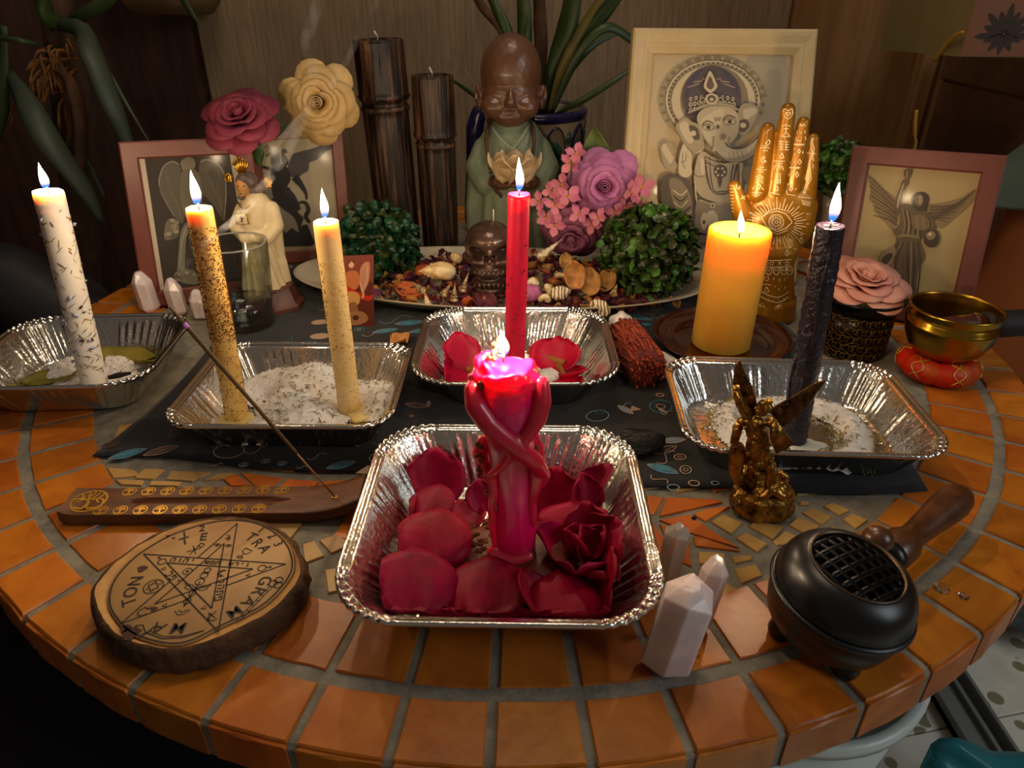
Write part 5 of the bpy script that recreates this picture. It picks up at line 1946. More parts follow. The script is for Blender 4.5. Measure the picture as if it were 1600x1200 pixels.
# bed of finely broken potpourri
b = MB()
for k in range(700):
  x, y = qq.uniform(PC[0] - .2, PC[0] + .22), qq.uniform(PC[1] - .13, PC[1] + .1)
  if inpl(x, y) > .93:
    continue
  vs, fs = petal_shape(.013, .012, cup=.8, curl=.8, seed=k, n=3, m=3, ruffle=.2)
  R = np.array(Euler((qq.uniform(-1, 1), qq.uniform(-1, 1), qq.uniform(0, 6.3))).to_matrix())
  b.add((vs @ R.T + [x, y, mound(x, y) + qq.uniform(.003, .008)], fs), qq.choice([0, 0, 0, 1, 2, 3]))
o = obj('potpourri', b, [M['dry_wine'], M['dry_orange'], M['dry_purple'], M['dry_tan']], kind='stuff')
tag(o, 'bed of broken dried petals filling the cream platter', 'potpourri')

M['shell_tan'] = mat('ochre_shell', '#caa062', .4, col2='#e6cf9e', scale=80, ramp=(.4, .6), bump=.3, bscale=200)
M['shell_pale'] = mat('pale_shell', '#dcc9a4', .4, col2='#a9885a', scale=140, ramp=(.48, .58))

def stripe_mat():
  m = mat('striped_shell', '#e2cda0', .35)
  nt = m.node_tree
  tc = [n for n in nt.nodes if n.type == 'TEX_COORD'][0]
  w = nd(nt, 'ShaderNodeTexWave', Scale=75.0, Distortion=5.0)
  w.inputs['Detail'].default_value = 1.0
  nt.links.new(tc.outputs['Object'], w.inputs['Vector'])
  r = nd(nt, 'ShaderNodeValToRGB')
  r.color_ramp.elements[0].position, r.color_ramp.elements[1].position = .30, .42
  r.color_ramp.elements[0].color, r.color_ramp.elements[1].color = lin('#7d5a34'), lin('#ead9b4')
  nt.links.new(w.outputs['Fac'], r.inputs[0])
  nt.links.new(r.outputs[0], nt.nodes['Principled BSDF'].inputs['Base Color'])
  return m

M['shell_stripe'] = stripe_mat()
M['shell_dark'] = mat('brown_banded_shell', '#6e5236', .45, col2='#c8aa7a', scale=160, ramp=(.42, .6))

def auger(L, r, whorls=6):
  prof = []
  for k in range(whorls * 4 + 1):
    t = k / (whorls * 4)
    prof.append((max(.0004, r * (1 - t) * (1 + .16 * math.cos(k / 4 * 2 * PI + PI))), L * t))
  prof = [(.0004, -.001)] + prof
  return lathe(prof, 14)

def snail(s, turns=2.6, growth=2.1, squat=.75):
  """coiled shell: a tube that widens as it winds"""
  rs = []
  N, n = 70, 12
  for k in range(N):
    t = k / (N - 1)
    a = t * turns * 2 * PI
    R = s * .52 * math.exp(growth * (t - 1))
    r = s * .50 * math.exp(growth * (t - 1))
    c = np.array([R * math.cos(a), R * math.sin(a), -s * squat * 1.0 * math.exp(growth * (t - 1))])
    er = np.array([math.cos(a), math.sin(a), 0])
    rs.append([c + r * (er * math.cos(2 * PI * j / n) + np.array([0, 0, .95]) * math.sin(2 * PI * j / n)) * (1 + .05 * math.sin(k * 1.6)) for j in range(n)])
  return rings(rs)

def whelk(L, w):
  rs = []
  n = 20
  for k in range(40):
    t = k / 39
    r = w / 2 * (math.sin(PI * min(1, t ** .8 * 1.02)) ** .8 * (1 - .35 * t) + .02)
    if t > .62:
      r *= 1 + .14 * math.sin((t - .62) * 60)
    rs.append([np.array([r * math.cos(a) * (1 + .10 * math.sin(6 * a + 10 * t)), L * (t - .5), r * .85 * math.sin(a) * (1 + .10 * math.sin(6 * a + 10 * t))]) for a in np.linspace(0, 2 * PI, n + 1)[:-1]])
  return rings(rs)

def put(name, label, vf, px, py, z, eul, material, cat='shell', group='shells in the potpourri'):
  vs, fs = vf
  R = rotm(*eul)
  vs = np.asarray(vs) @ R.T
  p = g(px, py, z)
  o = obj(name, (vs, fs), M[material])
  o.location = tuple(p)
  return tag(o, label, cat, group)

put('whelk_shell', 'large ochre whelk shell left of the skull candle', whelk(.050, .030), 683, 424, .046, (10, 8, 120), 'shell_tan')
put('whelk_shell', 'small tan whelk above the large ochre one, left of the skull', whelk(.024, .016), 712, 402, .055, (40, 0, 150), 'shell_tan')
put('snail_shell', 'striped snail shell at the platter front edge, right of the pink taper', snail(.0155), 936, 472, .026, (65, 10, 160), 'shell_stripe')
put('snail_shell', 'speckled pale shell beside the pink pod, right of the pink taper', whelk(.030, .021), 877, 457, .036, (0, 10, -55), 'shell_stripe')
put('snail_shell', 'small coiled pale shell high in the potpourri right of the pink taper', snail(.010), 838, 443, .044, (70, 0, 30), 'shell_pale')
put('snail_shell', 'small round tan shell below the coiled pale one, right of the pink taper', snail(.0095), 845, 462, .034, (60, 20, 200), 'shell_tan')
put('snail_shell', 'small knobbly pale shell right of the coiled pale one', snail(.0085), 862, 446, .042, (50, 0, 100), 'shell_pale')
for lab, px, py, z, eul, L, r, mk in (
    ('thin pale auger shell standing at the platter front left of the skull', 669, 477, .020, (6, -10, 0), .020, .0042, 'shell_pale'),
    ('banded brown auger shell left of the skull chin', 709, 470, .024, (0, 6, 0), .022, .0048, 'shell_dark'),
    ('pale auger shell leaning right beside the skull chin', 722, 455, .032, (0, 20, 0), .024, .0044, 'shell_dark'),
    ('dark banded auger shell lying at the left of the potpourri', 660, 455, .030, (20, -40, 30), .024, .0052, 'shell_dark'),
    ('small banded auger shell curled near the orange petal', 692, 462, .028, (-30, 40, 0), .020, .0050, 'shell_dark'),
    ('long pale auger shell lying high behind the pink taper', 842, 404, .058, (0, 60, 30), .038, .0060, 'shell_pale'),
    ('banded auger shell below the long pale one, right of the pink taper', 868, 430, .046, (10, 80, -20), .022, .0050, 'shell_dark'),
    ('small striped auger shell at the foot of the olive boxwood ball', 958, 462, .026, (-20, 50, 40), .018, .0052, 'shell_dark')):
  put('auger_shell', lab, auger(L, r), px, py, z, eul, mk)
for lab, px, py, z, mk, L, eul in (
    ('big curled orange dried petal at the left of the potpourri front', 640, 455, .026, 'dry_orange', .040, (12, -8, 60)),
    ('open tan seed pod at the front right of the potpourri', 920, 440, .040, 'dry_tan', .036, (55, 10, 10)),
    ('second tan pod leaning on the olive boxwood ball', 950, 438, .038, 'dry_tan', .030, (60, 10, -40)),
    ('crinkled ochre pod behind the speckled shell', 896, 430, .050, 'dry_tan', .034, (70, 0, 20)),
    ('small ochre bud behind the crinkled pod', 884, 408, .060, 'dry_tan', .020, (60, 0, 0)),
    ('wide dark wine petal lying at the middle of the platter front', 865, 474, .022, 'dry_wine', .044, (5, 0, 80)),
    ('curled wine red petal left of the pink taper at the platter front', 757, 472, .024, 'dry_wine', .036, (20, 0, 30)),
    ('wine red petal below the olive boxwood ball', 985, 472, .024, 'dry_wine', .030, (20, 10, 100))):
  vs, fs = petal_shape(L, L * .85, cup=.9, curl=.9, seed=len(lab), ruffle=.12)
  o = put('dried_petal', lab, (vs - vs.mean(0), fs), px, py, z, eul, mk, 'potpourri', 'large potpourri pieces')
  thicken(o, .0007)
M['pink_pod'] = mat('pink_paper_bud', '#c8709a', .7, col2='#a04a78', scale=120, stretch=(4, 4, .6))
put('paper_bud', 'round mauve pink paper bud just right of the pink taper', whelk(.030, .026), 828, 456, .036, (0, 0, 20), 'pink_pod', 'potpourri', None)

# ================================================================== artificial roses and blossoms
def rose_flower(name, label, c, R, face, col, group, n_layers=5, tilt_open=1.0, seed=1, cat='flower'):
  """layers of petals round an axis that points along face"""
  t = thing(name, label, cat, tuple(c), group)
  z = Vector(face).normalized()
  Q = np.array(z.to_track_quat('Z', 'Y').to_matrix())
  q = random.Random(seed)
  def patch(r0, r1, z0, z1, yaw, span, lip, sd, pw=.6):
    """petal wrapped round the axis: a piece of a flaring bowl with a rounded, rolled outer edge"""
    vs, fs = [], []
    n, m = 8, 7
    for i in range(m + 1):
      t = i / m
      for j in range(n + 1):
        u = -1 + 2 * j / n
        te = t * (1 - .22 * abs(u) ** 2.5)
        w = span * (.55 + .45 * math.sin(PI * min(1, te * .62 + .1)))
        a = yaw + u * w
        r = r0 + (r1 - r0) * te ** (1 / pw) + R * .03 * math.sin(3 * a + sd) * te + lip * R * max(0, te - .78) * 2.2
        z_ = z0 + (z1 - z0) * te ** .8 - lip * R * max(0, te - .8) ** 1.5 * 4.5 + R * .02 * math.sin(5 * a + sd * 2) * te
        vs.append((r * math.cos(a), r * math.sin(a), z_))
    for i in range(m):
      for j in range(n):
        k = i * (n + 1) + j
        fs.append((k, k + 1, k + n + 2, k + n + 1))
    return np.array(vs) @ Q.T + c, fs
  rs = []
  N = 60
  for k in range(N):
    a = k / N * 2.6 * 2 * PI
    rr = R * (.03 + .15 * k / N)
    rs += [np.array([rr * .8 * math.cos(a), rr * .8 * math.sin(a), -R * .25]), np.array([rr * math.cos(a), rr * math.sin(a), R * (.34 - .02 * k / N + .015 * math.sin(a * 1.7))])]
  thicken(obj('bud', (np.array(rs) @ Q.T + c, [(2 * i, 2 * i + 1, 2 * i + 3, 2 * i + 2) for i in range(N - 1)]), M[col], t), .0006)
  for lay in range(n_layers):
    m = (3, 3, 4, 5, 6)[lay]
    f = (lay + 1) / n_layers
    for k in range(m):
      yaw = 2 * PI / m * (k + .5 * (lay % 2)) + q.uniform(-.2, .2) + lay * .7
      r1 = R * (.22 + .78 * f ** 1.1) * q.uniform(.94, 1.05)
      z1 = R * (.36 - .46 * (f * tilt_open) ** 1.8) * q.uniform(.95, 1.05)
      thicken(obj('petal', patch(R * (.10 + .10 * f), r1, -R * (.32 + .10 * f), z1, yaw, PI / m * 1.45, .10 + .26 * f, k + lay * 3 + seed, .75 - .25 * f), M[col], t), .0006)
  return t

M['rose_mauve'] = mat('mauve_pink_fabric', '#c478a8', .7, col2='#a85a8c', scale=30, sss=.1, vary=.08)
M['rose_dusky'] = mat('dusky_pink_fabric', '#a5607e', .75, col2='#8c4a68', scale=30, vary=.08)
M['blossom'] = mat('salmon_pink_blossom', '#d48088', .7, col2='#c0608a', scale=60, vary=.12)
M['blossom_eye'] = mat('yellow_blossom_eye', '#c8862c', .7)
rose_flower('fabric_rose', 'large mauve pink fabric rose above the olive boxwood ball', v(944, 292, .885), .043, (-.05, -1, .25), 'rose_mauve', 'fabric roses', 5, seed=3)
rose_flower('fabric_rose', 'dusky pink fabric rose drooping below the mauve one, behind the potpourri', v(893, 372, .875), .036, (-.1, -.8, -.35), 'rose_dusky', 'fabric roses', 4, seed=8)

def blossom_me(mm, eye):
  b = MB()
  for k in range(4):
    vs, fs = petal_shape(.0125, .0098, cup=.3, curl=.2, seed=k, n=4, m=6, base_w=.1)
    vs = (vs + [0, .0022, 0]) @ (rotm(z=90 * k + 8 * math.sin(k * 4)) @ rotm(x=12 + 14 * (k % 3))).T
    b.add((vs, fs), 0)
  b.add(ico((0, 0, .001), (.0022, .0022, .0016), 1), 1)
  return b.mesh('blossom', [mm, eye])

bl = blossom_me(M['blossom'], M['blossom_eye'])
cl_c = v(880, 320, .89)
hyd = thing('hydrangea_sprig', 'sprig of salmon pink hydrangea blossoms left of the mauve rose', 'flower', tuple(cl_c))
for px, py, Y, sz in ((888, 308, .868, 1.25), (868, 322, .868, 1.15), (852, 342, .866, 1.1), (878, 288, .872, 1.1), (843, 315, .875, 1.0), (893, 255, .885, 1.1), (900, 240, .888, 1.0), (905, 335, .862, 1.0), (868, 352, .862, 1.1), (925, 350, .858, 1.0), (860, 300, .880, .9), (935, 340, .855, .9)):
  p = v(px, py, Y)
  f = Vector((rnd.uniform(-.5, .5), -1, rnd.uniform(-.1, .8))).normalized()
  Mx = Matrix.Translation(Vector(p)) @ f.to_track_quat('Z', 'Y').to_matrix().to_4x4() @ Matrix.Rotation(rnd.uniform(0, 1.5), 4, 'Z') @ Matrix.Scale(sz, 4)
  inst('blossom', bl, Mx, hyd)
stm = MB()
for px, py in ((888, 308), (852, 342), (893, 255), (868, 352)):
  stm.add(tube(smooth_path([v(px, py, .875), v((px + 890) / 2, (py + 360) / 2, .90), v(893, 400, .905)], 8), .0010, 6))
M['stem_green'] = mat('olive_flower_stem', '#4a5a20', .7)
obj('stem', stm, M['stem_green'], hyd)
hyd2 = thing('hydrangea_sprig', 'sprig of pink lilac blossoms between the mauve rose and the framed drawing', 'flower', tuple(v(990, 310, .88)))
for px, py, Y, sz in ((986, 300, .872, 1.2), (1002, 292, .876, 1.2), (975, 325, .868, 1.0), (995, 322, .870, 1.0), (962, 332, .862, 1.0), (984, 335, .866, .8)):
  p = v(px, py, Y)
  f = Vector((rnd.uniform(-.1, .6), -1, rnd.uniform(0, .6))).normalized()
  Mx = Matrix.Translation(Vector(p)) @ f.to_track_quat('Z', 'Y').to_matrix().to_4x4() @ Matrix.Rotation(rnd.uniform(0, 1.5), 4, 'Z') @ Matrix.Scale(sz, 4)
  inst('blossom', bl, Mx, hyd2)
obj('stem', tube(smooth_path([v(990, 305, .878), v(960, 360, .90), v(940, 420, .905)], 8), .0012, 6), M['stem_green'], hyd2)
M['leaf_olive'] = mat('olive_serrated_leaf', '#5c6a24', .6, col2='#46521a', scale=50, bump=.2, bscale=100)
lf = thing('rose_leaf', 'single olive green leaf standing up behind the mauve rose', 'leaf', tuple(v(930, 285, .915)))
pA, pB_ = v(937, 300, .912), v(928, 196, .920)
vs, fs = leaf_blade(np.linalg.norm(pB_ - pA), .046, cup=.2, bend=.1, wave=.04)
x_ = np.array([1, 0, 0.0])
zA = (pB_ - pA) / np.linalg.norm(pB_ - pA)
vs = np.array([pA + x_ * p[0] + zA * p[1] + np.array([0, -1, 0]) * p[2] for p in vs])
thicken(obj('blade', (vs, fs), M['leaf_olive'], lf), .0006)
obj('midrib', tube([pA + [0, -.0012, 0], (pA + pB_) / 2 + [0, -.0012, 0], pB_], [.0010, .0008, .0004], 6), M['stem_green'], lf)

# ================================================================== pillar candle on its clay dish
M['clay_dish'] = mat('brown_glazed_clay', '#40180f', .16, col2='#30100a', scale=30, spec=.6, coat=.4)
dc = g(1131, 538, .010)
dr = 106 * pxm(dc)
dish = obj('clay_dish', lathe([(.001, .003), (dr * .62, .003), (dr * .70, .006), (dr * .74, .0095), (dr * .82, .0095), (dr * .9, .0125), (dr * .99, .0165), (dr * 1.0, .0155), (dr * .97, .012), (dr * .80, .0022), (.001, .0018)], 80, (dc[0], dc[1] + .012, .0012)), M['clay_dish'])
tag(dish, 'shiny dark brown clay dish under the orange pillar candle', 'dish')
M['wax_pillar'] = wax('amber_pillar_wax', '#f0b440', .42, .95, (2.6, 1.1, .22), col2='#e8a83c', scale=20)
M['wax_pillar'].node_tree.nodes['Principled BSDF'].inputs['Subsurface Scale'].default_value = .014
pb = np.array([dc[0], dc[1] + .012, .0045])
ptop = v(1157, 358, pb[1])
pr_c = 48.5 * pxm(ptop)
pil = thing('pillar_candle', 'thick glowing orange pillar candle on the brown clay dish', 'candle', tuple(pb))
x_, y_, d_ = frame_of(ptop - pb)
PH = np.linalg.norm(ptop - pb)
prof = [(.001, 0), (.92, 0), (1.0, .002), (1.0, PH - .004), (.985, PH - .0012), (.94, PH), (.88, PH - .0010), (.80, PH - .0045), (.62, PH - .0085), (.40, PH - .0100), (.001, PH - .0104)]
obj('wax_body', lathe([(r * pr_c if r > .01 else r, z) for r, z in prof], 56, tuple(pb), tuple(d_), cap=True), M['wax_pillar'], pil)
obj('melt_pool', lathe([(.001, PH - .0096), (pr_c * .50, PH - .0096), (pr_c * .50, PH - .0099), (.001, PH - .0099)], 40, tuple(pb), tuple(d_)), mat('liquid_wax', '#f6d890', .03, trans=.8, ior=1.4), pil)
wb_ = pb + d_ * (PH - .010)
obj('wick', tube([wb_, wb_ + d_ * .009], .0009, 6), M['wick'], pil)
flame(pil, wb_ + d_ * .006, v(1159, 328, pb[1]), 11 * pxm(ptop), .8)

# ================================================================== golden palmistry hand
M['hand_gold'] = mat('ochre_gold_resin', '#a8720f', .36, .35, col2='#8f5c0a', scale=30, spec=.5, bump=.08, bscale=160)
M['hand_line'] = mat('cream_hand_lines', '#f0dcae', .5)
HY = .775

def hp(px, py, dy=0.0):
  return v(px, py, HY + dy)

def hr(w):
  return w / 2 * pxm(hp(1215, 300))

hand = thing('palmistry_hand', 'golden resin palm with raised fingers, painted with cream symbols and an eye', 'figurine', tuple(g(1214, 497, 0)[:2]) + (.0012,))
hand.location.y = HY
prims = []
fin = dict(
  thumb=[(1168, 352, 38, .0), (1156, 322, 29, -.002), (1150, 300, 23, -.002), (1147, 290, 19, -.002)],
  index=[(1183, 300, 32, 0), (1189, 265, 29, 0), (1194, 230, 26, .001), (1199, 202, 21, .002)],
  middle=[(1212, 300, 32, -.001), (1219, 255, 29, -.001), (1226, 210, 26, 0), (1231, 172, 22, .001)],
  ring=[(1238, 302, 29, 0), (1245, 260, 26, 0), (1250, 225, 24, .001), (1255, 192, 19, .002)],
  pinky=[(1262, 308, 26, .001), (1266, 275, 23, .001), (1269, 245, 21, .002), (1271, 217, 17, .003)])
for k_, P in fin.items():
  prims += chain([hp(a, b, d) for a, b, w, d in P], [hr(w) for a, b, w, d in P], 16)
prims += [ico(hp(1222, 330, .001), (hr(112), .015, hr(96)), 3), ico(hp(1218, 362, .001), (hr(98), .016, hr(80)), 3), ico(hp(1190, 355, -.003), (hr(58), .015, hr(84)), 3), ico(hp(1248, 350, .001), (hr(50), .014, hr(84)), 3)]
prims += chain([hp(1216, 390, 0), hp(1214, 412, .0), hp(1213, 440, 0)], [hr(66), hr(54), hr(56)], 20)
prims += [hp_ for hp_ in chain([hp(1213, 440), hp(1212, 475)], [hr(56), hr(62)], 20)]
me = blob(prims, .0014, 3, 'palm')
hb = obj('palm', me, M['hand_gold'], hand)
obj('wrist_base', lathe([(hr(60), hp(1212, 462)[2] - .0), (hr(63), .018), (hr(68), .006), (hr(70), .003), (hr(69), .0012), (.001, .0012)][::-1], 40, (hp(1212, 480)[0], HY, 0)), M['hand_gold'], hand)
bv = BVHTree.FromPolygons([tuple(Vector(q.co) + Vector(origin(hand))) for q in me.vertices], [tuple(p.vertices) for p in me.polygons])
hl = MB()

def hstroke(P, w=2.0):
  pts = []
  for a, b in P:
    r_ = Vector(ray(a, b)).normalized()
    hit = bv.ray_cast(Vector((0, 0, CAM_H)), r_)
    if hit[0] is None:
      if len(pts) > 1:
        hl.add(tube(pts, hr(w) * .55, 5))
      pts = []
      continue
    pts.append(np.array(hit[0]) - np.array(r_) * .0002)
  if len(pts) > 1:
    hl.add(tube(pts, hr(w) * .55, 5))

def crop3(P):      # read from the enlarged view of the fingers
  return [(1120 + a / 6, 140 + b / 6) for a, b in P]

def fine(P, n=6):
  out = []
  for i in range(len(P) - 1):
    for k in range(n):
      t = k / n
      out.append((P[i][0] * (1 - t) + P[i + 1][0] * t, P[i][1] * (1 - t) + P[i + 1][1] * t))
  return out + [P[-1]]

def hs(P, w=2.0):
  hstroke(fine(crop3(P)), w)

for P in ([(620, 215), (625, 185), (650, 180), (668, 200), (690, 182), (712, 190), (715, 225), (695, 258), (668, 275), (640, 258), (622, 230)],
     [(645, 225), (655, 210), (668, 222), (685, 210), (695, 225), (670, 248), (645, 225)],
     [(610, 345), (650, 325), (690, 345)], [(650, 330), (650, 400)], [(625, 365), (675, 365)], [(650, 400), (610, 440), (690, 440), (650, 400)],
     [(580, 485), (625, 485)], [(580, 510), (625, 510)], [(580, 535), (625, 535)], [(585, 560), (625, 560)], [(640, 490), (680, 490)], [(638, 515), (680, 515)], [(636, 540), (678, 540)], [(634, 565), (676, 565)],
     [(605, 475), (605, 570)], [(655, 475), (650, 570)], [(610, 590), (590, 640), (632, 640), (610, 590)], [(530, 668), (640, 672)], [(560, 690), (620, 692)],
     [(535, 750), (545, 715), (580, 705), (615, 720), (625, 755)], [(560, 745), (580, 720), (605, 745)], [(555, 780), (550, 880)], [(575, 770), (572, 885)], [(595, 780), (595, 885)], [(540, 850), (605, 850)], [(540, 870), (605, 872)],
     [(560, 905), (548, 940), (570, 950), (575, 920), (560, 905)], [(500, 965), (595, 985)], [(495, 930), (505, 915)],
     [(460, 410), (490, 370)], [(465, 500), (485, 470), (500, 480), (495, 510), (470, 515), (455, 495)], [(412, 545), (500, 548)], [(425, 525), (485, 530)], [(428, 570), (480, 572)],
     [(455, 625), (420, 640), (415, 670), (445, 685), (465, 672), (440, 660), (440, 645), (455, 640)], [(370, 745), (470, 752)], [(395, 725), (445, 728)], [(385, 768), (440, 772)],
     [(365, 825), (400, 795), (440, 830)], [(362, 850), (400, 820), (438, 855)], [(360, 875), (398, 845), (436, 880)], [(380, 910), (395, 880), (415, 905), (395, 930), (378, 912)], [(335, 935), (355, 905)], [(420, 920), (440, 940)],
     [(330, 965), (425, 970)], [(335, 985), (405, 990)], [(345, 1000), (385, 1005)],
     [(775, 345), (785, 315), (800, 345), (815, 315), (830, 345)], [(752, 380), (755, 415)], [(790, 390), (790, 415)], [(830, 380), (825, 410)], [(745, 440), (745, 480), (795, 480)], [(830, 440), (835, 470)], [(722, 510), (825, 512)], [(725, 518), (825, 520)],
     [(770, 555), (758, 580), (772, 598), (785, 580), (770, 555)], [(730, 545), (728, 565)], [(735, 590), (732, 615)], [(808, 575), (805, 600)], [(778, 650), (762, 685), (778, 700), (795, 682), (778, 650)], [(690, 675), (690, 695)], [(728, 670), (726, 692)],
     [(682, 728), (785, 730)], [(684, 735), (785, 737)], [(752, 770), (738, 800), (752, 822), (770, 800), (752, 770)], [(710, 755), (708, 775)], [(675, 790), (675, 812)], [(697, 900), (680, 935), (697, 950), (715, 930), (697, 900)], [(668, 875), (668, 895)], [(742, 920), (742, 940)], [(655, 945), (660, 980), (740, 995)],
     [(905, 450), (890, 500), (915, 540), (905, 620), (870, 680), (880, 760), (885, 840), (850, 900), (825, 975)], [(895, 450), (880, 510), (895, 590), (865, 680), (870, 750), (870, 830), (835, 890), (815, 970)], [(845, 595), (930, 600)], [(905, 700), (902, 740)], [(838, 800), (825, 830), (840, 850), (848, 820), (838, 800)], [(905, 640), (908, 670)],
     [(760, 1005), (890, 1020)], [(795, 1040), (885, 1060)], [(800, 1060), (880, 1075)], [(810, 1075), (875, 1090)],
     [(235, 990), (260, 1030)], [(225, 1025), (265, 1000)], [(180, 880), (190, 925), (215, 930), (220, 900)]):
  hs(P, 2.2)
for k in range(9):
  hs([(120, 900 + k * 30), (158, 902 + k * 30)], 1.6)

def crop4(P):      # enlarged view of the palm and wrist
  return [(1060 + a / 5, 280 + b / 5) for a, b in P]

def h4(P, w=2.0, n=8):
  hstroke(fine(crop4(P), n), w)

ex, ey = 770, 345
for k in range(44):
  a = k / 44 * 2 * PI
  r0 = (150 + 8 * (k % 2), 88)
  r1 = (205 + 30 * (k % 2), 165 + 40 * (k % 2))
  P = [(ex + r0[0] * math.cos(a) * .92, ey + r0[1] * 1.22 * math.sin(a)), (ex + r1[0] * math.cos(a), ey + r1[1] * math.sin(a))]
  if not (P[1][0] < 690 and P[1][1] > 420):
    h4(P, 1.8, 5)
h4([(650, 300), (700, 262), (770, 248), (840, 270), (890, 335)], 2.4)
h4([(650, 300), (690, 370), (770, 410), (840, 385), (890, 335)], 2.4)
h4([(665, 285), (710, 245), (775, 228), (845, 250)], 1.6)
h4([(690, 395), (770, 430), (850, 400)], 1.6)
for r in (58, 30, 12):
  h4(circ(24, r, (765, 335)), 1.6, 2)
for k in range(18):
  a = k / 18 * 2 * PI
  h4([(765 + 34 * math.cos(a), 335 + 34 * math.sin(a)), (765 + 54 * math.cos(a), 335 + 54 * math.sin(a))], 1.0, 2)
for (x, y) in ((962, 480), (850, 580)):
  h4([(x, y - 28), (x - 15, y + 5), (x, y + 22), (x + 14, y + 3), (x, y - 28)], 1.8, 3)
for (x, y) in ((960, 435), (912, 545), (1010, 270), (1012, 350)):
  h4([(x - 10, y), (x + 10, y)], 2, 2)
for y in (632, 684):
  h4([(660, y), (760, y + 4), (885, y - 4)], 2.2)
for x in (690, 730, 790, 850):
  if x == 790:
    h4([(x - 12, 645), (x + 12, 672)], 1.8, 2)
    h4([(x + 12, 645), (x - 12, 672)], 1.8, 2)
  else:
    h4(circ(12, 13, (x, 658)), 1.8, 2)
for x in (705, 765, 825, 868):
  h4([(x - 26, 692), (x - 20, 735), (x, 750), (x + 20, 735), (x + 26, 692)], 2.2, 3)
  h4([(x - 12, 692), (x - 8, 715), (x + 8, 715), (x + 12, 692)], 1.6, 3)
h4(circ(12, 16, (690, 778)), 1.8, 2)
h4([(655, 825), (690, 820), (725, 830)], 2, 3)
h4([(688, 842), (668, 880), (708, 880), (688, 842)], 2, 3)
for x, y in ((745, 780), (790, 790), (830, 785), (850, 770), (755, 838), (785, 862), (835, 850)):
  h4([(x, y - 10), (x, y + 10)], 2.4, 2)
for y0 in (895, 935, 1050, 1075):
  h4([(640, y0 - 20), (700, y0 + 12), (770, y0 + 30), (820, y0 + 15), (860, y0 - 15)], 2.4)
for x in range(660, 860, 40):
  h4([(x, 925 + 14 * math.sin((x - 640) / 70)), (x + 5, 925 + 14 * math.sin((x - 640) / 70))], 2.4, 2)
  h4([(x, 1105), (x + 5, 1105)], 2.4, 2)
for cx_, cy_ in ((645, 1005), (785, 1018)):
  for k in range(5):
    a = k / 5 * 2 * PI
    h4(circ(8, 13, (cx_ + 22 * math.cos(a), cy_ + 22 * math.sin(a))), 1.6, 1)
obj('painted_symbol', hl, M['hand_line'], hb, kind='stuff')

# ================================================================== lantern with rose, singing bowl, smudge bundle
M['lantern'] = mat('black_lacquered_metal', '#0e0c0b', .25, .6)
M['cut_gold'] = mat('brass_cutwork', '#7a5a24', .35, .9)
lc = g(1330, 552, .0)
LR = 59 * pxm(g(1330, 530, .02))
lan = thing('tealight_lantern', 'black metal tealight lantern with pierced brass-edged sides, a pink rose on top', 'lantern', (lc[0], lc[1] + .012, 0))
lx, ly = lc[0] + .002, lc[1] + .012
LHt = .052
drum = obj('drum', lathe([(LR * .86, .001), (LR * .88, LHt * .98), (LR * .80, LHt * .98), (LR * .80, .003)], 48, (lx, ly, 0), cap=True), M['lantern'], lan)
b, b2 = MB(), MB()
for row in range(5):
  for k in range(26):
    a = -PI + (k + .5 * (row % 2)) * PI / 26 * 1.0
    rr = LR * (.865 + .004 * row)
    p = np.array([lx + rr * math.cos(a), ly + rr * math.sin(a), .006 + row * .0095])
    tx = np.array([-math.sin(a), math.cos(a), 0])
    rad = np.array([math.cos(a), math.sin(a), 0])
    s_ = .0034 if (row + k) % 2 else .0024
    P = [p + rad * .0006 + tx * s_ * math.cos(t) + np.array([0, 0, s_ * 1.15 * math.sin(t)]) for t in np.linspace(.4, .4 + PI * (1.5 if k % 3 else 2), 10)]
    b.add(tube(P, .00062, 5))
obj('cutwork_scroll', b, M['cut_gold'], drum, kind='stuff')
obj('flared_rim', lathe([(LR * .84, LHt * .95), (LR * .95, LHt * 1.0), (LR * 1.02, LHt * 1.10), (LR * 1.10, LHt * 1.22), (LR * 1.08, LHt * 1.26), (LR * .98, LHt * 1.16), (LR * .6, LHt * 1.08), (.001, LHt * 1.06)], 56, (lx, ly, 0)), M['lantern'], lan)
M['rose_salmon'] = mat('salmon_fabric', '#d99a84', .7, col2='#c98370', scale=30, vary=.07)
rose_flower('fabric_rose', 'salmon pink fabric rose lying open on the black lantern', v(1350, 452, ly) + [0, 0, .010], .041, (.05, -.3, 1), 'rose_salmon', 'fabric roses', 5, .82, seed=5)

M['brass'] = mat('hammered_brass', '#b08a2e', .24, 1.0, col2='#9a7420', scale=26, bump=.15, bscale=120)
M['brass_in'] = mat('dull_brass_inside', '#8a6424', .34, 1.0)
M['cushion'] = mat('red_orange_silk', '#b81c08', .5, col2='#b04a10', scale=36, ramp=(.45, .62), spec=.3, bump=.2, bscale=90)
bc = g(1468, 600, 0)
BR = 66 * pxm(g(1486, 515, .05))
bx, by = bc[0] + .004, bc[1] + .018
cu = thing('ring_cushion', 'red and orange silk ring cushion under the brass bowl', 'cushion', (bx, by, 0))
rs = []
for k in range(60):
  a = 2 * PI * k / 60
  pin = 1 - .13 * max(0, math.cos(6 * a)) ** 6
  rs.append([np.array([bx + (BR * .62 + BR * .30 * pin * math.cos(t)) * math.cos(a), by + (BR * .62 + BR * .30 * pin * math.cos(t)) * math.sin(a), .0135 + .0125 * pin * math.sin(t)]) for t in np.linspace(0, 2 * PI, 17)[:-1]])
rs.append(rs[0])
obj('ring_body', rings(rs, True, False, False), M['cushion'], cu)
M['gold_thread'] = mat('gold_thread', '#c89a3a', .45, .5)
b = MB()
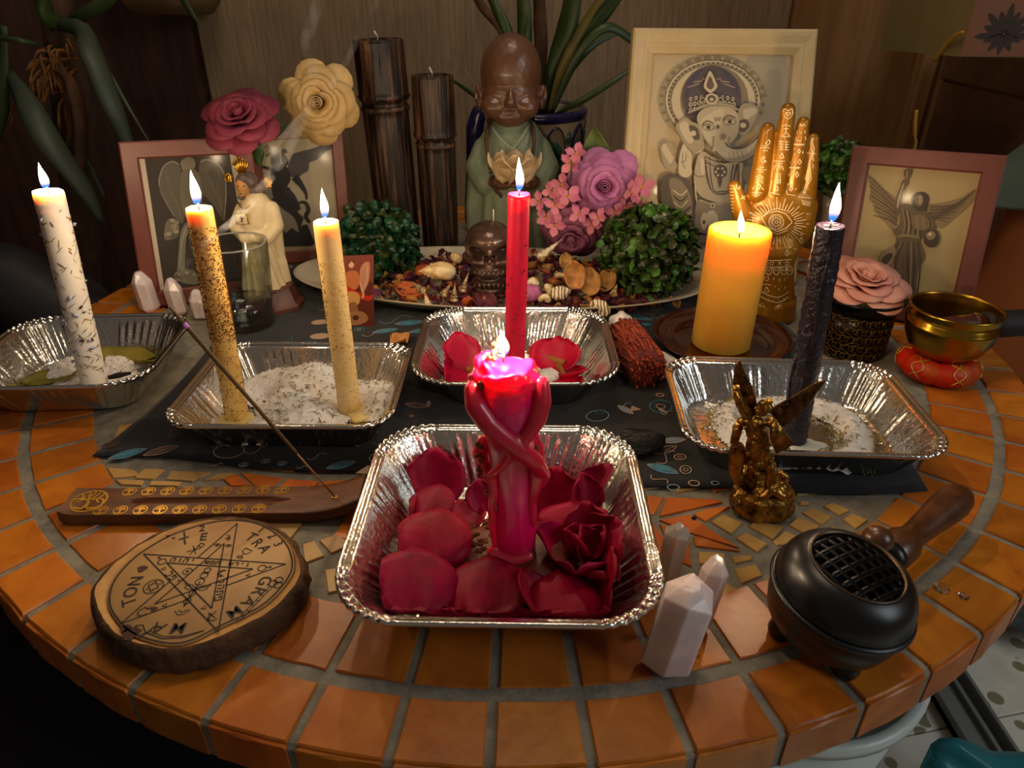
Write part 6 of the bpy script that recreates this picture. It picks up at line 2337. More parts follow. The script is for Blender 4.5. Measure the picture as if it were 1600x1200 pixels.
for k in range(6):
  a = PI / 6 + k * PI / 3
  for q_ in range(2):
    P = [np.array([bx + (BR * .62 + BR * .305 * math.cos(t)) * math.cos(a + .16 * math.sin(3 * t + q_ * PI)), by + (BR * .62 + BR * .305 * math.cos(t)) * math.sin(a + .16 * math.sin(3 * t + q_ * PI)), .0135 + .0128 * math.sin(t)]) for t in np.linspace(-.4, 2.2, 14)]
    b.add(tube(P, .0007, 5))
obj('gold_embroidery', b, M['gold_thread'], cu)
z0 = .0235
bowl = thing('singing_bowl', 'brass singing bowl on the red ring cushion, dark mallet inside', 'bowl', (bx, by, z0))
bp_ = [(.001, 0), (.45, .0005), (.66, .004), (.82, .012), (.94, .024), (.985, .034), (.99, .037), (.975, .0375), (.985, .039), (.97, .0395), (.98, .041), (.965, .0415), (.975, .046), (.985, .050), (.99, .0515), (.95, .0520), (.935, .0500), (.945, .040), (.90, .024), (.78, .012), (.6, .0065), (.001, .005)]
obj('bowl_body', lathe([(r * BR if r > .01 else r, z) for r, z in bp_], 72, (bx, by, z0)), M['brass'], bowl)
M['mallet'] = mat('reddish_wood', '#5c2a1c', .4, col2='#451c12', scale=30)
M['mallet_grip'] = mat('dark_leather_grip', '#1a1012', .7, bump=.2, bscale=300)
m0, m1 = v(1432, 530, by - .008), v(1532, 514, by + .012)
m0 = np.array([m0[0], by - .004, z0 + .030])
m1 = v(1534, 508, by + .004)
dm = (m1 - m0) / np.linalg.norm(m1 - m0)
mal = thing('bowl_mallet', 'wooden mallet with dark leather grip lying in the brass bowl', 'mallet', tuple(m0))
obj('mallet_head', tube([m0, m0 + (m1 - m0) * .5, m1 - dm * .006, m1], [.0085, .0105, .0118, .0110], 20), M['mallet'], mal)
obj('mallet_ring', tube([m1 - dm * .012, m1 - dm * .006], [.0122, .0124], 20), M['mallet'], mal)
obj('leather_grip', tube([m1, m1 + dm * .02, m1 + dm * .10], [.0128, .0135, .0130], 20), M['mallet_grip'], mal)

M['smudge'] = mat('red_dried_herb_bundle', '#a8421c', .85, col2='#6a2010', scale=160, bump=.6, bscale=300)
M['smudge_dark'] = mat('dark_bundle_core', '#3c100c', .9, col2='#7a2414', scale=260)
s0, s1 = g(972, 520, .021), g(1012, 580, .021)
sm_ = thing('smudge_bundle', 'short tied bundle of rust red dried herbs right of the pink taper tray', 'incense', (*((s0 + s1) / 2)[:2], .002))
sd = (s1 - s0) / np.linalg.norm(s1 - s0)
obj('bundle_body', tube([s0 - sd * .004, s0 + sd * .006, s0 + (s1 - s0) * .5, s1 - sd * .004, s1], [.012, .0185, .020, .0195, .017], 28), M['smudge_dark'], sm_)
b = MB()
x_, y_, _ = frame_of(sd)
for k in range(90):
  a = rnd.uniform(0, 2 * PI)
  t0, t1 = rnd.uniform(-.02, .35), rnd.uniform(.55, 1.03)
  tw = rnd.uniform(-.7, .7)
  P = [s0 + (s1 - s0) * (t0 + (t1 - t0) * u) + (x_ * math.cos(a + tw * u) + y_ * math.sin(a + tw * u)) * (.0195 + .001 * math.sin(5 * u + k)) for u in np.linspace(0, 1, 7)]
  b.add(tube(P, rnd.uniform(.0009, .0018), 5))
obj('herb_strand', b, M['smudge'], sm_, kind='stuff')
b = MB()
for k in range(70):
  a, r_ = rnd.uniform(0, 2 * PI), .0175 * math.sqrt(rnd.random())
  p = s1 + (x_ * math.cos(a) + y_ * math.sin(a)) * r_ - sd * .002
  b.add(tube([p, p + sd * rnd.uniform(.003, .007) + np.array([0, 0, rnd.uniform(-.002, .002)])], [.0013, .0010], 6))
obj('cut_stem_end', b, M['smudge'], sm_, kind='stuff')
b = MB()
for t in (.25, .55):
  P = [s0 + (s1 - s0) * (t + .12 * math.sin(a / 2)) + (x_ * math.cos(a) + y_ * math.sin(a)) * .0212 for a in np.linspace(0, 2 * PI, 25)]
  b.add(tube(P, .0007, 5))
obj('thread', b, M['smudge'], sm_)
M['white_shell'] = mat('white_glazed_shell', '#d8d0c8', .2, spec=.6)
sc = g(1000, 575, .002)
o = obj('abalone_dish', lathe([(.001, .0), (.016, .0004), (.027, .0018), (.034, .005), (.0345, .0060), (.033, .0060), (.026, .0032), (.001, .0020)], 36, (sc[0] + .004, sc[1] - .004, .0026), wob=lambda a, z: .1 * math.sin(a + .4)), M['white_shell'])
tag(o, 'small white dish, mostly hidden under the rust red herb bundle', 'dish')
o = obj('porcelain_lump', rock(g(970, 506, .012), (.013, .012, .014), 9, 3), M['white_shell'])
tag(o, 'white glossy lump between the pink taper tray and the herb bundle', 'stone')

# ================================================================== holy card, tumbler, statuette of Christ
M['card'] = mat('card_print', '#ffffff', .4, attr='tone')
M['card_edge'] = mat('card_edge_brown', '#6a3024', .6)

class Board:
  """a flat picture plane: shapes are placed where the photograph shows them, on the plane"""

  def __init__(self, o, n, step=.00012):
    self.o, self.n = np.asarray(o, float), np.asarray(n, float) / np.linalg.norm(n)
    self.k, self.step, self.b = 0, step, MB()

  def P(self, px, py, lift=0.0):
    return onp(px, py, self.o, self.n) + self.n * lift

  def poly(self, pts, col, smooth=0):
    if smooth:
      pts = smooth_loop(np.array(pts, float), smooth)
    self.k += 1
    c = lin(col)[:3]
    lift = .0003 + self.k * self.step
    self.b.add(([self.P(a, b_, lift) for a, b_ in pts], [tuple(range(len(pts)))]), 0, c)

  def ell(self, cx, cy, rx, ry, col, rot=0, n=20):
    a = math.radians(rot)
    self.poly([(cx + rx * math.cos(t) * math.cos(a) - ry * math.sin(t) * math.sin(a), cy + rx * math.cos(t) * math.sin(a) + ry * math.sin(t) * math.cos(a)) for t in np.linspace(0, 2 * PI, n + 1)[:-1]], col)

  def line(self, pts, w, col, smooth=0):
    pts = np.array(pts, float)
    if smooth:
      pts = smooth_path(pts, smooth)
    self.k += 1
    lift = .0003 + self.k * self.step
    c = lin(col)[:3]
    L, R = [], []
    for i in range(len(pts)):
      t = pts[min(i + 1, len(pts) - 1)] - pts[max(i - 1, 0)]
      s = np.array([-t[1], t[0]]) / (np.linalg.norm(t) + 1e-9)
      ww = w[i] if hasattr(w, '__len__') else w * (1 if 0 < i < len(pts) - 1 else .5)
      L.append(pts[i] + s * ww / 2)
      R.append(pts[i] - s * ww / 2)
    vs = [self.P(*p, lift) for p in L] + [self.P(*p, lift) for p in R]
    m = len(pts)
    self.b.add((vs, [(i, i + 1, m + i + 1, m + i) for i in range(m - 1)]), 0, c)

M['print'] = mat('printed_paper', '#ffffff', .75, attr='tone')
kc = g(562, 511, .002)
kn = np.array([.04, -1, .10])
kn /= np.linalg.norm(kn)
kup = np.array([0, .10, 1.0])
kup /= np.linalg.norm(kup)
krt = np.cross(kup, kn) * -1
krt = np.array([1, .04, 0]) / np.linalg.norm([1, .04, 0])
card = thing('holy_card', 'small reddish holy card of a winged angel standing behind the paler yellow taper', 'card', tuple(kc))
bd = Board(kc, kn, .00006)
q4 = [(531, 400), (584, 398), (584, 512), (534, 512)]
obj('card_sheet', rings([[bd.P(*q, .0) for q in q4], [bd.P(*q, -.0010) for q in q4]]), M['card_edge'], card, smooth=False)
bd.poly([(532, 401), (583, 399), (583, 511), (535, 511)], '#7a382a')
bd.poly([(532, 440), (583, 440), (583, 511), (535, 511)], '#5a2418')
bd.poly([(570, 410), (578, 412), (576, 440), (566, 458), (562, 440), (563, 420)], '#b07a5c', 24)
bd.line([(573, 412), (574, 435), (566, 455)], 1.2, '#d0a080', 8)
bd.poly([(541, 426), (558, 424), (562, 440), (556, 452), (540, 450)], '#b5683c', 20)
bd.ell(549, 413, 4.5, 5.5, '#d0a07c')
bd.poly([(543, 408), (549, 404), (555, 408), (554, 412), (549, 408), (544, 414)], '#6a3a20')
bd.poly([(540, 445), (552, 452), (574, 462), (583, 460), (578, 470), (556, 464), (541, 460)], '#b22a1c', 20)
bd.poly([(543, 456), (560, 458), (562, 472), (552, 480), (542, 474)], '#c08a4c', 16)
bd.poly([(544, 475), (556, 472), (560, 488), (552, 496), (545, 490)], '#8a5a38', 16)
bd.poly([(540, 490), (565, 486), (576, 498), (562, 507), (544, 506)], '#9a6844', 16)
bd.line([(562, 440), (568, 458), (566, 466)], 3, '#c8956c', 8)
bd.ell(556, 496, 5, 4, '#4a2a1c')
obj('card_picture', bd.b, M['card'], card, smooth=False)

M['glass'] = thin_glass('clear_glass', 1.0, .02, (.93, .95, .93, 1), .03, 2.2)
M['still_water'] = thin_glass('still_water', .9, .01, (.86, .88, .86, 1), .05, 2.2)
gc = g(388, 512, 0)
gx, gy = gc[0], gc[1] + .004
gt = v(388, 378, gy)
GRt = 52 * pxm(gt)
GRb = GRt * .84
GHt = gt[2]
tum = thing('tumbler', 'clear glass tumbler of water behind the spice dusted taper', 'glass', (gx, gy, .0035))
nw = .0016
obj('glass_wall', lathe([(.001, .0035), (GRb * .92, .0035), (GRb, .006), (GRt, GHt - .0008), (GRt - nw * .5, GHt), (GRt - nw, GHt - .0008), (GRb - nw, .012), (GRb * .8, .0095), (.001, .0095)], 64, (gx, gy, 0)), M['glass'], tum)
obj('glass_rim', tube([np.array([gx + (GRt - nw * .5) * math.cos(a), gy + (GRt - nw * .5) * math.sin(a), GHt - .0004]) for a in np.linspace(0, 2 * PI, 65)], .0010, 8), mat('glass_rim', '#d8dcd4', .05, trans=.75, ior=1.4, spec=.8), tum)
wz = v(400, 468, gy)[2]
wr_ = GRb + (GRt - GRb) * (wz / GHt) - nw - .0003
obj('water', lathe([(.001, .0098), (GRb * .79, .0098), (GRb - nw - .0003, .0125), (wr_, wz), (.001, wz)], 64, (gx, gy, 0)), M['still_water'], tum)

M['robe'] = mat('ivory_painted_robe', '#dcc8a0', .5, col2='#cdb688', scale=26, bump=.06, bscale=120)
M['skin_paint'] = mat('painted_skin', '#b98450', .5)
M['hair_paint'] = mat('grey_brown_hair', '#4a3c38', .7, col2='#6a5a54', scale=160, bump=.6, bscale=260)
M['plinth'] = mat('red_brown_plinth', '#4a2420', .5, col2='#5a3028', scale=40)
JY = .80

def jp(px, py, dy=0.0):
  return v(px, py, JY + dy)

def jr(w):
  return w / 2 * pxm(jp(400, 400))

jb = jp(412, 470)
jes = thing('christ_statuette', 'small robed statuette with gold rays at its head, behind the water tumbler', 'statue', (jb[0], JY, 0))
obj('plinth', rings([[np.array([jb[0] + .005 + s * .040 * math.cos(a), JY + s * .030 * math.sin(a), z]) for a in np.linspace(PI / 8, 2 * PI + PI / 8, 9)[:-1]] for s, z in ((1.12, .003), (1.12, .008), (1.0, .012), (.86, .030))]), M['plinth'], jes, sharp=30)
prims = chain([jp(400, 322), jp(401, 345), jp(402, 385), jp(410, 430), jp(418, 474)], [jr(46), jr(50), jr(44), jr(58), jr(80)], 20)
prims += chain([jp(378, 326, 0), jp(369, 354, -.004), jp(384, 372, -.014), jp(398, 371, -.018)], [jr(20), jr(22), jr(20), jr(15)])
prims += chain([jp(424, 326, 0), jp(430, 352, -.002), jp(416, 372, -.014), jp(396, 371, -.018)], [jr(24), jr(26), jr(22), jr(15)])
prims += chain([jp(430, 352, .004), jp(434, 400, .012), jp(446, 450, .014), jp(452, 474, .014)], [jr(22), jr(20), jr(22), jr(22)])

def robe_fold(co):
  a = np.arctan2(co[:, 1] - JY, co[:, 0] - jb[0])
  low = np.clip((jp(400, 372)[2] - co[:, 2]) / .03, 0, 1)
  co = co.copy()
  d = np.c_[np.cos(a), np.sin(a)] * (np.sin(a * 13 + co[:, 2] * 40) * .0016 * low)[:, None]
  co[:, :2] += d
  co[:, 2] = np.maximum(co[:, 2], .029)
  return co

obj('robe', blob(prims, .0016, 3, 'robe', robe_fold), M['robe'], jes)
obj('head', blob([ico(jp(379, 291, -.008), (jr(20), .010, jr(27)), 2), ico(jp(377, 301, -.012), (jr(12), .006, jr(14)), 2), cap(jp(388, 312), jp(385, 298, -.004), jr(16), jr(15)), ico(jp(375, 295, -.018), (.0015, .003, .004), 2)], .0012, 2, 'head'), M['skin_paint'], jes)
prims = [ico(jp(386, 282, .000), (jr(34), .0135, jr(26)), 2), ico(jp(394, 296, .004), (jr(22), .012, jr(34)), 2)] + chain([jp(396, 290, .0), jp(403, 305, .002), jp(404, 318, .0)], [jr(16), jr(15), jr(8)]) + chain([jp(372, 284, -.008), jp(380, 279, -.010), jp(392, 284, -.008)], [jr(10), jr(12), jr(12)]) + [ico(jp(377, 308, -.012), (jr(11), .005, jr(9)), 2)]
obj('hair', blob(prims, .0012, 2, 'hair'), M['hair_paint'], jes)
obj('face_mark', MB().add(box(jp(373, 291, -.0172), (.0022, .0012, .0008))).add(box(jp(381, 291, -.0168), (.0022, .0012, .0008))).add(box(jp(376, 303, -.0178), (.0026, .0012, .0009))), mat('dark_brown_paint', '#2c160c', .7), jes)
cdx = jp(379, 341, -.019)
obj('chest_badge', bevel_box(cdx + [0, -.002, 0], (.013, .002, .012), .0006), mat('ivory_badge', '#d8c090', .5), jes)
obj('badge_cross', MB().add(box(cdx + [0, -.0033, 0], (.0014, .0006, .007))).add(box(cdx + [0, -.0033, .0008], (.0048, .0006, .0014))), mat('purple_cross', '#5a2a4a', .6), jes)
obj('badge_frame', tube([cdx + np.array([a, -.003, b_]) for a, b_ in ((-.0068, -.006), (-.0062, .006), (.0062, .006), (.0068, -.006))], .0006, 6), M['gold'], jes)
obj('neck_cord', tube(smooth_path([jp(372, 316, -.012), jp(379, 326, -.018), jp(392, 320, -.016), jp(397, 312, -.010)], 10), .0007, 6), M['gold'], jes)
for nm, c0, ang0, L in (('ray_fan', jp(380, 281, -.002), 0, .024), ('ray_fan', jp(369, 284, -.004), 62, .013), ('ray_fan', jp(404, 290, .004), -72, .016)):
  b = MB()
  for k in range(-3, 4):
    a = math.radians(ang0 + k * 8)
    d_ = np.array([-math.sin(a), 0, math.cos(a)])
    b.add(tube([c0 + d_ * .003, c0 + d_ * L * .6, c0 + d_ * L * (1 - .05 * abs(k))], [.0007, .0011, .0012], 6))
    b.add(ico(c0 + d_ * L * (1 - .05 * abs(k)), .0015, 1))
  obj(nm, b, M['gold'], jes)

# ------------------------------------------------------------------ crumb of dry leaf on the cloth
vs, fs = petal_shape(.020, .030, cup=.9, curl=.9, seed=5, ruffle=.2)
o = obj('dry_leaf', (vs @ rotm(z=70, x=8).T + g(636, 536, .004), fs), M['dry_tan'])
thicken(o, .0006)
tag(o, 'curled golden brown dry leaf on the cloth left of the pink taper tray', 'leaf')

# ================================================================== framed pictures
M['pane'] = thin_glass('thin_glass_pane', .2, .10, base=.002)
M['frame_mauve'] = mat('mauve_brown_frame', '#7c4438', .38, col2='#6e3a32', scale=14, spec=.4)
M['frame_cream'] = mat('cream_painted_frame', '#cdb68c', .42, col2='#bfa878', scale=20, spec=.4)
M['frame_edge'] = mat('pale_frame_edge', '#c9c3b4', .4)
M['frame_back'] = mat('fibreboard_back', '#4a3424', .9)

def quad_in(q, k):
  """corners moved inwards by fractions k of the frame (left, top, right, bottom)"""
  tl, tr, br, bl = [np.array(p, float) for p in q]
  l, t, r, b_ = k

  def P(u, w):
    return (tl * (1 - u) + tr * u) * (1 - w) + (bl * (1 - u) + br * u) * w
  return [P(l, t), P(1 - r, t), P(1 - r, 1 - b_), P(l, 1 - b_)]

def picture_frame(name, label, q, lean, inner, mats, th=.014, steps=None):
  """q: photo corners TL TR BR BL; the bottom edge stands on the table, the frame leans back by lean degrees"""
  BL, BR = g(*q[3], .003), g(*q[2], .003)
  e = BR - BL
  e /= np.linalg.norm(e)
  up = np.array([0, 0, 1.0]) * math.cos(math.radians(lean)) + np.array([-e[1], e[0], 0]) * math.sin(math.radians(lean))
  n = np.cross(e, up)
  n = n if n[1] < 0 else -n
  t = thing(name, label, 'picture frame', tuple((BL + BR) / 2), 'framed pictures on the altar')
  bd = Board(BL, n, .00006)
  # a true rectangle: width from the bottom edge, height from the top corners
  tl, tr = onp(*q[0], BL, n), onp(*q[1], BL, n)
  bl, br = BL, BR
  bd.q3 = [tl, tr, br, bl]

  def P(u, w, lift):
    a = tl * (1 - u) + tr * u
    b_ = bl * (1 - u) + br * u
    return a * (1 - w) + b_ * w + n * lift

  def loop(k, lift):
    l, tp, r, bt = k
    return [P(l, tp, lift), P(1 - r, tp, lift), P(1 - r, 1 - bt, lift), P(l, 1 - bt, lift)]
  st = steps or [((0, 0, 0, 0), -th), ((0, 0, 0, 0), .0), ((.012, .009, .012, .009), .0016), (tuple(.9 * x for x in inner), .0016), (inner, -.0006), (inner, -.004)]
  obj('moulding', rings([loop(k, lf) for k, lf in st], True, False, False), mats[0], t, smooth=False)
  obj('back_board', rings([loop((.01, .01, .01, .01), -th + .002), loop((.01, .01, .01, .01), -.0045)]), M['frame_back'], t, smooth=False)
  pa, pb_ = P(.5, .15, -th), P(.5, 1.0, -th) + np.array([-n[0] * .07, -n[1] * .07, 0])
  pb_[2] = .003
  s_ = e * .022
  obj('easel_strut', rings([[pa - s_ * .6, pa + s_ * .6, pb_ + s_, pb_ - s_], [p + n * .003 for p in (pa - s_ * .6, pa + s_ * .6, pb_ + s_, pb_ - s_)]]), M['frame_back'], t, smooth=False)
  obj('glass_pane', rings([loop(inner, -.0012), loop(inner, -.0020)]), M['pane'], t, smooth=False)
  bd.o = bd.o - n * .0040
  bd.inner = inner
  return t, bd, P

def tr_pts(x0, y0, s):
  return lambda pts: [(x0 + s * a, y0 + s * b_) for a, b_ in pts]

# ------------------------------------------------------------------ large cream frame: pencil drawing of an elephant-headed deity
inn = (.118, .092, .118, .092)
st = [((0, 0, 0, 0), -.016), ((0, 0, 0, 0), .002), ((.012, .010, .012, .010), .004), ((.030, .024, .030, .024), .0034), ((.062, .050, .062, .050), .0005), ((.070, .056, .070, .056), .0016),
   ((.080, .064, .080, .064), .0016), ((.112, .088, .112, .088), -.0026), (inn, -.0008), (inn, -.004)]
gf, bd, PP = picture_frame('picture_frame', 'large cream wooden frame with a pencil drawing of an elephant-headed deity, behind the golden hand', [(990, 44), (1277, 46), (1243, 440), (962, 440)], 10, inn, [M['frame_cream']], .016, st)
X = tr_pts(980, 40, 1 / 3)
paper = [PP(inn[0], inn[1], -.0038), PP(1 - inn[2], inn[1], -.0038), PP(1 - inn[2], 1 - inn[3], -.0038), PP(inn[0], 1 - inn[3], -.0038)]
bd.b.add((paper, [(0, 1, 2, 3)]), 0, lin('#c0ac88')[:3])

def GX(pts, col, sm=0):
  bd.poly(X(pts), col, sm)

def GL(pts, w, col, sm=8):
  bd.line(X(pts), [q / 3 for q in np.interp(np.linspace(0, 1, sm), np.linspace(0, 1, len(w)), w)] if hasattr(w, '__len__') else w / 3, col, sm)

def GE(cx, cy, rx, ry, col, rot=0, n=22):
  bd.ell(980 + cx / 3, 40 + cy / 3, rx / 3, ry / 3, col, rot, n)

LT, MDL, MD, DK, VD = '#c4b596', '#a39478', '#84765f', '#5c5046', '#3e3632'
GX([(560, 150), (745, 150), (735, 560), (620, 500), (600, 300)], '#a99b82', 30)
GX([(500, 620), (720, 560), (700, 980), (300, 1000), (290, 760)], '#93866f', 30)
GE(398, 345, 258, 215, '#a4967a')
for k in range(64):
  a = k / 64 * 2 * PI
  if .35 < a < 2.5:
    continue
  GE(398 + 238 * math.cos(a), 350 + 200 * math.sin(a), 11, 8, MD if k % 2 else MDL, math.degrees(a), 8)
GE(398, 350, 222, 186, LT)
GE(398, 350, 212, 178, MDL)
for k in range(56):
  a = k / 56 * 2 * PI
  if .5 < a < 2.4:
    continue
  GE(398 + 205 * math.cos(a), 350 + 172 * math.sin(a), 6, 5, DK, 0, 6)
GE(398, 352, 196, 164, LT)
GE(402, 348, 160, 160, MD)
GE(390, 335, 140, 146, DK)
GE(392, 330, 128, 134, '#4c4356')
# crown
GX([(268, 420), (282, 320), (330, 235), (388, 188), (450, 235), (505, 320), (522, 410), (400, 370), (300, 410)], '#564c50', 40)
for k in range(7):
  a = -1.1 + k * .37
  GL([(388 + 60 * math.sin(a), 290 - 40 * math.cos(a)), (388 + 125 * math.sin(a), 300 - 85 * math.cos(a) + 30)], 5, MDL)
for y, n_, r in ((335, 9, 8), (360, 11, 9), (385, 12, 8)):
  for k in range(n_):
    x = 390 + (k - (n_ - 1) / 2) * 220 / n_
    GE(x, y + .0011 * (x - 390) ** 2, r, r * 1.3, LT, 0, 8)
    GE(x, y + .0011 * (x - 390) ** 2, r * .5, r * .7, DK, 0, 6)
GL([(275, 412), (330, 385), (395, 368), (460, 375), (518, 400)], 14, MDL)
GL([(275, 424), (330, 398), (395, 380), (460, 386), (518, 412)], 5, VD)
GX([(378, 215), (402, 258), (412, 290), (380, 318), (350, 292), (356, 258)], LT, 24)
GX([(378, 240), (392, 268), (396, 288), (380, 302), (363, 288), (366, 266)], DK, 20)
GE(380, 280, 10, 14, '#6c5a58')
GE(385, 345, 30, 26, LT)
GE(385, 345, 20, 17, DK)
GE(385, 348, 9, 8, LT)
for dx in (-42, 42):
  GE(385 + dx, 350, 15, 13, MDL)
  GE(385 + dx, 350, 8, 7, VD)
# ears
GX([(218, 470), (262, 432), (292, 450), (325, 470), (350, 560), (330, 600), (270, 570), (240, 520)], MDL, 30)
GX([(235, 472), (262, 448), (280, 470), (300, 540), (272, 545)], LT, 24)
GX([(280, 470), (318, 480), (330, 530), (300, 530)], DK, 20)
GE(300, 505, 13, 13, LT)
GX([(505, 420), (525, 372), (570, 368), (602, 400), (570, 470), (540, 510), (510, 500)], MDL, 30)
GX([(530, 400), (575, 385), (596, 402), (565, 430), (540, 440)], LT, 24)
GX([(510, 450), (545, 440), (560, 470), (535, 500), (508, 490)], DK, 20)
GE(530, 468, 14, 12, LT)
# head and trunk
GX([(316, 430), (345, 392), (400, 378), (455, 382), (498, 405), (512, 450), (505, 510), (478, 545), (440, 560), (400, 575), (362, 545), (332, 490)], '#b3a588', 44)
GX([(340, 440), (400, 400), (440, 395), (430, 450), (418, 520), (398, 560), (362, 530), (338, 480)], LT, 36)
GL([(430, 520), (430, 570), (455, 600), (500, 606), (550, 590), (590, 555), (620, 505), (640, 470)], [86, 84, 74, 66, 58, 46, 36, 26], '#9a8c74', 30)
GL([(428, 515), (428, 565), (455, 592), (500, 596), (545, 582), (585, 545), (612, 505)], [60, 58, 50, 40, 34, 26, 14], '#beb092', 30)
GL([(446, 545), (462, 566), (500, 576), (545, 566), (585, 535), (620, 490)], 7, DK, 20)
GL([(395, 570), (420, 612), (465, 638), (520, 640), (575, 610), (620, 560)], 6, DK, 20)
for k in range(7):
  GL([(462 + k * 20, 590 - k * 2 - (k > 3) * (k - 3) * 8), (470 + k * 20, 628 - k * 3 - (k > 3) * (k - 3) * 8)], 3, MD, 0)
for ex_, ey_ in ((368, 478), (466, 452)):
  GX([(ex_ - 30, ey_ - 2), (ex_ - 8, ey_ - 20), (ex_ + 24, ey_ - 8), (ex_ + 30, ey_ + 6), (ex_, ey_ + 16)], '#8e8066', 20)
  GX([(ex_ - 24, ey_), (ex_, ey_ - 12), (ex_ + 24, ey_), (ex_, ey_ + 11)], LT, 16)
  GE(ex_ + 1, ey_ - 1, 11, 10, DK)
  GE(ex_ + 1, ey_ - 1, 5, 5, VD)
  GL([(ex_ - 32, ey_ - 8), (ex_ - 6, ey_ - 30), (ex_ + 28, ey_ - 16)], 5, DK)
GL([(395, 430), (405, 450), (410, 432), (418, 448), (424, 428)], 7, DK, 0)
GE(412, 475, 7, 10, DK)
GE(437, 520, 12, 14, MD)
GX([(395, 560), (420, 585), (385, 590)], LT)
GX([(300, 600), (350, 570), (330, 592)], LT)
# raised hands at the left
GX([(150, 570), (175, 545), (205, 560), (210, 620), (225, 660), (190, 680), (160, 640)], MDL, 30)
for k in range(4):
  GE(163 + k * 10, 572 + k * 18, 12, 20, LT, 20, 12)
GX([(238, 590), (252, 555), (270, 575), (290, 600), (290, 660), (292, 690), (262, 712), (232, 690), (230, 640)], LT, 36)
GL([(250, 590), (248, 640), (262, 670)], 3, DK)
GL([(265, 590), (262, 630), (240, 640)], 3, DK)
GL([(225, 690), (260, 715), (295, 695)], 6, MD)
# body
GX([(320, 610), (350, 590), (420, 640), (490, 640), (530, 650), (550, 740), (530, 800), (460, 825), (380, 818), (318, 780), (300, 700)], '#b09f82', 44)
GX([(330, 620), (352, 640), (350, 690), (335, 690)], LT, 16)
GL([(300, 690), (320, 705), (352, 702)], 6, MD)
for k, (w_, c_) in enumerate(((10, DK), (6, MDL), (6, DK))):
  GL([(352 + k * 10, 610), (360 + k * 9, 700), (385 + k * 4, 770), (430, 785 - k * 6), (470 - k * 4, 765), (490 - k * 8, 690), (500 - k * 8, 645)], w_, c_, 18)
for k in range(5):
  GL([(350, 600 + k * 12), (400, 622 + k * 12), (425, 632 + k * 9)], 5, DK if k % 2 else MDL)
GX([(392, 668), (420, 648), (452, 665), (448, 700), (420, 715), (396, 700)], DK, 24)
for k in range(6):
  a = k / 6 * 6.28
  GE(421 + 20 * math.cos(a), 683 + 18 * math.sin(a), 6, 6, LT, 0, 8)
GX([(410, 715), (430, 715), (420, 755)], DK, 12)
for k in range(3):
  GL([(505 + k * 14, 640), (500 + k * 14, 780)], 6, DK if k != 1 else LT)
GX([(525, 670), (560, 655), (580, 690), (560, 740), (530, 720)], MD, 20)
# draped arm, legs
GX([(150, 720), (195, 690), (235, 705), (275, 720), (300, 800), (310, 900), (280, 990), (200, 930), (155, 840)], DK, 36)
GX([(185, 730), (215, 712), (250, 735), (285, 800), (292, 880), (262, 930), (215, 860)], MD, 36)
for k in range(7):
  GL([(200 + k * 3, 765 + k * 28), (240, 790 + k * 28), (290 - (k < 3) * 20, 765 + k * 25)], 6, LT if k % 2 == 0 else VD, 10)
GL([(300, 700), (310, 800), (325, 900), (350, 960)], 6, LT, 12)
GL([(292, 720), (300, 820), (312, 920)], 4, VD, 12)
GX([(320, 815), (400, 835), (520, 815), (560, 860), (550, 960), (330, 965), (305, 880)], '#8b7d68', 30)
GL([(320, 812), (400, 830), (530, 808)], 10, MDL, 14)
GE(385, 838, 12, 12, LT)
GE(385, 838, 6, 6, DK)
GX([(355, 880), (385, 860), (410, 890), (402, 935), (365, 930)], LT, 24)
GX([(330, 900), (350, 870), (360, 930), (340, 950)], LT, 16)
GE(345, 915, 7, 10, DK)
GX([(290, 975), (560, 975), (555, 1010), (285, 1010)], MD)
obj('picture', bd.b, M['print'], gf, smooth=False)

# ------------------------------------------------------------------ right frame: winged figure with torch and globe
inn = (.135, .105, .135, .105)
rf, bd, PP = picture_frame('picture_frame', 'mauve brown frame at the right with a sepia print of a winged torch bearer', [(1332, 227), (1575, 243), (1508, 522), (1292, 478)], 12, inn, [M['frame_mauve']], .012)
X = tr_pts(1300, 220, .25)
bd.b.add(([PP(inn[0], inn[1], -.0038), PP(1 - inn[2], inn[1], -.0038), PP(1 - inn[2], 1 - inn[3], -.0038), PP(inn[0], 1 - inn[3], -.0038)], [(0, 1, 2, 3)]), 0, lin('#b09a6c')[:3])

def GX(pts, col, sm=0):
  bd.poly(X(pts), col, sm)

def GL(pts, w, col, sm=8):
  bd.line(X(pts), w * .25 if not hasattr(w, '__len__') else [q * .25 for q in np.interp(np.linspace(0, 1, sm), np.linspace(0, 1, len(w)), w)], col, sm)

S1, S2, S3, S4 = '#8a7656', '#655440', '#483a2e', '#a8946a'
GX([(225, 215), (270, 240), (330, 300), (395, 350), (420, 400), (420, 470), (380, 560), (340, 520), (300, 480), (265, 430), (262, 400), (232, 360), (240, 310)], S1, 50)
for k in range(9):
  t = k / 8
  GL([(230 + 30 * t, 220 + 245 * t), (330 + 20 * t, 320 + 170 * t), (410, 400 + 130 * t)], [4, 7, 6], S2 if k % 2 else S3, 10)
GX([(900, 300), (905, 335), (860, 400), (800, 455), (750, 500), (690, 545), (640, 530), (590, 470), (600, 400), (700, 385), (800, 355), (860, 320)], S1, 50)
for k in range(10):
  t = k / 9
  GL([(895 - 170 * t, 310 + 200 * t), (760 - 100 * t, 400 + 90 * t), (610 - 10 * t, 410 + 100 * t)], [4, 7, 6], S2 if k % 2 else S3, 10)
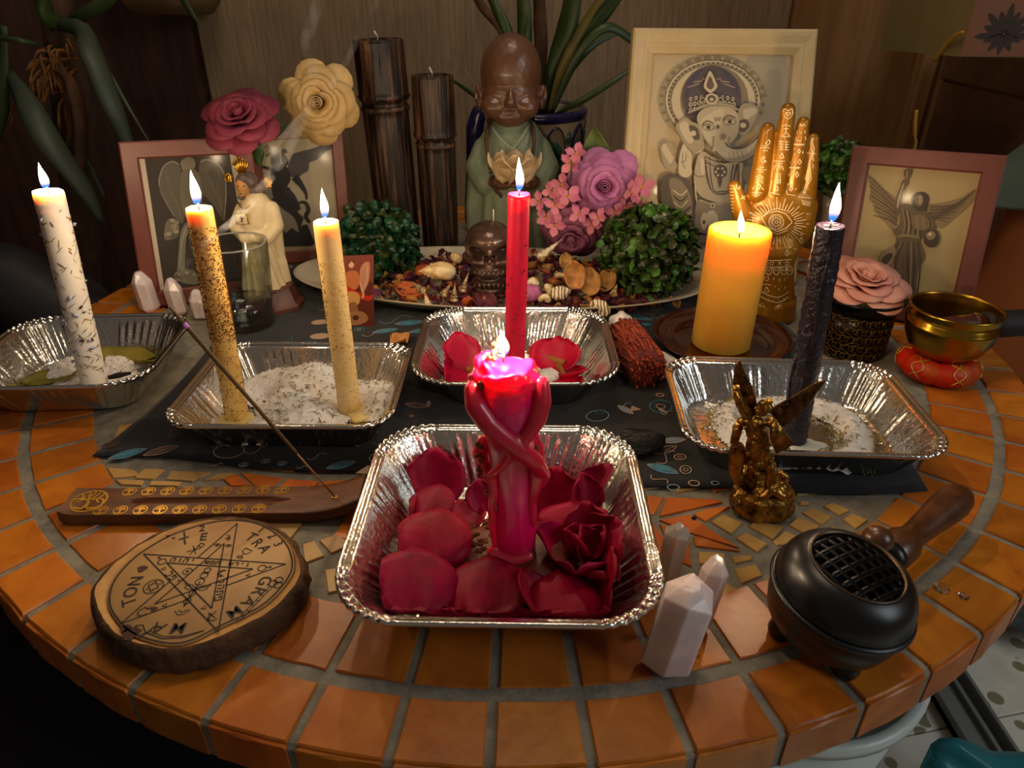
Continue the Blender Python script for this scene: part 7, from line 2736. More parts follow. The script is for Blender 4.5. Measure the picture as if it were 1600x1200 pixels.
# torch and arm
GX([(455, 180), (500, 178), (492, 225), (470, 245), (450, 215)], S2, 20)
GL([(470, 185), (468, 235)], 6, S4)
GL([(465, 240), (455, 350)], 8, S2, 0)
GX([(440, 250), (470, 238), (480, 262), (462, 290), (440, 320), (430, 400), (415, 450), (385, 430), (400, 350), (425, 290)], S2, 40)
GL([(450, 265), (425, 340), (408, 420)], 12, S4, 10)
# hair and face
GX([(500, 350), (530, 322), (575, 322), (605, 350), (600, 400), (585, 450), (560, 460), (520, 420), (498, 390)], S3, 36)
GX([(525, 350), (550, 335), (568, 350), (568, 390), (548, 410), (525, 392)], '#7d6a4c', 30)
GX([(545, 345), (564, 352), (562, 385), (545, 395)], S4, 20)
GL([(528, 366), (540, 364)], 5, S3, 0)
GL([(552, 366), (564, 366)], 5, S3, 0)
GL([(540, 395), (556, 395)], 4, S3, 0)
# body
GX([(430, 400), (490, 400), (540, 440), (590, 440), (640, 500), (640, 560), (560, 600), (555, 640), (585, 720), (560, 760), (540, 800), (530, 900), (540, 1040), (400, 1050), (400, 900), (330, 820), (290, 740), (320, 690), (390, 650), (400, 600), (380, 560), (420, 520)], S2, 70)
for k in range(8):
  GL([(440 + 14 * k, 420 + 8 * k), (455 + 14 * k, 520), (440 + 16 * k, 600)], [5, 8, 5], (S1, S3, S4, S3)[k % 4], 10)
GL([(405, 600), (470, 590), (550, 605)], 16, S1, 10)
for k in range(9):
  GL([(420 + 15 * k, 630), (400 + 19 * k - (k < 3) * 40, 780), (420 + 13 * k, 1040)], [5, 10, 6], (S3, S1, S3, S2)[k % 4], 12)
GX([(300, 720), (370, 660), (400, 680), (380, 760), (320, 800)], S1, 24)
GX([(310, 740), (360, 700), (380, 720), (330, 780)], S3, 20)
GX([(575, 590), (610, 555), (655, 560), (672, 610), (650, 655), (610, 665), (575, 635)], S3, 30)
GX([(585, 590), (612, 565), (640, 570), (645, 600), (612, 620)], S1, 24)
GX([(600, 580), (618, 572), (625, 585), (610, 595)], '#c8b48c', 14)
GX([(500, 470), (590, 470), (610, 540), (560, 560), (510, 540)], '#77654a', 26)
for k in range(5):
  GL([(510 + k * 20, 475), (515 + k * 20, 545)], 5, S4 if k % 2 else S2, 0)
obj('picture', bd.b, M['print'], rf, smooth=False)

# ------------------------------------------------------------------ left frame: smoke-grey winged statue on black
inn = (.13, .10, .13, .10)
lf_, bd, PP = picture_frame('picture_frame', 'mauve brown frame at the left with a dark print of a pale winged statue', [(184, 222), (391, 214), (430, 456), (226, 482)], 9, inn, [M['frame_mauve']], .012)
bd.b.add(([PP(inn[0], inn[1], -.0038), PP(1 - inn[2], inn[1], -.0038), PP(1 - inn[2], 1 - inn[3], -.0038), PP(inn[0], 1 - inn[3], -.0038)], [(0, 1, 2, 3)]), 0, lin('#c4b39c')[:3])
X = tr_pts(200, 220, 1 / 4.8)

def GX(pts, col, sm=0):
  bd.poly(X(pts), col, sm)

def GL(pts, w, col, sm=8):
  bd.line(X(pts), w / 4.8, col, sm)

GX([(125, 135), (760, 92), (795, 300), (850, 600), (900, 1060), (275, 1120), (210, 700)], '#3a3028')
GX([(232, 300), (260, 200), (330, 155), (380, 180), (405, 260), (400, 400), (420, 560), (400, 620), (340, 560), (280, 450), (240, 370)], '#5e5648', 50)
GX([(540, 160), (600, 140), (680, 180), (725, 260), (735, 400), (725, 590), (690, 560), (640, 480), (580, 420), (530, 380)], '#5e5648', 50)
GL([(236, 340), (236, 280), (270, 190), (335, 155), (385, 180)], 9, '#8e8672', 20)
GL([(240, 370), (290, 470), (350, 570)], 7, '#847c68', 12)
GL([(540, 160), (600, 142), (680, 182), (725, 262), (735, 400), (722, 585)], 9, '#8e8672', 24)
for k in range(6):
  GL([(270 + k * 20, 210 + k * 30), (320 + k * 14, 380 + k * 16), (390, 520 + k * 14)], 4, '#746c5a', 10)
  GL([(560 + k * 24, 190 + k * 20), (640 + k * 10, 360 + k * 20), (715, 480 + k * 16)], 4, '#746c5a', 10)
GX([(400, 150), (450, 122), (495, 140), (505, 190), (470, 240), (420, 230), (398, 190)], '#7d745f', 30)
GX([(400, 240), (520, 230), (560, 380), (540, 560), (460, 600), (400, 480)], '#6c6453', 40)
GX([(285, 610), (330, 580), (370, 600), (385, 650), (370, 720), (290, 745), (272, 710)], '#6e6552', 30)
for k in range(12):
  x, y = rnd.uniform(285, 375), rnd.uniform(595, 735)
  GX([(x + 20 * math.cos(a), y + 15 * math.sin(a)) for a in np.linspace(0, 6.28, 9)[:-1]], rnd.choice(['#857b66', '#5a5244', '#978c76']))
GX([(395, 690), (440, 610), (480, 640), (440, 720), (430, 860), (420, 980), (370, 990), (380, 820)], '#77705e', 30)
GL([(440, 640), (405, 760), (390, 960)], 8, '#9a917c', 12)
GL([(460, 700), (480, 800), (520, 960)], 12, '#5c6460', 12)
GX([(350, 990), (420, 960), (500, 975), (530, 1060), (460, 1075), (360, 1040)], '#6e6552', 26)
for k in range(9):
  x, y = rnd.uniform(365, 500), rnd.uniform(985, 1050)
  GX([(x + 17 * math.cos(a), y + 12 * math.sin(a)) for a in np.linspace(0, 6.28, 9)[:-1]], rnd.choice(['#857b66', '#5a5244', '#a0957e']))
obj('picture', bd.b, M['print'], lf_, smooth=False)

# ------------------------------------------------------------------ second frame: dark winged rider silhouette against a pale sky
inn = (.13, .06, .13, .10)
sf, bd, PP = picture_frame('picture_frame', 'mauve brown frame with a black winged silhouette print, under the cream rose', [(385, 208), (535, 200), (552, 404), (404, 416)], 9, inn, [M['frame_mauve']], .012)
bd.b.add(([PP(inn[0], inn[1], -.0038), PP(1 - inn[2], inn[1], -.0038), PP(1 - inn[2], 1 - inn[3], -.0038), PP(inn[0], 1 - inn[3], -.0038)], [(0, 1, 2, 3)]), 0, lin('#a8987a')[:3])
X = tr_pts(380, 180, .2)

def GX(pts, col, sm=0):
  bd.poly(X(pts), col, sm)

def GL(pts, w, col, sm=8):
  bd.line(X(pts), w * .2 if not hasattr(w, '__len__') else [q * .2 for q in np.interp(np.linspace(0, 1, sm), np.linspace(0, 1, len(w)), w)], col, sm)

K1, K2 = '#2a2320', '#4a4444'
GX([(110, 560), (240, 450), (330, 600), (430, 800), (440, 920), (230, 920), (130, 900)], '#877a66', 30)
GX([(345, 420), (380, 320), (420, 290), (560, 255), (660, 205), (720, 200), (690, 260), (640, 290), (590, 340), (520, 370), (515, 405), (500, 440), (460, 460), (440, 480), (370, 480)], K2, 44)
GX([(300, 270), (330, 262), (345, 292), (320, 300), (350, 340), (350, 380), (320, 400), (300, 340)], K1, 24)
GX([(220, 420), (300, 380), (350, 420), (370, 500), (340, 560), (300, 620), (240, 640), (220, 560)], K1, 36)
GX([(225, 280), (250, 262), (280, 300), (290, 420), (240, 430), (215, 360)], '#5a5a5c', 24)
GL([(180, 230), (205, 260), (220, 290), (180, 320)], [16, 20, 18, 14], K1, 10)
GL([(240, 430), (180, 410), (110, 395)], [34, 22, 30], K1, 10)
GL([(400, 480), (450, 540), (490, 610), (495, 660)], [60, 44, 26, 14], K1, 12)
GX([(200, 700), (240, 640), (300, 600), (350, 560), (380, 600), (410, 700), (430, 760), (470, 800), (455, 860), (440, 920), (420, 840), (380, 780), (320, 740), (270, 700), (230, 740), (215, 860), (185, 850)], K1, 60)
GL([(415, 710), (450, 680), (490, 690), (510, 740), (490, 790), (520, 840)], [16, 22, 30, 34, 36, 24], K1, 20)
GL([(300, 560), (380, 640), (440, 740)], [70, 60, 30], K1, 12)
GX([(200, 850), (290, 870), (330, 920), (380, 880), (440, 920), (460, 860), (500, 850), (560, 1000), (540, 1020), (215, 1030), (190, 960)], K1, 0)
obj('picture', bd.b, M['print'], sf, smooth=False)

# ================================================================== dark bamboo candles
M['bamboo'] = mat('charred_bamboo', '#1a100c', .42, col2='#7a5236', scale=170, stretch=(1, 1, .05), ramp=(.48, .74), bump=.8, bscale=240, detail=8, spec=.4)
M['bamboo_node'] = mat('charred_bamboo_node', '#3a2618', .5, col2='#70492c', scale=120, bump=.8, bscale=200)

def bamboo(label, base, top, Y, wpx, node_t, seed):
  B = g(*base, .0015)
  B[1] = Y
  B = np.array([v(base[0], base[1], Y)[0], Y, .0018])
  Tp = v(top[0], top[1], Y)
  r = wpx / 2 * pxm(Tp)
  H = np.linalg.norm(Tp - B)
  d = (Tp - B) / H
  t = thing('bamboo_candle', label, 'candle', tuple(B), 'dark bamboo candles')
  prof = []
  N = 80
  for k in range(N + 1):
    z = H * k / N
    q = z / H
    rr = r * (.90 if q < node_t else .97) * (1 + .03 * math.sin(q * 3))
    for zz, s_ in ((node_t, .10), (node_t - .045, .08)):
      rr *= 1 + s_ * math.exp(-((q - zz) / .012) ** 2)
    rr *= 1 - .06 * math.exp(-((q - node_t + .022) / .010) ** 2)
    prof.append((rr, z))
  prof += [(prof[-1][0] * .9, H + .001), (prof[-1][0] * .8, H - .003), (.001, H - .004)]
  obj('culm', lathe([(.001, 0)] + prof, 40, tuple(B), tuple(d), wob=lambda a, z: .018 * math.sin(9 * a + seed + z * 12) + .012 * math.sin(17 * a + 2 * seed) + .01 * math.sin(23 * a)), M['bamboo'], t)
  nb = B + d * H * (node_t - .045)
  obj('node_ring', lathe([(r * .95, -.0022), (r * .985, -.001), (r * .99, .0012), (r * .955, .0028)], 40, tuple(nb), tuple(d), cap=False, wob=lambda a, z: .015 * math.sin(11 * a + seed)), M['bamboo_node'], t)
  w0 = B + d * (H - .003)
  obj('wick', tube([w0, w0 + d * .007, w0 + d * .012 + np.array([-.003, 0, .001])], .0011, 6), M['wick_pale'], t)

bamboo('tall dark bamboo-shaped candle with pale wick, left of the short one', (628, 402), (590, 62), 1.0, 80, .755, 1.0)
bamboo('shorter dark bamboo-shaped candle between the tall one and the child monk', (690, 396), (675, 118), .99, 67, .69, 2.4)

# ================================================================== child monk statue
M['monk_skin'] = mat('brown_lacquer_skin', '#6e4a38', .33, col2='#5e3c2c', scale=12, spec=.5, coat=.15)
M['monk_robe'] = mat('pale_green_robe', '#8c957a', .6, col2='#747f68', scale=16, bump=.05, bscale=100)
M['lotus'] = mat('ivory_lotus', '#dcc098', .5, col2='#cbab7e', scale=30)
M['bead'] = mat('dark_wood_bead', '#4a2c18', .35)
NY = 1.02

def np_(px, py, dy=0.0):
  return v(px, py, NY + dy)

def nr(w):
  return w / 2 * pxm(np_(797, 250))

mk = thing('monk_statue', 'brown child monk statue with closed eyes holding a lotus bowl', 'statue', (np_(800, 300)[0], NY, .003))
prims = [ico(np_(798, 112, .012), (nr(92), .041, nr(106)), 3), ico(np_(797, 150, .004), (nr(84), .034, nr(80)), 3), ico(np_(797, 180, -.008), (nr(60), .024, nr(36)), 2),
    ico(np_(773, 167, -.014), (nr(42), .019, nr(36)), 2), ico(np_(821, 167, -.014), (nr(42), .019, nr(36)), 2)]
prims += [ico(np_(798, 160, -.034), (nr(14), .007, nr(13)), 2)] + chain([np_(798, 145, -.030), np_(798, 157, -.036)], [nr(8), nr(10)]) + [ico(np_(793, 164, -.032), (nr(8), .005, nr(7)), 2), ico(np_(803, 164, -.032), (nr(8), .005, nr(7)), 2)]
prims += [ico(np_(797, 176, -.0265), (nr(22), .005, nr(6)), 2), ico(np_(797, 180, -.0265), (nr(18), .005, nr(7)), 2)]
for sx in (-1, 1):
  prims += [ico(np_(798 + sx * 50, 148, .010), (nr(15), .010, nr(30)), 2), ico(np_(798 + sx * 48, 163, .006), (nr(12), .008, nr(16)), 2)]
prims += chain([np_(797, 185, .006), np_(797, 212, .008)], [nr(46), nr(50)], 16)

def face(co):
  for px in (779, 816):
    co = dent(co, np_(px, 153, -.030), (nr(34), .016, nr(20)), (0, .0014, 0))
  for sx in (-1, 1):
    co = dent(co, np_(798 + sx * 52, 149, .004), (nr(9), .012, nr(20)), (0, .004, 0))
  co = dent(co, np_(797, 178, -.030), (nr(22), .012, nr(3)), (0, .003, 0))
  return dent(co, np_(797, 170, -.032), (nr(6), .010, nr(8)), (0, .002, 0))

mhead = obj('head', blob(prims, .0016, 2, 'head', face), M['monk_skin'], mk)
M['lash'] = mat('gilt_lash_line', '#a5764a', .3)
for sx in (-1, 1):
  P = [np_(798 + sx * a, b_, -.0335 + c_) for a, b_, c_ in ((10, 163.5, 0), (18, 167.5, .0005), (26, 168.5, .004), (33, 166.5, .010))]
  obj('eyelid_line', tube(smooth_path(P, 9), [.0004, .0007, .0009, .0010, .0010, .0010, .0009, .0007, .0004], 6), M['lash'], mhead)
prims = chain([np_(800, 232, .008), np_(800, 262, .004), np_(800, 320, .004), np_(802, 400, .002), np_(802, 425, .002)], [nr(104), nr(112), nr(118), nr(130), nr(132)], 24)
prims += chain([np_(757, 232, .006), np_(748, 262, -.004), np_(760, 285, -.026), np_(778, 284, -.036)], [nr(36), nr(42), nr(40), nr(28)])
prims += chain([np_(843, 232, .006), np_(853, 262, -.004), np_(843, 285, -.026), np_(828, 284, -.036)], [nr(36), nr(42), nr(40), nr(28)])
prims += chain([np_(748, 262, -.004), np_(744, 320, -.008), np_(746, 380, -.006)], [nr(34), nr(36), nr(36)]) + chain([np_(853, 262, -.004), np_(858, 310, -.008), np_(860, 360, -.006)], [nr(32), nr(34), nr(34)])

def robef(co):
  co = co.copy()
  a = np.arctan2(co[:, 1] - NY, co[:, 0] - np_(800, 300)[0])
  k = np.clip((.115 - co[:, 2]) / .05, 0, 1)
  co[:, 0] += np.cos(a) * np.sin(a * 15) * .0016 * k
  co[:, 1] += np.sin(a) * np.sin(a * 15) * .0016 * k
  co[:, 2] = np.maximum(co[:, 2], .003)
  # V neck
  c0 = np_(798, 214, -.035)
  w = np.clip(1 - np.abs(co[:, 0] - c0[0]) / np.maximum(1e-4, (co[:, 2] - np_(798, 236)[2]) * .75 + 1e-4), 0, 1) * (co[:, 2] > np_(798, 236)[2]) * (co[:, 1] < NY)
  co[:, 1] += np.minimum(w * 3, 1) * .006
  return co

obj('robe', blob(prims, .002, 3, 'robe', robef), M['monk_robe'], mk)
for P in ([(768, 196, -.018), (778, 212, -.034), (790, 225, -.042), (803, 233, -.045)], [(826, 194, -.018), (818, 210, -.034), (808, 224, -.042), (797, 236, -.046)]):
  obj('collar_edge', tube(smooth_path([np_(a, b_, c_) for a, b_, c_ in P], 10), .0022, 8, flat=.6), M['monk_robe'], mk)
obj('hands', blob([ico(np_(782, 284, -.050), (nr(40), .012, nr(26)), 2), ico(np_(824, 284, -.050), (nr(40), .012, nr(26)), 2)] + [c for k in range(4) for c in chain([np_(775 + k * 9, 283, -.056), np_(781 + k * 8, 290, -.064)], [nr(8), nr(7)])] +
      [c for k in range(4) for c in chain([np_(831 - k * 9, 283, -.056), np_(825 - k * 8, 290, -.064)], [nr(8), nr(7)])], .0014, 2, 'hands'), M['monk_skin'], mk)
lot = np_(804, 281, -.062)
obj('lotus_bowl', lathe([(.001, 0), (.016, .002), (.026, .010), (.030, .020), (.028, .0215), (.022, .012), (.001, .005)], 32, tuple(lot)), M['lotus'], mk)
for lay, (m_, R_, op, L_) in enumerate(((6, .018, 14, .036), (6, .026, 30, .038))):
  for k in range(m_):
    vs, fs = petal_shape(L_, .034, cup=.55, curl=.7, seed=k, n=7, m=7, ruffle=.0)
    vs[:, 2] *= -1
    yaw = 360 / m_ * (k + .5 * lay)
    vs = vs @ (rotm(z=yaw) @ rotm(x=90 - op)).T
    dx = np.array([-math.sin(math.radians(yaw)), math.cos(math.radians(yaw)), 0])
    thicken(obj('lotus_petal', (vs + lot + dx * R_ * .7 + [0, 0, .002], fs), M['lotus'], mk), .0012)
for sx in (-1, 1):
  P = smooth_path([np_(797 + sx * a, b_, c_) for a, b_, c_ in ((32, 190, -.004), (36, 205, -.022), (37, 225, -.038), (33, 250, -.050), (26, 290, -.060), (14, 306, -.062))], 34)
  for p in P:
    obj('prayer_bead', ico(p, .0026, 2), M['bead'], mk)

# ================================================================== potted palm behind the monk
M['pot_white'] = mat('glazed_white_ceramic', '#a89a84', .25, spec=.5)
M['pot_blue'] = mat('cobalt_blue_glaze', '#23204e', .22, spec=.5)
M['pot_green'] = mat('green_glaze', '#2c5a4c', .25, spec=.5)
M['soil'] = mat('potting_soil', '#2a1a10', .95, bump=.8, bscale=90)
KY = 1.15
kc0 = v(838, 170, KY)
kr = 78 * pxm(kc0)
kz = kc0[2]
pot = thing('flower_pot', 'glazed white pot with blue arches and green motifs behind the child monk', 'pot', (kc0[0], KY, .0))
kp = [(.001, .001), (kr * .62, .001), (kr * .70, .02), (kr * .88, kz * .55), (kr * .96, kz * .82), (kr * 1.0, kz * .96), (kr * 1.01, kz), (kr * .95, kz + .002), (kr * .91, kz - .004), (kr * .86, kz * .8), (.001, kz * .8)]

def pot_r(z):
  for (r0, z0_), (r1, z1_) in zip(kp[1:6], kp[2:7]):
    if z0_ <= z <= z1_:
      return r0 + (r1 - r0) * (z - z0_) / (z1_ - z0_)
  return kr

obj('pot_body', lathe(kp, 64, (kc0[0], KY, 0)), M['pot_white'], pot)
obj('rim_band', lathe([(kr * .985, kz * .93), (kr * 1.015, kz * .955), (kr * 1.025, kz * .995), (kr * .97, kz + .0035), (kr * .93, kz)], 64, (kc0[0], KY, 0), cap=False), M['pot_blue'], pot)
obj('soil', lathe([(.001, kz * .84), (kr * .88, kz * .84), (kr * .88, kz * .83), (.001, kz * .83)], 40, (kc0[0], KY, 0)), M['soil'], pot)

def on_pot(a, z, lift=.0006):
  r = pot_r(z) + lift
  return np.array([kc0[0] + r * math.cos(a), KY + r * math.sin(a), z])

arc_b, mot = MB(), MB()
for k in range(10):
  ac_ = -PI / 2 + (k - 4.4) * 2 * PI / 10
  P = [on_pot(ac_ + .28 * math.cos(t), kz * .58 + kz * .33 * math.sin(t)) for t in np.linspace(-.25, PI + .25, 16)]
  arc_b.add(tube(P, .0032, 6, flat=.35))
  for j in range(5):
    aa = math.radians(90 + (j - 2) * 38)
    z_ = kz * .62 + kz * .13 * math.sin(aa)
    mot.add(ico(on_pot(ac_ + .13 * math.cos(aa), z_, -.001), (.006, .006, .010), 2))
  mot.add(ico(on_pot(ac_ + PI / 10, kz * .82, -.001), (.005, .005, .011), 2))
arc_b.add(tube([on_pot(a, kz * .53) for a in np.linspace(0, 2 * PI, 49)], .003, 6, flat=.35))
obj('blue_arch', arc_b, M['pot_blue'], pot)
obj('green_motif', mot, M['pot_green'], pot, kind='stuff')
M['palm_green'] = mat('deep_green_blade', '#33481a', .42, col2='#24340f', scale=18, stretch=(1, 1, .1), spec=.4)
M['palm_dark'] = mat('dark_green_blade', '#2c3a1e', .45, col2='#3a4a26', scale=18, stretch=(1, 1, .1), spec=.4)
M['palm_yellow'] = mat('yellowing_blade', '#6a5a1c', .5, col2='#4a4418', scale=18)
M['palm_brown'] = mat('dry_brown_stem', '#5a3a22', .8, col2='#3c2616', scale=40, bump=.4, bscale=120)

def blade(name, pts, w, material, parent, flat=.10, label=None):
  """strap leaf along photo points (px, py, Y); widths in photo pixels"""
  P = smooth_path([v(a, b_, Y) for a, b_, Y in pts], 22)
  n = len(P)
  W = np.interp(np.linspace(0, 1, n), np.linspace(0, 1, len(w)), w) * .82
  rad = [max(.0006, ww / 2 * pxm(p)) for ww, p in zip(W, P)]
  vs, fs = [], []
  for i in range(n):
    t = P[min(i + 1, n - 1)] - P[max(i - 1, 0)]
    view = P[i] - np.array([0, 0, CAM_H])
    s_ = np.cross(t, view)
    s_ /= np.linalg.norm(s_) + 1e-9
    nrm = np.cross(s_, t)
    nrm /= np.linalg.norm(nrm) + 1e-9
    tw = .5 * math.sin(i * .22 + len(pts))
    s2 = s_ * math.cos(tw) + nrm * math.sin(tw)
    n2 = np.cross(s2, t)
    n2 /= np.linalg.norm(n2) + 1e-9
    for u in (-1, -.5, 0, .5, 1):
      vs.append(P[i] + s2 * rad[i] * u + n2 * rad[i] * .35 * abs(u))
  for i in range(n - 1):
    for j in range(4):
      a = i * 5 + j
      fs.append((a, a + 1, a + 6, a + 5))
  return thicken(obj(name, (np.array(vs), fs), material, parent), .0007)

palm = thing('potted_palm', 'green strap-leaved plant growing from the blue patterned pot', 'plant', (kc0[0], KY, kz * .84))
for pts, w, mm in (
    ([(815, 182, 1.15), (790, 60, 1.16), (752, 10, 1.17), (722, -40, 1.18)], [12, 16, 18, 12], 'palm_brown'),
    ([(822, 182, 1.15), (800, 70, 1.14), (778, 20, 1.14), (745, -50, 1.14)], [10, 20, 22, 16], 'palm_green'),
    ([(828, 182, 1.15), (822, 90, 1.15), (818, 30, 1.15), (812, -50, 1.15)], [14, 26, 30, 26], 'palm_green'),
    ([(836, 182, 1.16), (846, 90, 1.17), (842, 20, 1.18), (840, -50, 1.18)], [26, 26, 26, 26], 'palm_brown'),
    ([(850, 180, 1.14), (868, 110, 1.13), (885, 40, 1.13), (900, -50, 1.13)], [14, 36, 42, 36], 'palm_green'),
    ([(858, 178, 1.13), (878, 110, 1.12), (908, 45, 1.12), (955, -30, 1.12)], [8, 18, 18, 12], 'palm_yellow'),
    ([(862, 178, 1.13), (900, 90, 1.12), (945, 42, 1.12), (985, 60, 1.13), (1010, 90, 1.14)], [8, 16, 20, 16, 4], 'palm_dark'),
    ([(862, 178, 1.14), (905, 80, 1.15), (950, 10, 1.16), (990, -40, 1.16)], [8, 26, 28, 20], 'palm_green'),
    ([(866, 180, 1.12), (905, 160, 1.10), (960, 125, 1.10), (1010, 90, 1.12)], [6, 14, 12, 4], 'palm_dark'),
    ([(850, 182, 1.16), (880, 120, 1.18), (920, 70, 1.2), (970, 48, 1.22)], [10, 26, 24, 8], 'palm_dark'),
    ([(808, 186, 1.16), (760, 160, 1.16), (722, 135, 1.17), (700, 122, 1.18)], [6, 10, 9, 3], 'palm_dark')):
  blade('leaf', pts, w, M[mm], palm)
ss = obj('incense_stick', tube([v(722, 102, 1.085), v(748, 140, 1.08), (v(800, 330, 1.075) * [1, 1, 0] + [0, 0, .02])], .0008, 6), M['bamboo_stick'])
tag(ss, 'thin pale stick slanting beside the head of the child monk', 'incense stick')
for (px, py, Y, h_) in ((745, 190, 1.12, 0),):
  o = obj('dark_figurine', blob(chain([v(748, 176, Y), v(742, 200, Y), v(744, 260, Y), (v(744, 400, Y) * [1, 1, 0] + [0, 0, .018])], [.012, .014, .016, .018]), .003, 2, 'dark_figurine'), M['pot_blue'])
  tag(o, 'dark blue vase mostly hidden behind the left shoulder of the child monk', 'vase')

# ================================================================== stemmed fabric roses behind the left frames
M['rose_red'] = mat('wine_red_fabric', '#8a2c40', .7, col2='#702036', scale=30, vary=.08)
M['rose_cream'] = mat('cream_yellow_fabric', '#cfae74', .7, col2='#bb9658', scale=30, vary=.06)
rA, rB = v(373, 180, .835), v(497, 160, .90)
ra = rose_flower('fabric_rose', 'wine red fabric rose behind the left frame top', rA, .041, (.05, -.62, .8), 'rose_red', 'fabric roses', 5, 1.0, seed=12)
rb = rose_flower('fabric_rose', 'cream yellow fabric rose facing forward above the winged silhouette frame', rB, .043, (.05, -1, .12), 'rose_cream', 'fabric roses', 5, 1.0, seed=14)
M['leaf_rose'] = mat('rose_leaf_green', '#46602a', .55, col2='#33481e', scale=40, bump=.2, bscale=100)
vz = thing('rose_vase', 'dark glazed vase holding the two stemmed roses, hidden behind the left frames', 'vase', (-.405, 1.03, .0))
obj('vase_body', lathe([(.001, .002), (.028, .002), (.036, .03), (.032, .07), (.020, .10), (.022, .11), (.018, .108), (.016, .095), (.001, .05)], 32, (-.405, 1.03, 0)), M['pot_blue'], vz)
obj('stem', tube(smooth_path([rA + [0, .012, -.010], rA + [0, .06, .012], np.array([-.40, .985, .15]), np.array([-.405, 1.03, .06])], 16), .0016, 8), M['stem_green'], ra)
obj('stem', tube(smooth_path([rB + [0, .014, 0], rB + [0, .11, .014], np.array([-.32, 1.08, .15]), np.array([-.400, 1.04, .06])], 16), .0016, 8), M['stem_green'], rb)

def px_leaf(name, pts, w, mm, parent):
  blade(name, pts, w, M[mm], parent)

px_leaf('leaf', [(392, 222, .94), (420, 205, .94), (450, 196, .945)], [6, 42, 4], 'leaf_rose', ra)
px_leaf('leaf', [(395, 220, .94), (402, 240, .93), (408, 262, .93)], [6, 26, 3], 'leaf_rose', ra)
px_leaf('leaf', [(350, 206, .94), (335, 208, .94), (318, 210, .94)], [3, 8, 2], 'leaf_rose', ra)
px_leaf('leaf', [(520, 196, .97), (532, 195, .97), (546, 194, .97)], [5, 9, 2], 'palm_brown', rb)
# small green foliage by the right frame
gb_c = v(1308, 262, .93)
leaf_ball('bright green boxwood ball half hidden behind the right frame and the golden hand', gb_c, .030, .011, [M['box_light'], M['box_light'], M['box_olive']], 70, 200, 21)
gst = obj('ball_stand', lathe([(.001, .0022), (.026, .0022), (.026, .006), (.008, .012), (.006, .08), (.012, gb_c[2] - .026), (.001, gb_c[2] - .026)], 24, (gb_c[0], gb_c[1], 0)), M['pot_white'])
tag(gst, 'slim pale stand under the bright green boxwood ball', 'stand')

# ================================================================== tall plant at the left
M['trunk'] = mat('fibrous_trunk', '#4a3018', .9, col2='#2c1c10', scale=60, stretch=(1, 1, .3), bump=.8, bscale=100)
M['fibre'] = mat('dry_golden_fibre', '#8a5a20', .8, col2='#5e3a16', scale=60)
M['leaf_blue'] = mat('blue_green_strap', '#46503e', .5, col2='#364034', scale=14, stretch=(1, 1, .1), spec=.4)
LY = 1.25
lp0 = v(112, 120, LY)
yu = thing('yucca_plant', 'tall yucca with drooping dark leaves and golden dry fibres behind the white taper', 'plant', (lp0[0], LY, FZ))
obj('planter', lathe([(.001, FZ + .001), (.12, FZ + .001), (.15, FZ + .22), (.155, FZ + .225), (.14, FZ + .225), (.13, FZ + .19), (.001, FZ + .19)], 40, (lp0[0] + .02, LY, 0)), M['dark_wood'], yu)
obj('trunk', tube([np.array([lp0[0] + .02, LY, FZ + .18]), v(135, 470, LY), v(125, 300, LY), v(112, 130, LY), v(92, 40, LY), v(85, -40, LY)], [.034, .030, .030, .032, .024, .022], 18), M['trunk'], yu)
for pts, w, mm in (
    ([(95, 45, LY - .03), (75, 20, LY - .05), (60, -20, LY - .06)], [30, 34, 20], 'palm_green'),
    ([(100, 45, LY - .03), (130, 25, LY - .05), (168, 0, LY - .06), (190, -20, LY - .06)], [20, 24, 22, 10], 'palm_dark'),
    ([(85, 40, LY - .03), (125, 45, LY - .08), (150, 90, LY - .12), (175, 160, LY - .14), (200, 230, LY - .14), (212, 265, LY - .14)], [18, 36, 44, 38, 22, 6], 'leaf_blue'),
    ([(130, 40, LY - .05), (165, 105, LY - .10), (200, 165, LY - .12), (235, 225, LY - .14)], [4, 8, 6, 2], 'leaf_blue'),
    ([(10, 110, LY - .05), (40, 160, LY - .12), (80, 220, LY - .15), (130, 290, LY - .16), (160, 350, LY - .16)], [16, 44, 50, 36, 8], 'leaf_blue'),
    ([(5, 40, LY - .05), (4, 120, LY - .06), (6, 180, LY - .06), (0, 215, LY - .06)], [14, 22, 18, 5], 'palm_dark'),
    ([(60, 70, LY - .04), (30, 62, LY - .06), (-5, 60, LY - .06)], [8, 10, 8], 'palm_dark'),
    ([(275, -20, LY + .1), (295, 15, LY + .08), (318, 44, LY + .06)], [14, 12, 2], 'palm_dark'),
    ([(120, 215, LY - .05), (140, 260, LY - .06), (160, 300, LY - .06), (163, 310, LY - .06)], [3, 6, 5, 2], 'leaf_blue'),
    ([(80, 105, LY - .06), (110, 130, LY - .09), (128, 190, LY - .10), (126, 250, LY - .1), (120, 300, LY - .1)], [10, 22, 26, 20, 6], 'palm_brown'),
    ([(90, 90, LY - .06), (105, 140, LY - .08), (112, 200, LY - .08), (100, 250, LY - .08)], [8, 14, 14, 4], 'palm_brown')):
  blade('leaf', pts, w, M[mm], yu)
fb = MB()
for k in range(46):
  x0, y0 = rnd.uniform(60, 125), rnd.uniform(70, 150)
  x1, y1 = x0 + rnd.uniform(-70, 15), y0 + rnd.uniform(5, 70)
  P = smooth_path([v(x0, y0, LY - .035), v((x0 + x1) / 2 - 10, (y0 + y1) / 2 - 15, LY - .06), v(x1, y1, LY - .07)], 8)
  fb.add(tube(P, [.0012, .0022, .0026, .0026, .0022, .0018, .0012, .0005], 5))
obj('dry_fibre', fb, M['fibre'], yu, kind='stuff')

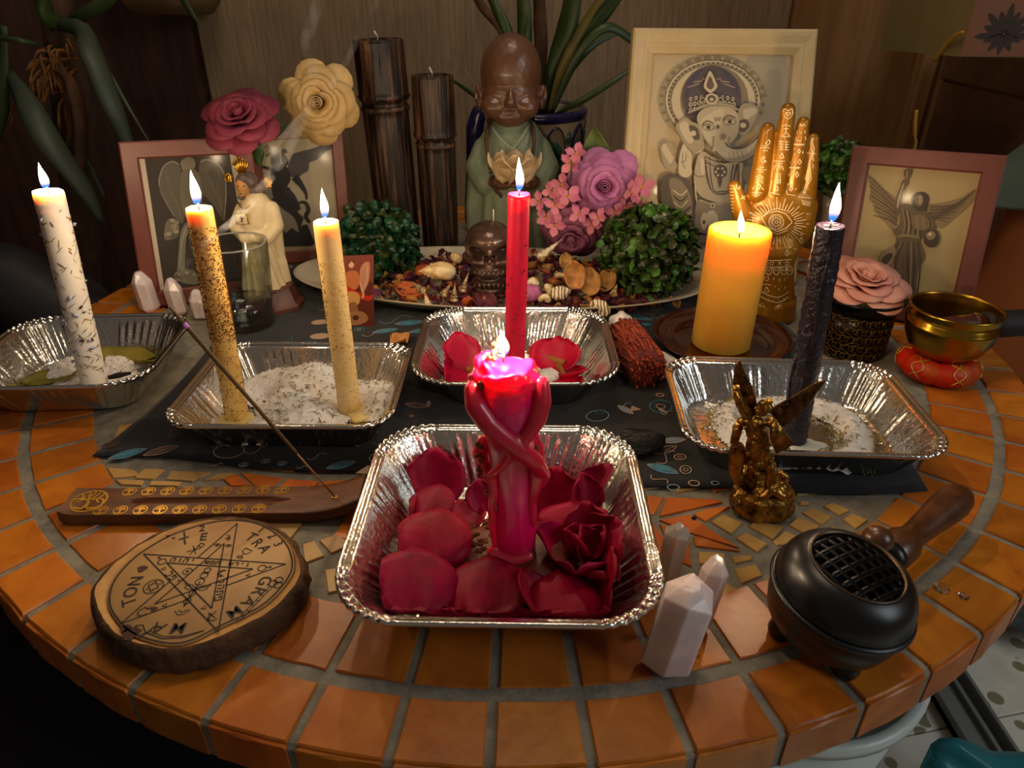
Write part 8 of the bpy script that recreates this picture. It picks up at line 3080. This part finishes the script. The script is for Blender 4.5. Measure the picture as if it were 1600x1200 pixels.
# ================================================================== things at the edges of the room
M['armchair'] = mat('black_leather', '#242326', .5, bump=.12, bscale=120, spec=.4)
chr_ = thing('armchair', 'black padded armchair in the dark at the left behind the table', 'chair', (-.95, .55, FZ))
obj('seat', bevel_box((-1.0, .42, FZ + .18), (.60, 1.0, .22), .04), M['armchair'], chr_)
P = [np.array([-1.3, .99, .0]), np.array([-.95, .98, .0]), np.array([-.72, .95, -.03]), np.array([-.61, .92, -.09]), np.array([-.57, .90, -.18]), np.array([-.555, .90, -.40])]
prims = chain(P, [.06, .06, .06, .055, .05, .05], 16) + [bevel_box((-.96, .97, -.22), (.73, .07, .40), .03)]
obj('backrest', blob(prims, .008, 4, 'backrest'), M['armchair'], chr_)
for x, y in ((-1.2, -.05), (-.66, -.05), (-1.2, .9), (-.66, .9)):
  obj('leg', lathe([(.016, FZ + .002), (.020, FZ + .08), (.001, FZ + .08)], 16, (x, y, 0)), M['armchair'], chr_)
pf = thing('floor_darkener', 'black padded block added to keep the floor dark under the table front left', 'dark_filler', (-.42, .06, FZ))  # added dark block, stands in for the shade on the lower left floor
obj('cushion', bevel_box((-.37, .21, FZ + .20), (.62, .82, .16), .04), M['armchair'], pf)
for x, y in ((-.60, -.12), (-.13, -.12), (-.60, .54), (-.13, .54)):
  obj('leg', lathe([(.016, FZ + .002), (.020, FZ + .125), (.001, FZ + .125)], 16, (x, y, 0)), M['armchair'], pf)

M['shade'] = mat('beige_lacquer', '#6e5434', .5, col2='#5a4428', scale=8)
c0 = v(250, -6, WY - .10)
o = obj('wall_cupboard', bevel_box((c0[0], WY - .06, c0[2] + .18), (.155, .115, .42), .02), M['shade'])
tag(o, 'beige rounded cupboard hung high on the back wall at the top left', 'cupboard')

# shelf unit at the right with the gift bag and its reflection built as objects
M['shelf_brown'] = mat('brown_shelf', '#6a4a36', .40, col2='#58402f', scale=9, stretch=(.6, 5, 5), spec=.4)
sh_ = thing('shelf_unit', 'low brown wooden shelf unit at the right end of the room', 'shelf', (1.02, 1.18, FZ))
sz = v(1440, 92, 1.05)[2]
obj('shelf_board', bevel_box((1.02, 1.185, sz - .028), (.55, .30, .056), .004), M['shelf_brown'], sh_, smooth=False)
obj('shelf_board', bevel_box((1.02, 1.185, .078), (.55, .30, .02), .003), M['shelf_brown'], sh_, smooth=False)
for x in (.76, 1.28):
  obj('side_panel', bevel_box((x, 1.19, (sz + FZ) / 2 - .028), (.024, .28, sz - FZ - .058), .003), M['shelf_brown'], sh_, smooth=False)
obj('back_panel', bevel_box((1.02, 1.325, (sz + FZ) / 2 - .028), (.5, .012, sz - FZ - .06), .002), M['dark_wood'], sh_, smooth=False)
M['bag_side'] = mat('khaki_paper', '#77683f', .7)
M['bag_front'] = mat('copper_brown_paper', '#7a4a2c', .6)
M['bag_flock'] = mat('grey_flock_print', '#3c302c', .9)
M['cord'] = mat('cord_and_reflection', '#a87a14', .7)
bag = thing('gift_bag', 'khaki and copper gift bag with dark damask print and yellow cord, on the shelf', 'bag', (.93, 1.12, sz))
e0 = np.array([v(1497, 95, 1.065)[0], 1.065])     # near vertical edge of the bag
w1, w2 = np.array([.24, -.03]), np.array([-.055, .12])
quad = [e0, e0 + w1, e0 + w1 + w2, e0 + w2]
obj('bag_body', rings([[np.array([*q, sz + .0015]) for q in quad], [np.array([*(q + (.0)), sz + .26]) for q in quad]]), M['bag_side'], bag, smooth=False)
nf_ = np.array([w1[1], -w1[0]])
nf_ /= np.linalg.norm(nf_)

def bagp(u, h, lift=.0008):
  q = e0 + w1 * u + nf_ * lift
  return np.array([q[0], q[1], sz + h])

obj('front_panel', rings([[bagp(.0, .0025, .0002), bagp(1, .0025, .0002), bagp(1, .258, .0002), bagp(0, .258, .0002)], [bagp(.01, .0025), bagp(1, .0025), bagp(1, .258), bagp(.01, .258)]]), M['bag_front'], bag, smooth=False)
fk = MB()

def damask(u, h, s):
  for k in range(9):
    a = math.radians(90 + (k - 4) * 24)
    L = s * (1.0 if k % 2 == 0 else .8)
    P = [bagp(u + (L * t * math.cos(a)) / .24, h + L * t * math.sin(a), .0012) for t in np.linspace(.05, 1, 6)]
    up = np.array([nf_[0], nf_[1], 0])
    fk.add(tube2d(P, [s * .06, s * .10, s * .16, s * .22, s * .20, s * .05], .0, up=up))
  for k in range(5):
    a = math.radians(-90 + (k - 2) * 34)
    P = [bagp(u + (s * .7 * t * math.cos(a)) / .24, h + s * .7 * t * math.sin(a), .0012) for t in np.linspace(.05, 1, 6)]
    fk.add(tube2d(P, [s * .08, s * .12, s * .2, s * .24, s * .16, s * .04], .0, up=np.array([nf_[0], nf_[1], 0])))

for i in range(3):
  for j in range(4):
    damask(.20 + i * .33 + (.16 if j % 2 else 0), .03 + j * .062, .036)
obj('damask_print', fk, M['bag_flock'], bag, smooth=False, kind='stuff')
obj('cord_handle', tube(smooth_path([v(1460, 96, 1.10), v(1478, 70, 1.085), v(1495, 54, 1.07), v(1506, 50, 1.062)], 14), .0026, 8), M['cord'], bag)
# patterned bundle on the lower shelf, modelled in place of the gift bag reflection
M['reflection_mix'] = mat('grey_green_reflection', '#5a5a44', .85, col2='#4a2c24', scale=22, ramp=(.4, .6))
o = obj('bag_reflection', blob([bevel_box((.95, 1.12, .105), (.26, .15, .03), .01), bevel_box((.96, 1.12, .135), (.24, .14, .03), .01), ico((1.02, 1.10, .15), (.06, .04, .02), 2)], .004, 4, 'bag_reflection'), M['reflection_mix'])
tag(o, 'grey green patterned bundle standing in for the gift bag reflection on the lower shelf board', 'fabric')
o = obj('cord_and_reflection', tube(smooth_path([v(1432, 172, 1.02), v(1430, 190, 1.02), v(1429, 215, 1.02), v(1427, 240, 1.02), np.array([v(1427, 240, 1.02)[0], 1.02, .01])], 16), .0024, 8), M['cord'])  # modelled cord takes the place of the bag cord's reflection
tag(o, 'yellow cord standing in for the reflection of the bag cord behind the right frame', 'cord')

# draped cover at the right edge
def drape_mat():
  m = mat('orange_teal_throw', '#8a3208', .9, col2='#1e302c', scale=9, ramp=(.46, .54), detail=3, dist=1.5)
  nt = m.node_tree
  b = nt.nodes['Principled BSDF']
  base = b.inputs['Base Color'].links[0].from_socket
  tc = [n for n in nt.nodes if n.type == 'TEX_COORD'][0]
  sp = nd(nt, 'ShaderNodeSeparateXYZ')
  nt.links.new(tc.outputs['Object'], sp.inputs[0])
  ad = nd(nt, 'ShaderNodeMath', operation='MULTIPLY_ADD')
  nt.links.new(sp.outputs[0], ad.inputs[0])
  ad.inputs[1].default_value = -.9
  nt.links.new(sp.outputs[2], ad.inputs[2])
  cr = nd(nt, 'ShaderNodeValToRGB')
  cr.color_ramp.interpolation = 'CONSTANT'
  e = cr.color_ramp.elements
  e[0].position, e[0].color = 0, (0, 0, 0, 1)
  e[1].position, e[1].color = .5, (1, 1, 1, 1)
  mr = nd(nt, 'ShaderNodeMapRange')
  mr.inputs['From Min'].default_value = -.72
  mr.inputs['From Max'].default_value = -.52
  nt.links.new(ad.outputs[0], mr.inputs['Value'])
  nt.links.new(mr.outputs[0], cr.inputs[0])
  mx = nd(nt, 'ShaderNodeMix', data_type='RGBA')
  nt.links.new(cr.outputs[0], mx.inputs['Factor'])
  nt.links.new(base, mx.inputs['A'])
  mx.inputs['B'].default_value = lin('#9a4a0e')
  nt.links.new(mx.outputs['Result'], b.inputs['Base Color'])
  return m

M['drape'] = drape_mat()
M['drape_grey'] = mat('grey_green_throw', '#5c6450', .9, col2='#4a5244', scale=10)
vs, fs = [], []
n, m_ = 30, 26
for j in range(m_ + 1):
  for i in range(n + 1):
    x = .66 + .50 * i / n
    z = FZ + .02 + (.085 - FZ) * j / m_
    y = .955 + .010 * math.sin(x * 42 + z * 6) + .05 * (1 - j / m_) * -.5 - .02 * (i / n)
    vs.append((x + .10 * (j / m_ - .8), y, z))
for j in range(m_):
  for i in range(n):
    a = j * (n + 1) + i
    fs.append((a, a + 1, a + n + 2, a + n + 1))
dr_ = thing('draped_chair', 'chair back covered with an orange and dark teal patterned throw at the right edge', 'chair', (.9, 1.0, FZ))
thicken(obj('throw', (np.array(vs), fs), M['drape'], dr_), .004)
obj('chair_back', bevel_box((.99, 1.0, -.2), (.46, .03, .58), .01), M['dark_wood'], dr_, smooth=False)
vs = [(p[0], p[1] - .006, .085 + (p[2] - FZ) * .16) for p in vs]
thicken(obj('grey_throw', (np.array(vs), fs), M['drape_grey'], dr_), .003)
# pale blue plastic sheet beyond the table edge
M['blue_sheet'] = mat('pale_blue_plastic', '#5c7884', .3, col2='#48626c', scale=10, spec=.5)
pts_ = []
o = obj('plastic_bag', blob([ico((.77, .74, -.30), (.10, .10, .19), 3), ico((.80, .72, -.20), (.08, .07, .14), 3), ico((.73, .75, -.14), (.05, .06, .10), 3)], .007, 2, 'plastic_bag', lambda co: np.array([p + np.array([.010, .010, .006]) * nz(p, 22, 3) for p in co])), M['blue_sheet'])
tag(o, 'crumpled pale blue plastic bag on the floor beyond the table at the right', 'bag')

# bucket and teal bag on the floor at the front right
M['bucket'] = mat('pale_grey_plastic', '#c8d0ca', .35, spec=.5)
bR = .112
br_ = g(1462, 1080, -.12)
bkx, bky = .226, .414
bk = thing('bucket', 'pale grey plastic bucket on the floor under the table edge at the right', 'bucket', (bkx, bky, FZ))
obj('bucket_body', lathe([(.001, FZ + .002), (bR * .56, FZ + .002), (bR * .58, FZ + .008), (bR * .96, -.126), (bR * .925, -.126), (bR * .54, FZ + .012), (.001, FZ + .012)], 56, (bkx, bky, 0)), M['bucket'], bk)
obj('rim', lathe([(bR * .955, -.134), (bR * 1.0, -.132), (bR * 1.01, -.124), (bR * .98, -.119), (bR * .93, -.122)], 56, (bkx, bky, 0), cap=False), M['bucket'], bk)
M['teal'] = mat('teal_satin_fabric', '#0c8288', .42, col2='#08666e', scale=8, sheen=.2, spec=.5)
tx0 = g(1386, 1132, -.24)
vs, fs = [], []
n = 40
rs = []
for k in range(9):
  t = k / 8
  R_ = []
  for j in range(n):
    a = 2 * PI * j / n
    ca, sa_ = math.cos(a), math.sin(a)
    sx = abs(ca) ** .35 * math.copysign(1, ca)
    sy = abs(sa_) ** .35 * math.copysign(1, sa_)
    pz = FZ + .004 + (.256) * t
    w_ = .15 * (1 - .05 * t) + .006 * math.sin(7 * a + t * 5)
    d_ = .10 * (1 - .12 * t) + .006 * math.sin(5 * a + t * 8)
    R_.append(np.array([tx0[0] + .155 + w_ * sx, tx0[1] - .105 + d_ * sy, pz + (.012 * math.sin(a * 3 + 1) + .008 * math.sin(a * 7)) * t]))
  rs.append(R_)
for s_, dz in ((.9, -.004), (.6, -.012), (.2, -.016)):
  c_ = np.mean(rs[8], axis=0)
  rs.append([c_ + (p - c_) * s_ + np.array([0, 0, dz + .006 * math.sin(9 * i_ / n * 6.28)]) for i_, p in enumerate(rs[8])])
o = obj('teal_bag', rings(rs), M['teal'])
tag(o, 'teal satin fabric bag standing on the floor at the lower right corner', 'bag')

# ================================================================== smoke
def smoke_mat():
  m = bpy.data.materials.new('incense_smoke')
  m.use_nodes = True
  nt = m.node_tree
  nt.nodes.remove(nt.nodes['Principled BSDF'])
  vs_ = nd(nt, 'ShaderNodeVolumeScatter')
  vs_.inputs['Color'].default_value = (.9, .92, .95, 1)
  tc = nd(nt, 'ShaderNodeTexCoord')
  mp = nd(nt, 'ShaderNodeMapping')
  mp.inputs['Scale'].default_value = (1, 1, .25)
  no = nd(nt, 'ShaderNodeTexNoise', Scale=60.0, Detail=2.0)
  mr = nd(nt, 'ShaderNodeMapRange')
  mr.inputs['From Min'].default_value = .42
  mr.inputs['From Max'].default_value = .75
  mr.inputs['To Max'].default_value = 26.0
  nt.links.new(tc.outputs['Object'], mp.inputs[0])
  nt.links.new(mp.outputs[0], no.inputs['Vector'])
  nt.links.new(no.outputs['Fac'], mr.inputs['Value'])
  nt.links.new(mr.outputs[0], vs_.inputs['Density'])
  nt.links.new(vs_.outputs[0], nt.nodes['Material Output'].inputs['Volume'])
  return m

M['smoke'] = smoke_mat()
sb = MB()
SY0 = .60
for pts, rr in (([(268, 478, .43), (300, 400, .47), (380, 330, .55), (440, 250, .62), (470, 190, .66), (490, 120, .70), (480, 60, .74), (500, 0, .78), (505, -40, .8)], [.0012, .003, .0045, .006, .006, .006, .007, .008, .008]),
        ([(440, 300, .62), (420, 250, .62), (455, 200, .65), (520, 130, .68), (560, 60, .72), (590, 0, .74)], [.001, .004, .005, .004, .005, .005])):
  P = smooth_path([v(a, b_, Y) for a, b_, Y in pts], 40)
  R_ = np.interp(np.linspace(0, 1, 40), np.linspace(0, 1, len(rr)), rr)
  sb.add(tube(P, list(R_), 10, flat=.5))
o = obj('smoke', sb, M['smoke'], kind='stuff')
tag(o, 'thin wisps of incense smoke drifting up before the left frames and wall', 'smoke')
